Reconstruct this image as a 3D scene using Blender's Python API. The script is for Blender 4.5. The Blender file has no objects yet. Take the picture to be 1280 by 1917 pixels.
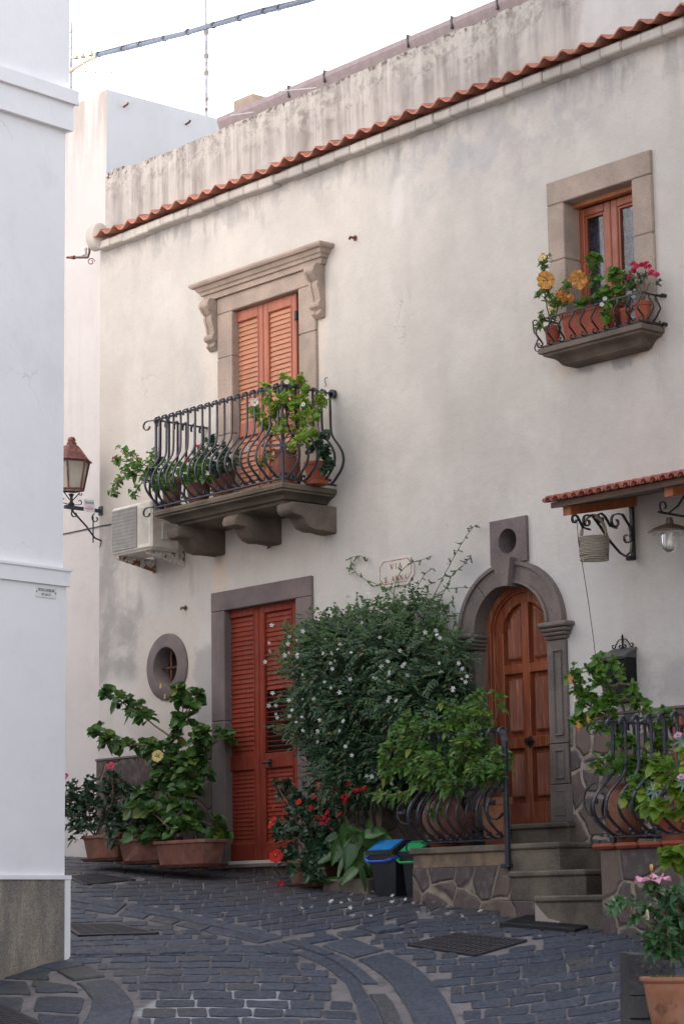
import bpy, bmesh, math, random
from math import pi, sin, cos, radians as R
from mathutils import Vector as V, Matrix
# ------------------------------------------------------------------ camera, world, sun, exposure
S = bpy.context.scene
COL = S.collection
FPX, CX, CY, DC = 4385.5, 640.0, 958.5, 13.5
YAW, PIT, ROL = -.853227, .1705346, -.014682
f0 = V((sin(YAW), cos(YAW), 0)); r0 = V((cos(YAW), -sin(YAW), 0)); u0 = V((0, 0, 1))
fw = f0*cos(PIT) + u0*sin(PIT); up = u0*cos(PIT) - f0*sin(PIT)
rt = r0*cos(ROL) + up*sin(ROL); up2 = up*cos(ROL) - r0*sin(ROL)
cam = bpy.data.cameras.new('camera'); co = bpy.data.objects.new('camera', cam); COL.objects.link(co)
M = Matrix((rt, up2, -fw)).transposed().to_4x4(); M.translation = V((0, -DC, 0)); co.matrix_world = M
cam.sensor_fit = 'VERTICAL'; cam.sensor_height = 36; cam.lens = FPX/1917*36; cam.clip_end = 500; cam.clip_start = .5
cam.dof.use_dof = True; cam.dof.focus_distance = 19.5; cam.dof.aperture_fstop = 8
S.camera = co
CAMP = V((0, -DC, 0))
w = bpy.data.worlds.new('World'); S.world = w; w.use_nodes = True
nt = w.node_tree; bg = nt.nodes['Background']
sky = nt.nodes.new('ShaderNodeTexSky'); sky.sky_type = 'NISHITA'; sky.sun_disc = False
SUN_EL, SUN_AZ = R(40), R(-20)
sky.sun_elevation = SUN_EL; sky.sun_rotation = SUN_AZ; sky.air_density = 1.0; sky.dust_density = 2.5; sky.ozone_density = 1
hs = nt.nodes.new('ShaderNodeHueSaturation'); hs.inputs['Saturation'].default_value = .33
nt.links.new(sky.outputs[0], hs.inputs['Color']); nt.links.new(hs.outputs[0], bg.inputs[0])
bg.inputs[1].default_value = .15
sl = bpy.data.lights.new('sun', 'SUN'); sl.energy = 2.2; sl.angle = R(.6); sl.color = (1, .95, .88)
so = bpy.data.objects.new('sun', sl); COL.objects.link(so)
sd = V((sin(SUN_AZ)*cos(SUN_EL), cos(SUN_AZ)*cos(SUN_EL), sin(SUN_EL)))
so.rotation_euler = (-sd).to_track_quat('-Z', 'Y').to_euler(); so.location = (0, 0, 30)
S.view_settings.view_transform = 'Standard'; S.view_settings.look = 'None'; S.view_settings.gamma = 1
S.view_settings.exposure = 1.63
random.seed(7)
rnd = random.random
def U(a, b): return a + (b-a)*rnd()
# ------------------------------------------------------------------ measuring helpers
def ray(px, py):
    return (rt*((px-CX)/FPX) - up2*((py-CY)/FPX) + fw)
def P(px, py, Y=0):                      # the point on the plane y = Y that is seen at that pixel
    d = ray(px, py); return CAMP + d*((Y+DC)/d.y)
def PXp(px, py, X):                      # the same for a plane x = X
    d = ray(px, py); return CAMP + d*(X/d.x)
def G(x, y):                             # height of the sloping street
    x = min(x, -4)
    z = .32 - .07*(x+15.8) + .09*y
    e = max(0, -1.5-y)
    if e > 0:
        e2 = min(e, 5.5); z -= .12*(e2*e2/(2*.8) if e2 < .8 else e2-.4)
    if y < -8: z += (.09)*(-8-y)*.6
    return z
def PG(px, py, dz=0):
    d = ray(px, py); lo, hi = 5.0, 40.0
    for _ in range(60):
        t = (lo+hi)/2; p = CAMP + d*t
        if p.z > G(p.x, p.y)+dz: lo = t
        else: hi = t
    p = CAMP + d*lo
    return p
def dist(p): return (p-CAMP).dot(fw)
def mpp(p): return dist(p)/FPX           # metres per photo pixel at that point
# ------------------------------------------------------------------ mesh builder
class MB:
    def __init__(s): s.v = []; s.f = []; s.m = []
    def add(s, vs, fs, m=0):
        o = len(s.v); s.v += [tuple(v) for v in vs]
        for f in fs: s.f.append(tuple(i+o for i in f)); s.m.append(m)
    def box(s, x0, x1, y0, y1, z0, z1, b=0, m=0):
        if x0 > x1: x0, x1 = x1, x0
        if y0 > y1: y0, y1 = y1, y0
        if z0 > z1: z0, z1 = z1, z0
        if b <= 0:
            s.add([(x0,y0,z0),(x1,y0,z0),(x1,y1,z0),(x0,y1,z0),(x0,y0,z1),(x1,y0,z1),(x1,y1,z1),(x0,y1,z1)],
                  [(0,3,2,1),(4,5,6,7),(0,1,5,4),(1,2,6,5),(2,3,7,6),(3,0,4,7)], m); return
        b = min(b, (x1-x0)*.45, (y1-y0)*.45, (z1-z0)*.45)
        vs = []; idx = {}
        X = (x0, x1); Y = (y0, y1); Z = (z0, z1)
        for i in (0,1):
            for j in (0,1):
                for k in (0,1):
                    sx, sy, sz = (1,-1)[i], (1,-1)[j], (1,-1)[k]
                    for a in range(3):
                        p = [X[i]+sx*b*(a != 0), Y[j]+sy*b*(a != 1), Z[k]+sz*b*(a != 2)]
                        idx[(i,j,k,a)] = len(vs); vs.append(p)
        fs = []
        for i in (0,1):
            q = [idx[(i,0,0,0)], idx[(i,1,0,0)], idx[(i,1,1,0)], idx[(i,0,1,0)]]; fs.append(q if i else q[::-1])
            q = [idx[(0,i,0,1)], idx[(1,i,0,1)], idx[(1,i,1,1)], idx[(0,i,1,1)]]; fs.append(q[::-1] if i else q)
            q = [idx[(0,0,i,2)], idx[(1,0,i,2)], idx[(1,1,i,2)], idx[(0,1,i,2)]]; fs.append(q if i else q[::-1])
        for i in (0,1):
            for j in (0,1):
                fs.append((idx[(i,j,0,0)], idx[(i,j,1,0)], idx[(i,j,1,1)], idx[(i,j,0,1)]))
                fs.append((idx[(i,0,j,0)], idx[(i,1,j,0)], idx[(i,1,j,2)], idx[(i,0,j,2)]))
                fs.append((idx[(0,i,j,1)], idx[(1,i,j,1)], idx[(1,i,j,2)], idx[(0,i,j,2)]))
                for k in (0,1): fs.append((idx[(i,j,k,0)], idx[(i,j,k,1)], idx[(i,j,k,2)]))
        s.add(vs, fs, m)
    def prism(s, poly, y0, y1, m=0, axis='y'):      # poly of (a, b): x,z for axis y; y,z for axis x; x,y for axis z
        n = len(poly)
        def pt(a, b, c): return {'y': (a, c, b), 'x': (c, a, b), 'z': (a, b, c)}[axis]
        vs = [pt(a, b, y0) for a, b in poly] + [pt(a, b, y1) for a, b in poly]
        fs = [tuple(range(n)), tuple(range(2*n-1, n-1, -1))] + [(i, i+n, (i+1) % n+n, (i+1) % n) for i in range(n)]
        s.add(vs, fs, m)
    def loft(s, rings, m=0, caps=True, closed=True):
        n = len(rings[0]); vs = [p for r in rings for p in r]; fs = []
        for k in range(len(rings)-1):
            for i in range(n if closed else n-1):
                j = (i+1) % n; fs.append((k*n+i, k*n+j, (k+1)*n+j, (k+1)*n+i))
        if caps and closed: fs += [tuple(range(n-1, -1, -1)), tuple(range((len(rings)-1)*n, len(rings)*n))]
        s.add(vs, fs, m)
    def tube(s, path, r, n=6, m=0, caps=True):
        path = [V(p) for p in path]; k = len(path)
        rs = r if isinstance(r, (list, tuple)) else [r]*k
        t0 = (path[1]-path[0]).normalized(); nn = t0.orthogonal().normalized(); rings = []
        for i in range(k):
            t = (path[min(i+1, k-1)]-path[max(i-1, 0)])
            if t.length < 1e-9: t = t0
            t.normalize(); nn = (nn - t*nn.dot(t))
            if nn.length < 1e-6: nn = t.orthogonal()
            nn.normalize(); bb = t.cross(nn)
            rings.append([path[i]+(nn*cos(2*pi*a/n)+bb*sin(2*pi*a/n))*rs[i] for a in range(n)])
        s.loft(rings, m, caps)
    def ribbon(s, path, w, th, side, m=0):           # flat bar: width w along side, thickness th
        path = [V(p) for p in path]; k = len(path); rings = []; side = V(side).normalized()
        for i in range(k):
            t = (path[min(i+1, k-1)]-path[max(i-1, 0)]).normalized()
            nn = t.cross(side)
            if nn.length < 1e-6: nn = side.orthogonal()
            nn.normalize()
            a = side*(w/2); b = nn*(th/2)
            rings.append([path[i]+a+b, path[i]-a+b, path[i]-a-b, path[i]+a-b])
        s.loft(rings, m)
    def lathe(s, prof, c, n=24, m=0, sx=1, sy=1, ang=0):   # prof: (radius, z) open, around vertical axis at c
        rings = []
        for r, z in prof:
            ring = []
            for i in range(n):
                a = 2*pi*i/n; x, y = r*cos(a)*sx, r*sin(a)*sy
                ring.append((c[0]+x*cos(ang)-y*sin(ang), c[1]+x*sin(ang)+y*cos(ang), c[2]+z))
            rings.append(ring)
        s.loft(rings, m, caps=False)
    def build(s, name, mats, parent=None, smooth=False, label=None):
        me = bpy.data.meshes.new(name)
        org = V((0,0,0)); q = parent
        while q is not None: org += q.location; q = q.parent
        if parent is None and s.v:
            n = len(s.v); org = V((sum(v[0] for v in s.v)/n, sum(v[1] for v in s.v)/n, min(v[2] for v in s.v)))
        me.from_pydata([(v[0]-org.x, v[1]-org.y, v[2]-org.z) for v in s.v], [], s.f)
        if not isinstance(mats, (list, tuple)): mats = [mats]
        for m in mats: me.materials.append(m)
        me.polygons.foreach_set('material_index', s.m)
        if smooth: me.polygons.foreach_set('use_smooth', [True]*len(s.f))
        me.update()
        o = bpy.data.objects.new(name, me); COL.objects.link(o)
        if parent is None: o.location = org
        else: o.parent = parent
        if label: o['label'] = label
        return o
def recalc(o):
    bm = bmesh.new(); bm.from_mesh(o.data); bmesh.ops.recalc_face_normals(bm, faces=bm.faces); bm.to_mesh(o.data); bm.free(); return o
def autosmooth(o, deg=35):
    bm = bmesh.new(); bm.from_mesh(o.data)
    bmesh.ops.recalc_face_normals(bm, faces=bm.faces)
    for f in bm.faces: f.smooth = True
    for e in bm.edges:
        if len(e.link_faces) == 2 and e.calc_face_angle(0) > R(deg): e.smooth = False
    bm.to_mesh(o.data); bm.free(); return o
def tag(o, label=None, cat=None, group=None, kind=None):
    if label: o['label'] = label
    if cat: o['category'] = cat
    if group: o['group'] = group
    if kind: o['kind'] = kind
    return o
def thing(name, loc, label, cat, group=None):
    o = bpy.data.objects.new(name, None); COL.objects.link(o); o.location = V(loc); o.empty_display_size = .1
    return tag(o, label, cat, group)
def rectx(px0, px1, py, Y=0): return P(px0, py, Y).x, P(px1, py, Y).x
# ------------------------------------------------------------------ material builder
class N:
    def __init__(s, name):
        s.mat = bpy.data.materials.new(name); s.mat.use_nodes = True; s.t = s.mat.node_tree
        s.b = s.t.nodes['Principled BSDF']; s.out = s.t.nodes['Material Output']
        g = s.t.nodes.new('ShaderNodeNewGeometry'); s.pos = g.outputs['Position']; s.isl = g.outputs['Random Per Island']; s.geo = g
    def nn(s, ty, **kw):
        n = s.t.nodes.new(ty)
        for k, v in kw.items(): setattr(n, k, v)
        return n
    def ln(s, a, b):
        if hasattr(a, 'is_linked') or hasattr(a, 'links'): s.t.links.new(a, b)
        else:
            if b.type == 'RGBA' and hasattr(a, '__len__') and len(a) == 3: a = (*a, 1)
            b.default_value = a
    def math(s, op, a, b=0, c=None, clamp=False):
        n = s.nn('ShaderNodeMath', operation=op, use_clamp=clamp); s.ln(a, n.inputs[0]); s.ln(b, n.inputs[1])
        if c is not None: s.ln(c, n.inputs[2])
        return n.outputs[0]
    def add(s, a, b): return s.math('ADD', a, b)
    def sub(s, a, b): return s.math('SUBTRACT', a, b)
    def mul(s, a, b): return s.math('MULTIPLY', a, b)
    def mx(s, a, b): return s.math('MAXIMUM', a, b)
    def scale(s, sc, off=(0,0,0), vec=None):
        n = s.nn('ShaderNodeVectorMath', operation='MULTIPLY'); s.ln(vec or s.pos, n.inputs[0]); n.inputs[1].default_value = sc
        m = s.nn('ShaderNodeVectorMath', operation='ADD'); s.ln(n.outputs[0], m.inputs[0]); m.inputs[1].default_value = off
        return m.outputs[0]
    def noise(s, sc, vec=None, detail=3, rough=.55, dist=0, color=False):
        n = s.nn('ShaderNodeTexNoise'); s.ln(vec or s.pos, n.inputs['Vector']); n.inputs['Scale'].default_value = sc
        n.inputs['Detail'].default_value = detail; n.inputs['Roughness'].default_value = rough; n.inputs['Distortion'].default_value = dist
        return n.outputs['Color'] if color else n.outputs['Fac']
    def vor(s, sc, vec=None, feature='F1', out='Distance', rand=1):
        n = s.nn('ShaderNodeTexVoronoi', feature=feature); s.ln(vec or s.pos, n.inputs['Vector']); n.inputs['Scale'].default_value = sc
        n.inputs['Randomness'].default_value = rand
        return n.outputs[out]
    def ramp(s, x, a, b, lo=0., hi=1.):            # linear map, clamped
        n = s.nn('ShaderNodeMapRange', interpolation_type='SMOOTHSTEP'); s.ln(x, n.inputs[0])
        n.inputs[1].default_value = a; n.inputs[2].default_value = b; n.inputs[3].default_value = lo; n.inputs[4].default_value = hi
        return n.outputs[0]
    def mix(s, fac, a, b, mode='MIX'):
        n = s.nn('ShaderNodeMix', data_type='RGBA', blend_type=mode); s.ln(fac, n.inputs[0]); s.ln(a, n.inputs[6]); s.ln(b, n.inputs[7])
        return n.outputs[2]
    def xyz(s, vec=None):
        n = s.nn('ShaderNodeSeparateXYZ'); s.ln(vec or s.pos, n.inputs[0]); return n.outputs
    def bump(s, h, strength=.3, dist=.01, prev=None):
        n = s.nn('ShaderNodeBump'); s.ln(h, n.inputs['Height']); n.inputs['Strength'].default_value = strength; n.inputs['Distance'].default_value = dist
        if prev is not None: s.ln(prev, n.inputs['Normal'])
        return n.outputs[0]
    def fin(s, col, rough=.8, normal=None, metal=0, spec=.5, **kw):
        s.ln(col, s.b.inputs['Base Color']); s.ln(rough, s.b.inputs['Roughness']); s.b.inputs['Metallic'].default_value = metal
        s.b.inputs['Specular IOR Level'].default_value = spec
        if normal is not None: s.ln(normal, s.b.inputs['Normal'])
        for k, v in kw.items(): s.ln(v, s.b.inputs[k])
        return s.mat
def boxmask(n, x0, x1, z0, z1, soft, pv):        # soft rectangle on the wall, in warped coordinates pv
    o = n.xyz(pv)
    a = n.ramp(o[0], x0-soft, x0+soft); b = n.ramp(o[0], x1-soft, x1+soft, 1, 0)
    c = n.ramp(o[2], z0-soft, z0+soft); d = n.ramp(o[2], z1-soft, z1+soft, 1, 0)
    return n.mul(n.mul(a, b), n.mul(c, d))
def warped(n, sc, amt, detail=4):
    c = n.noise(sc, detail=detail, color=True)
    a = n.nn('ShaderNodeVectorMath', operation='SUBTRACT'); n.ln(c, a.inputs[0]); a.inputs[1].default_value = (.5,.5,.5)
    b = n.nn('ShaderNodeVectorMath', operation='SCALE'); n.ln(a.outputs[0], b.inputs[0]); b.inputs['Scale'].default_value = amt
    d = n.nn('ShaderNodeVectorMath', operation='ADD'); n.ln(b.outputs[0], d.inputs[0]); n.ln(n.pos, d.inputs[1])
    return d.outputs[0]
def streaks(n, sx, sz, lo, hi, seed=0):
    return n.ramp(n.noise(1, n.scale((sx, 2, sz), (seed, 0, seed)), detail=5, rough=.6), lo, hi)

def facade_mat():
    n = N('lime_plaster_facade'); wp = warped(n, 1.6, .5); wp2 = warped(n, 5, .25, 6)
    x = n.xyz()
    big = n.noise(.9, detail=5); c = n.mix(n.ramp(big, .3, .7), (.575,.525,.475), (.49,.45,.41))
    c = n.mix(n.mul(n.ramp(n.noise(2.4, wp, detail=6), .45, .7), .3), c, (.64,.60,.55))
    c = n.mix(n.mul(n.ramp(n.noise(2.2, n.scale((1.5,1,.7)), detail=6), .48, .72), .26), c, (.40,.365,.335))
    c = n.mix(n.mul(n.ramp(x[2], 2.4, 4.2, 1, 0), .45), c, (.62,.585,.565))   # lower storey lightened in the colour to offset the light falloff there
    def patch(c, px0, py0, px1, py1, col, amt, soft=.08, pv=None, tex=None):
        a = P(px0, py1); b = P(px1, py0)
        m = boxmask(n, a.x, b.x, a.z, b.z, soft, pv or wp)
        if tex is not None: m = n.mul(m, tex)
        return n.mix(n.mul(m, amt), c, col)
    c = n.mix(n.mul(n.ramp(n.noise(1, n.scale((2.6,1,.45), (4,0,2)), detail=6, rough=.6), .48, .70), .30), c, (.42,.375,.34))
    c = n.mix(n.mul(n.ramp(n.noise(11, wp2, detail=6, rough=.7), .5, .68), .16), c, (.42,.39,.36))
    # grey damp plaster at the lower left, with paler repair
    g = n.ramp(n.noise(2.6, wp, detail=6), .3, .6)
    c = patch(c, 150, 960, 268, 1290, (.27,.255,.25), .75, .12, tex=g)
    c = patch(c, 150, 700, 230, 1010, (.44,.38,.33), .45, .2)
    c = patch(c, 362, 1210, 400, 1360, (.34,.325,.32), .7, .05, wp2)
    c = patch(c, 255, 1140, 366, 1420, (.56,.50,.45), .75, .04, wp2)
    c = patch(c, 328, 1000, 350, 1150, (.58,.52,.47), .7, .03, wp2)
    c = patch(c, 400, 1010, 425, 1110, (.62,.5,.40), .7, .04, wp2)
    c = patch(c, 345, 1030, 600, 1085, (.50,.42,.35), .45, .12)
    c = patch(c, 640, 990, 900, 1200, (.42,.415,.42), .32, .2, tex=n.ramp(n.noise(2.4, wp, detail=5), .35, .65))
    c = patch(c, 830, 1055, 1060, 1300, (.58,.57,.58), .5, .12)
    c = patch(c, 1060, 1030, 1140, 1330, (.62,.60,.59), .5, .2)
    c = patch(c, 1190, 1220, 1300, 1330, (.36,.34,.35), .65, .12, tex=n.ramp(n.noise(4, wp, detail=6), .35, .6))
    c = patch(c, 860, 1030, 905, 1090, (.40,.39,.40), .6, .08)
    # run-off below corbels, sills and the air conditioner
    for q in ((352,1035,372,1110,.45), (455,1015,470,1060,.35), (602,990,612,1060,.35), (225,1062,240,1180,.45), (300,1062,312,1130,.4), (1010,680,1030,760,.35), (1225,640,1236,740,.4), (640,1120,660,1180,.2)):
        c = patch(c, *q[:4], (.36,.31,.27), q[4], .05, wp2, n.ramp(n.noise(1, n.scale((14,2,1.5)), detail=5), .35, .65))
    # pale drip, below the cornice
    c = patch(c, 733, 330, 756, 415, (.70,.66,.62), .45, .05, wp)
    c = patch(c, 845, 250, 930, 330, (.40,.39,.41), .55, .1, wp2)
    # rusty orange tint near stone work, dark run-off below the window sill
    c = patch(c, 1050, 625, 1240, 690, (.60,.47,.36), .6, .1)
    for q in ((1085,685,1110,705), (1148,655,1182,690), (1185,650,1200,672)):
        c = patch(c, *q, (.27,.26,.26), .75, .03, wp2)
    c = patch(c, 590, 560, 606, 720, (.66,.55,.46), .5, .05); c = patch(c, 385, 600, 410, 760, (.66,.56,.48), .5, .06)
    c = patch(c, 350, 470, 615, 530, (.62,.53,.46), .35, .1)
    # run-off under the cornice
    s1 = streaks(n, 5, 1.6, .47, .62); s2 = n.ramp(n.noise(3.2, wp2, detail=7, rough=.65), .48, .56)
    top = n.ramp(n.add(x[2], n.mul(n.sub(n.noise(2.2, detail=5), .5), .9)), 6.35, 6.85)
    c = n.mix(n.mul(n.mul(s1, top), .85), c, (.26,.24,.235))
    c = n.mix(n.mul(n.mul(s2, top), .6), c, (.34,.325,.325))
    top2 = n.mul(n.ramp(n.add(x[2], n.mul(n.sub(n.noise(1.8, detail=6), .5), 1.2)), 5.75, 6.6), n.mul(n.ramp(x[0], -15.2, -14.2), n.ramp(x[0], -12.6, -11.6, 1, 0))); c = n.mix(n.mul(n.mul(n.ramp(n.noise(4, wp2, detail=7, rough=.65), .42, .6), top2), .6), c, (.36,.345,.35))
    c = n.mix(n.mul(n.mul(streaks(n, 12, .35, .6, .68, 9), n.ramp(x[2], 5.0, 6.7)), .05), c, (.76,.72,.68))
    # fine cracks and specks
    cr = n.vor(1.3, warped(n, 2.5, .6, 6), 'DISTANCE_TO_EDGE')
    cm = n.mul(n.ramp(cr, .0, .006, 1, 0), n.ramp(n.noise(1.1, n.scale((1,1,1), (7,3,1))), .6, .68))
    c = n.mix(n.mul(cm, .5), c, (.25,.22,.2))
    c = n.mix(n.mul(n.ramp(n.vor(9), .03, .05, 1, 0), n.ramp(n.noise(5), .5, .6)), c, (.3,.26,.24))
    c = n.mix(.12, c, n.noise(60, detail=2, color=False), 'OVERLAY')
    h = n.add(n.mul(n.noise(1.3, detail=3), 1.2), n.add(n.mul(n.noise(9, detail=6, rough=.6), .25), n.mul(n.noise(90, detail=2), .03)))
    h = n.sub(h, n.mul(cm, .12))
    return n.fin(c, .93, n.bump(h, .45, .05), spec=.25)
def parapet_mat():
    n = N('weathered_parapet_plaster'); wp = warped(n, 3, .35, 6); x = n.xyz(wp); x0 = n.xyz()
    c = n.mix(n.ramp(n.noise(1.3, detail=6), .35, .65), (.50,.455,.415), (.40,.365,.345))
    c = n.mix(n.mul(n.ramp(n.noise(5, wp, detail=6), .5, .65), .35), c, (.57,.53,.49))
    s1 = streaks(n, 6, .55, .40, .66, 3); s2 = streaks(n, 14, .5, .45, .65, 8); edge = n.add(x0[2], n.mul(n.sub(n.noise(1.6, detail=5), .5), .7))
    c = n.mix(n.mul(n.mul(s1, n.ramp(edge, 6.7, 7.25)), .75), c, (.24,.21,.195)); c = n.mix(n.mul(n.mul(s2, n.ramp(edge, 6.9, 7.35)), .45), c, (.18,.155,.14))
    fl = n.ramp(n.noise(7, wp, detail=8, rough=.72), .46, .52)
    c = n.mix(n.mul(n.mul(fl, n.ramp(edge, 7.2, 7.5)), .5), c, (.53,.485,.43))
    dk = n.mul(n.ramp(n.noise(8, wp, detail=8, rough=.7), .52, .6), n.ramp(edge, 7.1, 7.4)); c = n.mix(n.mul(dk, .45), c, (.18,.155,.14))
    c = n.mix(n.mul(n.ramp(n.noise(22, detail=5), .5, .62), n.ramp(x0[2], 7.55, 7.6)), c, (.13,.11,.09))
    # fresh pale patch at the right
    a = P(1085, 60, .12); m = boxmask(n, a.x, 5, 5.5, 9, .06, warped(n, 2.5, .5, 5)); c = n.mix(n.mul(m, .8), c, (.60,.58,.56))
    h = n.add(n.mul(n.noise(7, detail=7, rough=.65), .4), n.mul(n.noise(1.5), .8))
    return n.fin(c, .95, n.bump(n.add(h, n.mul(fl, .05)), .6, .05), spec=.2)
def plaster(name, ca, cb, streak=.3, warm=None):
    n = N(name); c = n.mix(n.ramp(n.noise(1.1, detail=5), .35, .65), ca, cb)
    if streak: c = n.mix(n.mul(streaks(n, 5, .6, .5, .7), streak), c, tuple(v*.72 for v in ca))
    if warm:
        z = n.xyz()[2]; st = streaks(n, 6, .8, .4, .65, 5)
        c = n.mix(n.mul(n.mul(st, n.ramp(z, warm-1.1, warm)), .6), c, (.33,.26,.2))
    c = n.mix(n.mul(n.ramp(n.noise(2.6, n.scale((1,1,.6)), detail=7, rough=.65), .5, .7), .16), c, tuple(v*.68 for v in cb))
    cr = n.vor(.8, warped(n, 2.2, .7, 7), 'DISTANCE_TO_EDGE'); c = n.mix(n.mul(n.mul(n.ramp(cr, 0, .005, 1, 0), n.ramp(n.noise(.9, n.scale((1,1,1), (3,1,7))), .56, .64)), .45), c, (.3,.28,.27))
    h = n.add(n.mul(n.noise(2, detail=3), .7), n.add(n.mul(n.noise(9, detail=5), .25), n.mul(n.noise(40, detail=5), .1)))
    return n.fin(c, .9, n.bump(h, .35, .04), spec=.25)
def stone(name, ca, cb, speck=.25, sc=1, rough=.9):
    n = N(name); c = n.mix(n.ramp(n.noise(3*sc, detail=6), .35, .65), ca, cb)
    c = n.mix(n.mul(n.ramp(n.noise(1.6*sc, n.scale((1,1,.7)), detail=7, rough=.7), .42, .68), .45), c, tuple(v*.6 for v in cb))
    c = n.mix(n.mul(n.ramp(n.noise(70*sc, detail=3, rough=.7), .55, .7), speck), c, tuple(min(1, v*1.7) for v in ca))
    c = n.mix(n.mul(n.ramp(n.vor(38*sc), .12, .22, 1, 0), speck*1.6), c, tuple(v*.35 for v in cb))
    h = n.add(n.mul(n.noise(45*sc, detail=5, rough=.7), .4), n.mul(n.noise(6*sc, detail=4), .8))
    return n.fin(c, rough, n.bump(h, .55, .012), spec=.3)
def rubble(name, stones=((.13,.095,.085), (.10,.078,.08), (.16,.12,.10)), mort=(.36,.31,.27), sc=3.6, jw=.05):
    n = N(name); v = warped(n, 3.5, .10, 3)
    x = n.xyz(v); cmb = n.nn('ShaderNodeCombineXYZ'); n.ln(n.add(x[0], n.mul(x[1], .9)), cmb.inputs[0]); n.ln(x[2], cmb.inputs[1]); q = cmb.outputs[0]
    e = n.vor(sc, q, 'DISTANCE_TO_EDGE'); col = n.vor(sc, q, 'F1', 'Color')
    sx = n.nn('ShaderNodeSeparateColor'); n.ln(col, sx.inputs[0])
    c = n.mix(n.ramp(sx.outputs[0], .2, .6), stones[0], stones[1]); c = n.mix(n.ramp(sx.outputs[1], .6, .8), c, stones[2])
    c = n.mix(n.mul(n.ramp(n.noise(14, detail=6), .45, .75), .5), c, (.23,.18,.16))
    c = n.mix(n.mul(n.ramp(n.noise(4, detail=5), .5, .7), .5), c, (.075,.062,.065))
    wv = n.add(jw*.55, n.mul(n.noise(6, detail=3), jw*.9))
    d = n.sub(e, wv); m = n.ramp(d, -.012, .012, 1, 0)
    mc = n.mix(n.ramp(n.noise(9, detail=4), .35, .65), mort, tuple(v_*.6 for v_ in mort))
    c = n.mix(m, c, mc)
    h = n.add(n.mul(n.ramp(d, -.02, .05), 1.0), n.mul(n.noise(30, detail=5), .25))
    return n.fin(c, .85, n.bump(h, .8, .02), spec=.35)
def metal(name, col, rough=.5, metallic=.3, rust=0):
    n = N(name); c = n.mix(n.ramp(n.noise(30, detail=4), .4, .65), col, tuple(v*1.5 for v in col))
    if rust: c = n.mix(n.ramp(n.noise(14, detail=6), .62-rust*.3, .66-rust*.25), c, (.24,.085,.035))
    return n.fin(c, rough, n.bump(n.noise(60, detail=3), .15, .004), metal=metallic)
def wood(name, ca, cb, rough=.5, sc=1, vertical=True, wear=0, spec=.4):
    n = N(name); v = n.scale((22*sc, 22*sc, 1.6*sc) if vertical else (1.6*sc, 22*sc, 22*sc))
    g = n.noise(1.5, v, detail=5, dist=.6); c = n.mix(n.ramp(g, .3, .7), ca, cb)
    c = n.mix(n.mul(n.ramp(n.noise(2.4, detail=4), .4, .7), .35), c, tuple(v_*.6 for v_ in cb))
    if wear: c = n.mix(n.mul(n.ramp(n.noise(2, n.scale((14,14,1.2)), detail=6), .55, .65), wear), c, (.42,.24,.15))
    return n.fin(c, n.ramp(n.noise(8), .3, .7, rough-.08, rough+.12), n.bump(g, .2, .004), spec=spec)
def clay(name, ca, cb, dirt=.4):
    n = N(name); c = n.mix(n.ramp(n.noise(6, detail=5), .35, .65), ca, cb)
    c = n.mix(n.mul(n.ramp(n.noise(3.4, detail=6, dist=1), .5, .68), dirt), c, (.38,.27,.22))
    c = n.mix(n.mul(n.ramp(n.noise(11, detail=6), .56, .68), dirt), c, (.09,.05,.035))
    return n.fin(c, .85, n.bump(n.noise(35, detail=4), .25, .006), spec=.3)
def leafmat(name, ca, cb, cc=None, rough=.42, tr=.25):
    n = N(name); c = n.mix(n.isl, ca, cb)
    if cc: c = n.mix(n.ramp(n.math('FRACT', n.mul(n.isl, 17.3)), .86, .96), c, cc)
    c = n.mix(n.mul(n.ramp(n.noise(2.2, detail=2), .4, .7), .4), c, tuple(v*.6 for v in ca))
    n.fin(c, rough, spec=.5)
    t = n.nn('ShaderNodeBsdfTranslucent'); n.ln(n.mix(.4, c, (.35,.5,.05), 'MULTIPLY'), t.inputs[0]); n.ln(c, t.inputs[0])
    ms = n.nn('ShaderNodeMixShader'); ms.inputs[0].default_value = tr
    n.ln(n.b.outputs[0], ms.inputs[1]); n.ln(t.outputs[0], ms.inputs[2]); n.ln(ms.outputs[0], n.out.inputs[0])
    return n.mat
def plain(name, col, rough=.6, metallic=0, spec=.5, var=.15):
    n = N(name); c = n.mix(n.ramp(n.noise(12, detail=4), .35, .65), col, tuple(v*(1-var) for v in col))
    return n.fin(c, rough, metal=metallic, spec=spec)
M_ = {}
M_['facade'] = facade_mat(); M_['parapet'] = parapet_mat()
M_['cornice'] = plaster('cornice_plaster', (.54,.49,.44), (.36,.33,.305), .9)
M_['cream'] = plaster('cream_neighbour_plaster', (.62,.57,.545), (.59,.54,.515), .2, warm=8.6)
M_['white'] = plaster('white_left_plaster', (.88,.865,.87), (.85,.835,.845), .04)
def plinth_mat():
    n = N('grainy_plinth_render'); c = n.mix(n.ramp(n.noise(1, n.scale((6,6,1.6)), detail=5), .38, .64), (.46,.39,.31), (.25,.225,.205))
    g = n.ramp(n.noise(75, detail=4, rough=.8), .38, .62); c = n.mix(n.mul(g, .6), c, (.13,.10,.08)); c = n.mix(n.mul(n.ramp(n.noise(110, detail=3, rough=.8), .56, .66), .6), c, (.62,.56,.48))
    z = n.xyz()[2]; c = n.mix(n.mul(n.ramp(n.add(z, n.mul(n.noise(3.5, detail=6), .5)), -.45, .15, 1, 0), .5), c, (.16,.115,.08))
    return n.fin(c, .95, n.bump(n.noise(75, detail=4, rough=.8), .8, .012), spec=.2)
M_['plinth'] = plinth_mat()
M_['stone'] = stone('brown_tuff_stone', (.42,.325,.265), (.33,.26,.215), .35)
M_['stone_dark'] = stone('grey_basalt_stone', (.21,.172,.155), (.14,.12,.112), .4)
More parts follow.
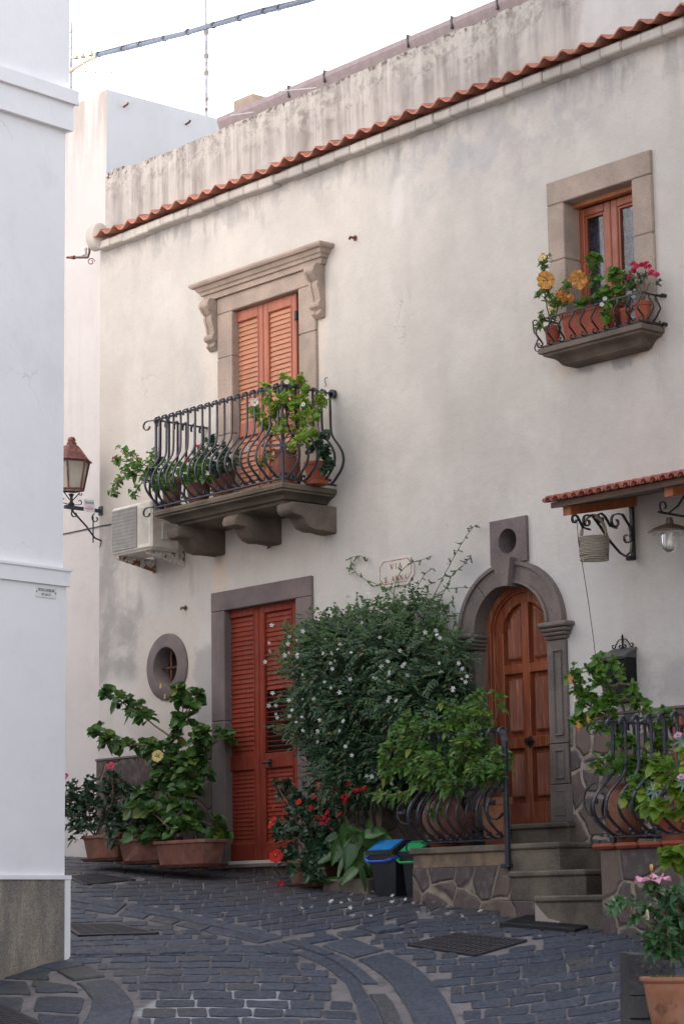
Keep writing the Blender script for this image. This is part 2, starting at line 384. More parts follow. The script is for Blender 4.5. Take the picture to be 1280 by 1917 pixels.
M_['stone_pink'] = stone('mauve_grey_stone', (.20,.155,.15), (.155,.125,.125), .12)
M_['stone_vent'] = stone('purple_grey_stone', (.20,.155,.155), (.145,.118,.12), .55)
M_['step'] = stone('worn_step_stone', (.20,.165,.13), (.09,.078,.066), .45)
M_['sill'] = stone('damp_sill_stone', (.17,.135,.105), (.095,.078,.062), .35)
M_['rubble'] = rubble('crazy_paved_stone'); M_['rubble_wide'] = rubble('large_rubble_stone', sc=2.9, jw=.06, mort=(.40,.36,.33))
M_['rubble_fine'] = rubble('brown_stone_cladding', sc=3.2, jw=.022, mort=(.33,.28,.22))
M_['iron'] = metal('dark_grey_wrought_iron', (.036,.038,.050), .40, .35)
M_['iron_black'] = metal('black_wrought_iron', (.022,.022,.026), .45, .3)
M_['iron_rust'] = metal('rusty_brown_iron', (.085,.035,.028), .6, .2, .5)
M_['tile'] = clay('orange_roof_tile', (.52,.215,.145), (.38,.14,.095), .45)
M_['shut_up'] = wood('orange_shutter_wood', (.44,.14,.075), (.36,.11,.06), .42)  # upper door frame, lighter and more orange than the lower door
M_['shut_lo'] = wood('red_brown_shutter_wood', (.26,.042,.022), (.19,.030,.016), .6, spec=.2)
M_['door'] = wood('varnished_door_wood', (.32,.085,.035), (.19,.048,.02), .42, wear=.4)
M_['winwood'] = wood('varnished_window_wood', (.33,.085,.04), (.27,.065,.03), .35)
M_['winframe'] = wood('orange_window_frame_wood', (.50,.20,.085), (.42,.16,.07), .35)
M_['clay'] = clay('terracotta_pot', (.30,.125,.075), (.22,.09,.055)); M_['clay_red'] = clay('red_plastic_clay', (.34,.09,.05), (.27,.07,.04), .15)
M_['clay_old'] = clay('weathered_terracotta', (.25,.10,.072), (.17,.072,.055), .45); M_['soil'] = plain('potting_soil', (.05,.035,.025), .95)
M_['shut_slat'] = wood('pale_slat_wood', (.52,.225,.13), (.44,.185,.105), .45, vertical=False)  # upper door slats, paler than their frame
M_['roofing'] = plaster('dark_roofing_felt', (.10,.095,.09), (.08,.075,.07), 0)
M_['mortar'] = plaster('pale_mortar', (.36,.32,.29), (.30,.27,.25), 0)
# ================================================================== THE SETTING
# ---- street
def street():
    m = MB(); xs = [-60,-45,-35,-28]+[-24+i*.5 for i in range(44)]+[0,3,8,20,60]; ys = [-60,-40,-28,-20]+[-16+i*.4 for i in range(41)]+[2,6,20,60]
    vs = [(x, y, G(max(x,-30), max(min(y, 2), -22))+.0015*sin(x*5.1+y*3)+.0015*sin(y*7-x*2)-.005) for y in ys for x in xs]; n = len(xs)
    m.add(vs, [(j*n+i, j*n+i+1, (j+1)*n+i+1, (j+1)*n+i) for j in range(len(ys)-1) for i in range(n-1)])
    n = N('street_mortar'); c = n.mix(n.ramp(n.noise(1.6, detail=6), .35, .65), (.21,.185,.185), (.145,.13,.135))
    c = n.mix(n.mul(n.ramp(n.noise(8, detail=6), .5, .65), .6), c, (.09,.085,.085))
    a = PG(420, 1880); pv = warped(n, 3, .5, 5); o = n.xyz(pv)
    d = n.math('SQRT', n.add(n.math('POWER', n.mul(n.sub(o[0], a.x), 1.0), 2), n.math('POWER', n.mul(n.sub(o[1], a.y-.05), 1.1), 2)))
    c = n.mix(n.ramp(d, .5, .62, .8, 0), c, (.40,.40,.41))
    mt = n.fin(c, .9, n.bump(n.noise(40, detail=6), .6, .02), spec=.3)
    tag(m.build('street', mt, smooth=True), kind='structure')
street()
def stone_mat():
    n = N('basalt_paving'); c = n.mix(n.isl, (.038,.052,.088), (.082,.098,.145))
    c = n.mix(n.ramp(n.math('FRACT', n.mul(n.isl, 13.7)), .8, .95), c, (.085,.080,.086))
    c = n.mix(n.mul(n.ramp(n.noise(9, detail=6), .48, .7), .5), c, (.068,.07,.082))
    c = n.mix(n.mul(n.ramp(n.noise(34, detail=6, rough=.8), .44, .60), .75), c, (.010,.013,.024))
    c = n.mix(n.mul(n.ramp(n.noise(38, n.scale((1,1,1), (5,2,9)), detail=5, rough=.8), .52, .62), .65), c, (.13,.145,.185))
    a = PG(60, 1860); pv = warped(n, 2.5, .5, 5); o = n.xyz(pv)
    d = n.math('SQRT', n.add(n.math('POWER', n.sub(o[0], a.x), 2), n.math('POWER', n.sub(o[1], a.y), 2)))
    moss = n.mul(n.ramp(d, .35, .95, 1, 0), n.ramp(n.noise(7, detail=6), .4, .6))
    c = n.mix(n.mul(moss, .45), c, (.14,.125,.085))
    # drier, browner paving against the house
    br = n.ramp(n.add(o[1], 0), -2.2, -.6); c = n.mix(n.mul(br, .5), c, (.085,.072,.066))
    return n.fin(c, n.ramp(n.noise(7), .3, .7, .36, .55), n.bump(n.add(n.noise(55, detail=5, rough=.7), n.mul(n.noise(9, detail=3), 1.2)), 1.0, .02), spec=.45)
M_['basalt'] = stone_mat()
def on(px, py, dz=0): p = PG(px, py); p.z = G(p.x, p.y)+dz; return p
def in_poly(x, y, poly):
    c = False; j = len(poly)-1
    for i in range(len(poly)):
        xi, yi = poly[i]; xj, yj = poly[j]
        if (yi > y) != (yj > y) and x < (xj-xi)*(y-yi)/(yj-yi)+xi: c = not c
        j = i
    return c
def sett(m, pts, h=.004, jit=.0):                # a stone: world outline pts, raised, with worn edges
    n = len(pts); c = sum(pts, V())/n; hh = h*U(.7, 1.3); tl = V((U(-.008,.008), U(-.008,.008), 0))
    lo = [p - V((0,0,.02)) for p in pts]; mid = [c+(p-c)*.99+V((0,0,hh*.5)) for p in pts]
    top = [c+(p-c)*.93+V((0,0,hh+(p-c).dot(tl))) for p in pts]
    m.loft([lo, mid, top], caps=False); m.add(top, [tuple(range(n))])
def outline(q, k=3, jr=.06):                     # quad (4 pixel corners) -> irregular rounded outline
    out = []
    for i in range(4):
        a = V(q[i]); b = V(q[(i+1) % 4]); L = b-a
        nrm = V((-L.y, L.x))
        for t in ((.03,.3,.7,.97) if i % 2 == 0 else (.14,.86)):
            p = a+L*t+nrm*U(-jr, jr)*(.25 if i % 2 == 0 else .3)
            out.append(p)
    return [on(p.x, p.y) for p in out]
BAND1 = [(-60,1664),(60,1667),(132,1671),(300,1702),(490,1740),(560,1762),(645,1790),(705,1833),(748,1888),(765,1930)]
BAND1B = [(-60,1700),(60,1700),(132,1703),(270,1723),(415,1753),(530,1778),(600,1808),(640,1840),(660,1885),(672,1930)]
BAND2 = [(655,1755),(725,1778),(790,1815),(832,1860),(856,1905),(864,1940)]
BAND2B = [(598,1772),(672,1800),(722,1836),(752,1880),(770,1915),(780,1940)]
BR = [(560,1758),(640,1745),(735,1733),(760,1741),(655,1756),(575,1768)]
SIDE = [(-80,1795),(120,1797),(165,1806),(222,1840),(252,1872),(258,1895),(240,1935),(-80,1940)]
GRATES = [[(765,1770),(855,1749),(983,1762),(890,1789)], [(128,1642),(185,1637),(252,1648),(160,1657)], [(120,1732),(215,1731),(295,1748),(150,1752)]]
def region(x, y):
    if in_poly(x, y, SIDE): return 0
    for g in GRATES:
        cx_ = sum(p[0] for p in g)/4; cy_ = sum(p[1] for p in g)/4
        if in_poly(cx_+(x-cx_)/1.12, cy_+(y-cy_)/1.12, g): return 0
    if in_poly(x, y, BAND1+BAND1B[::-1]) or in_poly(x, y, BAND2+BAND2B[::-1]) or in_poly(x, y, BR): return 0
    if in_poly(x, y, BAND1B+[(-60,1940)]): return 2
    if in_poly(x, y, [(-80,1500)]+BAND1[:6]+[(640,1744),(755,1731),(820,1700),(1400,1640),(1400,1500)]): return 3
    return 1
def rows(m, rid, x0, x1, yA, yB, pitch, length, shift):
    y = yA; k = 0
    while y < yB:
        ph = pitch(y); x = x0 + U(0, 60)
        while x < x1:
            L = length(y)*U(.62, 1.3); g = 3.6*U(.6, 1.4)*(L/80)**.5
            def s(xx): return shift(xx, y)
            a, b = x+g/2, x+L-g/2; gy = ph*.085
            o1, o2, o3, o4 = U(-1,1)*ph*.07, U(-1,1)*ph*.07, U(-1,1)*ph*.07, U(-1,1)*ph*.07
            sk = U(-.12, .12)*ph
            q = [(a+sk, y+s(a)+ph-gy+o1), (b+sk, y+s(b)+ph-gy+o2), (b-sk, y+s(b)+gy+o3), (a-sk, y+s(a)+gy+o4)]
            mx_, my_ = (a+b)/2, y+s((a+b)/2)+ph/2
            okc = all(region(mx_+dx*L*.5, my_+dy) == rid for dx in (-.75, 0, .75) for dy in (-ph*.25, ph*.25))
            if okc or (region(mx_, my_) == rid and region(mx_-L*.25, my_) == rid and region(mx_+L*.25, my_) == rid and rnd() < .9): 
                if okc: sett(m, outline(q))
                else: sett(m, outline([(q[0][0]+L*.15,q[0][1]),(q[1][0]-L*.15,q[1][1]),(q[2][0]-L*.15,q[2][1]),(q[3][0]+L*.15,q[3][1])]))
            elif region(mx_, my_) == rid:
                for dx in (-.28, .28):
                    if all(region(mx_+dx*L+e*L, my_) == rid for e in (-.16, .16)):
                        u0, u1 = mx_+dx*L-L*.17, mx_+dx*L+L*.17
                        sett(m, outline([(u0, y+s(u0)+ph-gy), (u1, y+s(u1)+ph-gy), (u1, y+s(u1)+gy), (u0, y+s(u0)+gy)]))
            x += L
        y += ph; k += 1
m = MB()
rows(m, 1, 640, 1420, 1640, 2060, lambda y: 7+max(0, (y-1700))*.055, lambda y: 52+max(0, y-1700)*.16, lambda x, y: -(x-900)*.03-((x-700)**2/4400. if x > 700 else 0)*(.35+.4*min(1, max(0,(y-1700)/150))))
rows(m, 2, -60, 760, 1690, 1990, lambda y: 8.5+max(0, (y-1740))*.062, lambda y: 55+max(0, y-1740)*.2, lambda x, y: -(x-300)*.01+((x-330)/110)**2*.9)
rows(m, 3, -60, 1300, 1585, 1860, lambda y: 6.4+max(0, (y-1640))*.05, lambda y: 44+max(0, y-1640)*.16, lambda x, y: -(((x-230)/100)**2)*2.0*(1 if x > 230 else .4))
tag(m.build('cobbles', M_['basalt']), kind='structure')
def lerp_path(pth, t):
    ls = [math.dist(pth[i], pth[i+1]) for i in range(len(pth)-1)]; s = t*sum(ls)
    for i, l in enumerate(ls):
        if s <= l or i == len(ls)-1:
            f = min(1, s/l); return (pth[i][0]*(1-f)+pth[i+1][0]*f, pth[i][1]*(1-f)+pth[i+1][1]*f)
        s -= l
def band(m, A, B, n, f0, f1, gap=.05, h=.014):
    for k in range(n):
        a = (k+gap)/n+U(-.2,.2)/n*(0 < k); b = (k+1-gap)/n
        if b <= a: continue
        top = []; bot = []
        for j in range(4):
            t = a+(b-a)*j/3; p = lerp_path(A, t); q = lerp_path(B, t)
            top.append((p[0]*(1-f0)+q[0]*f0+U(-1,1), p[1]*(1-f0)+q[1]*f0+U(-.5,.5))); bot.append((p[0]*(1-f1)+q[0]*f1+U(-1,1), p[1]*(1-f1)+q[1]*f1+U(-.5,.5)))
        sett(m, [on(*p) for p in (bot+top[::-1])], h)
m = MB(); band(m, BAND1, BAND1B, 9, .08, .46, .015); band(m, BAND1, BAND1B, 15, .52, .90, .03, .008); band(m, BAND2, BAND2B, 4, .07, .93, .02)
band(m, [(560,1757),(735,1733)], [(575,1769),(762,1741)], 3, .1, .9, .02)
band(m, [(-60,1778),(132,1779),(300,1777),(420,1771),(540,1776)], [(-60,1789),(132,1790),(300,1788),(420,1782),(560,1790)], 9, .05, .95, .02)
tag(m.build('gutter_slabs', M_['basalt']), kind='structure')
m = MB()
OUT = [(118,1799),(165,1808),(222,1842),(250,1874),(255,1895),(238,1935)]; INN = [(60,1812),(105,1818),(150,1845),(172,1872),(165,1898),(140,1935)]
band(m, OUT, INN, 5, .03, .97, .008, .009)
for q in ([(20,1806),(100,1812),(92,1822),(10,1818)],[(62,1834),(140,1846),(146,1852),(60,1846)],[(5,1832),(95,1835),(85,1815),(10,1818)],[(-40,1862),(60,1862),(50,1838),(-40,1834)],[(66,1858),(150,1858),(135,1846),(70,1838)],[(-40,1890),(40,1892),(45,1868),(-40,1866)],[(62,1892),(150,1898),(160,1868),(70,1866)],[(80,1925),(140,1928),(150,1904),(70,1898)]):
    sett(m, outline(q), .005)
tag(m.build('sidewalk_slabs', M_['basalt']), kind='structure')
# ---- drain covers
n = N('cast_iron_cover'); M_['grate'] = n.fin(n.mix(n.ramp(n.noise(20, detail=5), .4, .65), (.032,.031,.040), (.055,.045,.052)), .55, n.bump(n.noise(40), .3, .01), metal=.3)
def grate(px, label, bars=16, name='drain_grate'):
    c = [on(*p) for p in px]; cen = sum(c, V())/4
    t = thing(name, cen, label, 'drain cover')
    up_ = (c[1]-c[0]).cross(c[3]-c[0]).normalized();  up_ = up_ if up_.z > 0 else -up_
    m = MB()
    for i in range(4):
        a, b = c[i]+up_*.003, c[(i+1) % 4]+up_*.003; side = (b-a).cross(up_)
        m.ribbon([a, b], .03, .016, side)
    m.build('frame', M_['grate'], t)
    m = MB(); m.add([p-up_*.004 for p in c], [(0,1,2,3)]); m.build('pan', plain('dark_drain_pan', (.012,.012,.014), .8), t)
    m = MB()
    for k in range(1, bars):
        f = k/bars; a = c[0].lerp(c[3], f)+up_*.004; b = c[1].lerp(c[2], f)+up_*.004
        m.ribbon([a, b], (c[3]-c[0]).length/bars*.55, .012, (c[3]-c[0]))
    for k in range(1, 5):
        f = k/5; m.ribbon([c[0].lerp(c[1], f)+up_*.003, c[3].lerp(c[2], f)+up_*.003], .02, .012, c[1]-c[0])
    m.build('bars', M_['grate'], t)
grate(GRATES[0], 'rusty slotted drain cover in the paving below the stone steps', 14)
grate(GRATES[1], 'small dark drain cover in the paving in front of the trough pots')
grate(GRATES[2], 'brown chequered drain cover beside the corner of the white building', 12)
grate([(-70,1885),(8,1886),(92,1925),(-60,1950)], 'reddish cast iron manhole cover at the bottom left corner', 14, 'manhole_cover')

# ================================================================== THE HOUSE
XL, XR = P(186,1200).x, -6.0
ZT = P(640,268,-.18).z
HL = V((-15, 0, .2))
house = thing('house', HL, 'large cream plastered house with red shutters, stone doorways, a balcony and orange eave tiles', 'house')
def hp(name): return None
def wall_with_holes(m, outer, holes, y, yback):
    bm = bmesh.new()
    es = []
    for loop in [outer]+holes:
        vs = [bm.verts.new((a, y, b)) for a, b in loop]
        es += [bm.edges.new((vs[i], vs[(i+1) % len(vs)])) for i in range(len(vs))]
    bmesh.ops.triangle_fill(bm, use_beauty=True, use_dissolve=False, edges=es)
    bm.verts.index_update(); bm.normal_update()
    vs = [v.co.copy() for v in bm.verts]; fs = []
    for f in bm.faces:
        i = [v.index for v in f.verts]; fs.append(i if f.normal.y < 0 else i[::-1])
    m.add(vs, fs); bm.free()
    for loop in holes:
        k = len(loop); m.add([(a, y, b) for a, b in loop]+[(a, yback, b) for a, b in loop], [(i, (i+1) % k, k+(i+1) % k, k+i) for i in range(k)])
def rect(x0, x1, z0, z1): return [(x0,z0),(x1,z0),(x1,z1),(x0,z1)]
def ellipse(cx_, cz, rx, rz, n=40): return [(cx_+rx*cos(2*pi*i/n), cz+rz*sin(2*pi*i/n)) for i in range(n)]
def arch(x0, x1, z0, zs, n=24):                  # opening with a half-round head springing at zs
    c = (x0+x1)/2; r = (x1-x0)/2
    return [(x0,z0),(x1,z0)]+[(c+r*cos(pi*i/n), zs+r*sin(pi*i/n)) for i in range(n+1)]
# measured rectangles on the wall
YS = -.03                                        # face of the stone surrounds
def rc(l, r, t, b, Y=0):                         # left px(x,y), right px(x,y), top px(x,y), bottom px(x,y)
    return P(*l, Y).x, P(*r, Y).x, P(*b, Y).z, P(*t, Y).z
LD = rc((395,1300), (582,1100), (394,1111), (396,1620), YS)      # lower door surround
LDi = rc((420,1300), (559,1150), (419.5,1139.5), (424,1613), .06)
BD = rc((406,650), (590,600), (406,560), (406,900), YS)         # balcony door surround
BDi = rc((436,700), (558,600), (437,587), (437,900), .06)
SLABZ = P(529,901,-.63).z
WD = rc((1021,360), (1217,340), (1021,344), (1240,600), YS)
WDi = rc((1068,420), (1183,400), (1068,383), (1180,595), .12)
WDo = rc((1054,420), (1183,400), (1054,377), (1180,600), YS)
VS_ = rc((916,1000), (984,1000), (915,977.5), (919,1060), YS)
AXl, AXr = P(860,1190,YS).x, P(1056,1170,YS).x
AIl, AIr = P(889,1190,YS).x, P(1021,1168,YS).x
AZ = P(1020,1168,YS).z; ACX = (AXl+AXr)/2; AR = (AXr-AXl)/2; AIR = (AIr-AIl)/2
print('arch', AXl, AXr, AIl, AIr, AZ, 'top outer', AZ+AR, P(963,1056,YS).z, 'inner', AZ+AIR, P(965,1108,YS).z)
THZ = P(1000,1541,-.12).z
OV = P(310,1248,YS); ORX = (P(347,1248,YS).x-P(272,1248,YS).x)/2; ORZ = (P(310,1186,YS).z-P(310,1310,YS).z)/2
print('oval', ORX, ORZ); OR_ = (ORX+ORZ)/2
m = MB()
ins = lambda q, d=.03: rect(q[0]+d, q[1]-d, q[2]+d, q[3]-d)
holes = [ins(LD), rect(BD[0]+.03, BD[1]-.03, SLABZ-.03, BD[3]-.03), ins(WD), ins(VS_), arch(AXl+.03, AXr-.03, THZ-.3, AZ), ellipse(OV.x, OV.z, OR_-.03, OR_-.03)]
holes[4] = [(ACX-AR+.03, THZ-.3), (ACX+AR-.03, THZ-.3)]+[(ACX+(AR-.03)*cos(pi*i/24), AZ+(AR-.05)*.92*sin(pi*i/24)) for i in range(25)]
PT0 = P(255,310,.12); PTR = P(990,0,.12)
wall_with_holes(m, rect(XL, XR, -2.5, ZT+.05), holes, 0, .3)
m.add([(XL,0,-2.5),(XL,6,-2.5),(XL,6,ZT+.05),(XL,0,ZT+.05),(XR,0,-2.5),(XR,6,-2.5),(XR,6,ZT+.05),(XR,0,ZT+.05)], [(0,3,2,1),(4,5,6,7),(1,2,6,5)])
m.build('wall', M_['facade'], house)
m = MB(); m.box(XL+.05, XR-.05, .45, .5, -2.4, ZT, 0); m.build('dark_interior', plain('dark_interior', (.02,.02,.022), .9), house)
# parapet
PXL = P(198,320,.12).x; ZP = (PT0.z+PTR.z)/2; print('parapet z', PT0.z, PTR.z, 'wall', XL, PXL, ZT)
m = MB(); zs = []
n_ = 70
tops = [(PXL+(XR-PXL)*i/n_, ZP+U(-.012,.012)+(.05 if i < 3 else 0)) for i in range(n_+1)]
m.prism([(PXL, ZT-.1),(XR, ZT-.1)]+tops[::-1], .12, .34); m.build('parapet', M_['parapet'], house)
m = MB(); m.box(PXL-.0, XR, .34, 6, ZT-.15, ZT+.1); m.build('flat_roof', M_['roofing'], house)
# cornice and eave tiles
CZ0 = P(640,300,-.13).z
CXL = P(178,470,-.14).x
m = MB(); n_ = 60
for i in range(n_):
    x0 = CXL+(XR-CXL)*i/n_; x1 = CXL+(XR-CXL)*(i+1)/n_
    d = U(-.005,.005); m.box(x0, x1+.001, -.115+d*1.6, .02, ZT-.096+U(-.010,.008), ZT-.012+U(-.004,.004), .012)
m.build('cornice', M_['cornice'], house)
m = MB(); wl = .208; TXL = P(170,455,-.18).x; nt_ = int((XR-TXL)/wl); sub = 14; TH = .014
for t_ in range(nt_):
    x0 = TXL+t_*wl; ja, jb = U(-.014,.014), U(-.009,.009)
    pts = []
    for i in range(sub+1):
        f = i/sub; z = .026*cos(2*pi*f)+(.008*abs(cos(2*pi*f))); pts.append((x0+f*wl*1.0, z))
    rings = []
    for yy, zz in ((-.185+ja, -.008+jb), (.16, .075+jb)):
        rings.append([(x, yy, ZT+.042+z+zz) for x, z in pts]+[(x, yy, ZT+.042+z+zz-TH) for x, z in pts[::-1]])
    m.loft(rings)
o = m.build('eave_tiles', M_['tile'], house); autosmooth(o, 50)
# rounded plaster end of the eave
m = MB(); c = P(180,442,-.1); rings = []
for x in (c.x-.06, c.x-.03, c.x+.09, c.x+.11):
    rr = .12 if x in (c.x-.03, c.x+.09) else .09; rings.append([(x, c.y+rr*cos(a*pi/8)*.9, c.z-.02+rr*sin(a*pi/8)*1.15) for a in range(16)])
m.loft(rings); autosmooth(m.build('eave_end_cap', M_['cornice'], house), 50)
# upper gutter and its stub of roof
gy = .75; ga = P(430,226,gy); gb = P(980,-4,gy); gz = (ga.z+gb.z)/2; print('gutter z', ga.z, gb.z)
prof = [(0,-.11),(0,.0),(-.02,.015),(-.05,.015),(-.055,-.04),(-.10,-.055),(-.10,.0),(-.16,.0),(-.165,-.05),(-.13,-.13),(-.02,-.15)]
gx1 = XR; m = MB(); m.prism([(gy+a, gz+b) for a, b in prof], ga.x, gx1, axis='x')
mt = plain('mauve_brown_gutter', (.30,.225,.23), .5); g_ = recalc(m.build('gutter', mt, house))
for px, py in ((540,172),(607,142),(763,76),(845,42),(930,5)):
    c = P(px, py, gy-.16); m = MB(); m.box(c.x-.010, c.x+.010, gy-.175, gy+.01, gz-.10, gz+.022, .003); m.build('bracket', metal('gutter_strap', (.10,.085,.09), .5, .3), g_)
m = MB(); m.box(ga.x+.05, gx1, gy-.02, gy+3, gz-1.2, gz-.02); m.build('upper_wall', M_['cornice'], house)
c = P(455,200,gy+.3); m = MB(); m.box(c.x-.1, c.x+.22, gy+.25, gy+.6, c.z-.4, c.z+.08, .01); m.build('roof_edge', M_['stone'], house)
# crazy paved dado at the foot of the wall
DZ = P(1170,1336,-.03).z; DZ2 = P(185,1425,-.03).z
px_ = lambda px, py: P(px, py, -.03).x
def dado(x0, x1, zt, mt_=None):
    m = MB(); m.box(x0, x1, -.03, .02, -2.3, zt, .004); m.box(x0-.004, x1, -.042, .02, zt, zt+.022, .003, 1)
    m.build('stone_dado', [mt_ or M_['rubble'], M_['stone_pink']], house)
M_['rubble_dark'] = rubble('dark_brown_rubble', ((.085,.062,.055), (.065,.052,.05), (.11,.08,.065)), (.17,.14,.11), 3.2, .02)
dado(XL-.002, LD[0], DZ2, M_['rubble_dark']); 
dado(px_(1069,1480), XR, DZ)
dado(LD[1], P(868,1400,-.03).x, DZ-.02, M_['rubble_dark'])
m = MB(); m.box(LD[0]+.0, LD[1], -.028, .02, -2.3, LD[2]-.03, .003); m.build('stone_dado', M_['rubble_dark'], house)

# ---- stone surrounds
def surround(name, q, inn, y0, y1, mt, joints=(), sill=False, b=.008):
    x0, x1, z0, z1 = q; a0, a1, c1 = inn
    m = MB(); m.box(x0, x1, y0, y1, c1, z1, b)
    for (l, r) in ((x0, a0), (a1, x1)):
        zs = [z0]+[j for j in joints]+[c1]
        for k in range(len(zs)-1): m.box(l, r, y0+U(0,.003), y1, zs[k]+.004, zs[k+1]-.004, b)
    m.box(x0+.02, a0-.01, y0+.012, y1, z0, c1+.02, 0, 1); m.box(a1+.01, x1-.02, y0+.012, y1, z0, c1+.02, 0, 1)
    o = m.build(name, [mt, M_['mortar']], house); return o
ldx = LDi; surround('door_surround', LD, (P(420,1300,-.03).x, P(553,1200,YS).x, P(490,1131,YS).z), YS, .3, M_['stone_pink'], (LD[2]+1.32,))
print('LD', LD, 'inner', LDi)
m = MB(); m.box(LD[0]-.02, LD[1]+.0, -.06, .1, LD[2]-.035, LD[2], .005); m.build('door_sill', M_['stone_pink'], house)
bj = (SLABZ+.75, SLABZ+1.5)
surround('balcony_door_surround', (BD[0], BD[1], SLABZ, BD[3]), (P(434,700,YS).x, P(558,600,YS).x, BDi[3]+.0), YS, .3, M_['stone'], bj)
WZ0 = P(1190,598,-.03).z
surround('window_surround', (WD[0], WD[1], WZ0-.1, WD[3]), (WDo[0], P(1182,400,YS).x, WDo[3]), YS, .3, M_['stone'], (P(1200,440,YS).z,))
# pediment over the balcony door
pl = P(353,537,-.17); pr = P(599,447,-.17); pz = (pl.z+pr.z)/2; print('ped', pl, pr)
prof = [(0,-.17),(-.06,-.17),(-.07,-.12),(-.09,-.115),(-.10,-.085),(-.115,-.08),(-.135,-.045),(-.16,-.04),(-.175,-.02),(-.175,0),(0,.01)]
def mitred(m, prof, xa, xb, zt, y0=0, m_=0):     # moulding that returns to the wall at both ends
    ringL = []; rings = []
    fr = [(a, b) for a, b in prof]
    r1 = [(xa+0, y0+a*0, zt+b) for a, b in fr]
    # stations: wall at left, front left, front right, wall at right
    w = max(-a for a, b in fr)
    s0 = [(xa+w+a, y0, zt+b) for a, b in fr]; s1 = [(xa+w+a, y0+a, zt+b) for a, b in fr]
    s2 = [(xb-w-a, y0+a, zt+b) for a, b in fr]; s3 = [(xb-w-a, y0, zt+b) for a, b in fr]
    m.loft([s0, s1, s2, s3], m_, caps=False)
m = MB(); mitred(m, prof, pl.x, pr.x+.0, pz); autosmooth(m.build('pediment', M_['stone'], house), 25)
# scroll corbels
def scroll(xc, zt, h, w):
    pts = []; zz = lambda t: zt-h*t
    base = [(0,.0,.095),(.06,.0,.125),(.16,.0,.135),(.26,0,.11),(.32,0,.075),(.40,0,.085),(.55,0,.06),(.68,0,.05),(.74,0,.075),(.80,0,.07),(.86,0,.04),(.93,0,.055),(1,0,.02)]
    m = MB(); poly = [(0.02, zt)]+[(-d, zz(t)) for t, _, d in base]+[(0.02, zz(1))]
    m.prism(poly, xc-w/2, xc+w/2, axis='x')
    for k in (-1, 1):
        m.prism([(a*1.08-.004 if a < 0 else a, zt+(b-zt)*.985-.004) for a, b in poly], xc+k*w*.36-.014, xc+k*w*.36+.014, axis='x')
    for (t, r) in ((.13,.06),(.76,.035)):
        c = V((xc, -.085 if r > .05 else -.05, zz(t))); m.tube([c-V((w*.56,0,0)), c+V((w*.56,0,0))], r, 14)
    autosmooth(m.build('scroll_corbel', M_['stone'], house), 40)
a = P(393,560,-.06); scroll(a.x, pz-.165, .50, .125); a = P(590,495,-.06); scroll(a.x, pz-.165, .50, .125)

# ---- shutters
cur = [None]; slat_meshes = []
def shutter(name, q, y, mt, mid, n_top, n_bot, parent, open_rng=None, handle=None, botz=0, slat_mt=None):
    x0, x1, z0, z1 = q
    c = V(((x0+x1)/2, y, z0)); 
    fr = MB(); fr.box(x0, x1, y+.03, y+.05, z0, z1); 
    root = fr.build(name, plain('dark_gap_'+name, (.02,.012,.01), .9), house)
    xm = (x0+x1)/2; half = [(x0+.004, xm-.004), (xm+.004, x1-.004)]
    for li, (a, b) in enumerate(half):
        m = MB(); sw = .065; th0, th1 = y-.022, y+.022
        m.box(a, a+sw, th0, th1, z0, z1-.004, .008); m.box(b-sw, b, th0, th1, z0, z1-.004, .008)
        m.box(a+sw, b-sw, th0, th1-.001, z1-.11, z1-.004, .008); m.box(a+sw, b-sw, th0, th1-.001, z0, z0+.16, .008); m.box(a+sw, b-sw, th0, th1-.001, mid-.07, mid+.07, .008)
        # a beaded edge round each panel
        for (u0, u1) in ((z0+.16, mid-.07), (mid+.07, z1-.11)):
            m.box(a+sw, a+sw+.014, th0-.004, th1-.004, u0, u1, .004); m.box(b-sw-.014, b-sw, th0-.004, th1-.004, u0, u1, .004)
        def slats(u0, u1, n, m=None):
            m = cur[0]
            for k in range(n):
                zc = u0+(u1-u0)*(k+.5)/n; dz = (u1-u0)/n
                op = open_rng and li == 1 and open_rng[0] < zc < open_rng[1]
                ang = R(8) if op else R(60)
                hw = dz*.50 if not op else dz*.45
                dy, dzz = cos(ang)*hw, sin(ang)*hw
                t = .006
                m.add([(a+sw+.012, y-dy*.55, zc-dzz), (b-sw-.012, y-dy*.55, zc-dzz), (b-sw-.012, y+dy*.45, zc+dzz), (a+sw+.012, y+dy*.45, zc+dzz),
                       (a+sw+.012, y-dy*.55+.002, zc-dzz-t), (b-sw-.012, y-dy*.55+.002, zc-dzz-t), (b-sw-.012, y+dy*.45+.002, zc+dzz-t), (a+sw+.012, y+dy*.45+.002, zc+dzz-t)],
                      [(0,1,2,3),(7,6,5,4),(4,5,1,0)])
        cur[0] = m; k0 = len(m.f); slats(mid+.07, z1-.11, n_top); slats(z0+.16, mid-.07, n_bot); m.m[k0:] = [1]*(len(m.f)-k0)
        m.build('shutter_leaf', [mt, slat_mt or mt], root)
        
    for zz in (z0+.12, (z0+mid)/2+.5, z1-.22):
        for xx in (x0-.012, x1-.004):
            m = MB(); m.box(xx-.012, xx+.02, y-.035, y+.0, zz-.045, zz+.045, .003); m.build('hinge', M_['iron_black'], root)
    if handle:
        h = P(*handle, y-.03); m = MB(); m.box(h.x-.02, h.x+.02, y-.034, y-.022, h.z-.035, h.z+.035, .003)
        m.tube([(h.x, y-.03, h.z), (h.x, y-.075, h.z)], .01, 8); m.tube([(h.x-.05, y-.075, h.z), (h.x+.06, y-.075, h.z+.003)], .01, 8)
        m.build('handle', M_['iron_black'], root)
    return root
q = LDi; zmid = P(500,1425,.06).z
zo0, zo1 = P(530,1412,.06).z, P(530,1290,.06).z
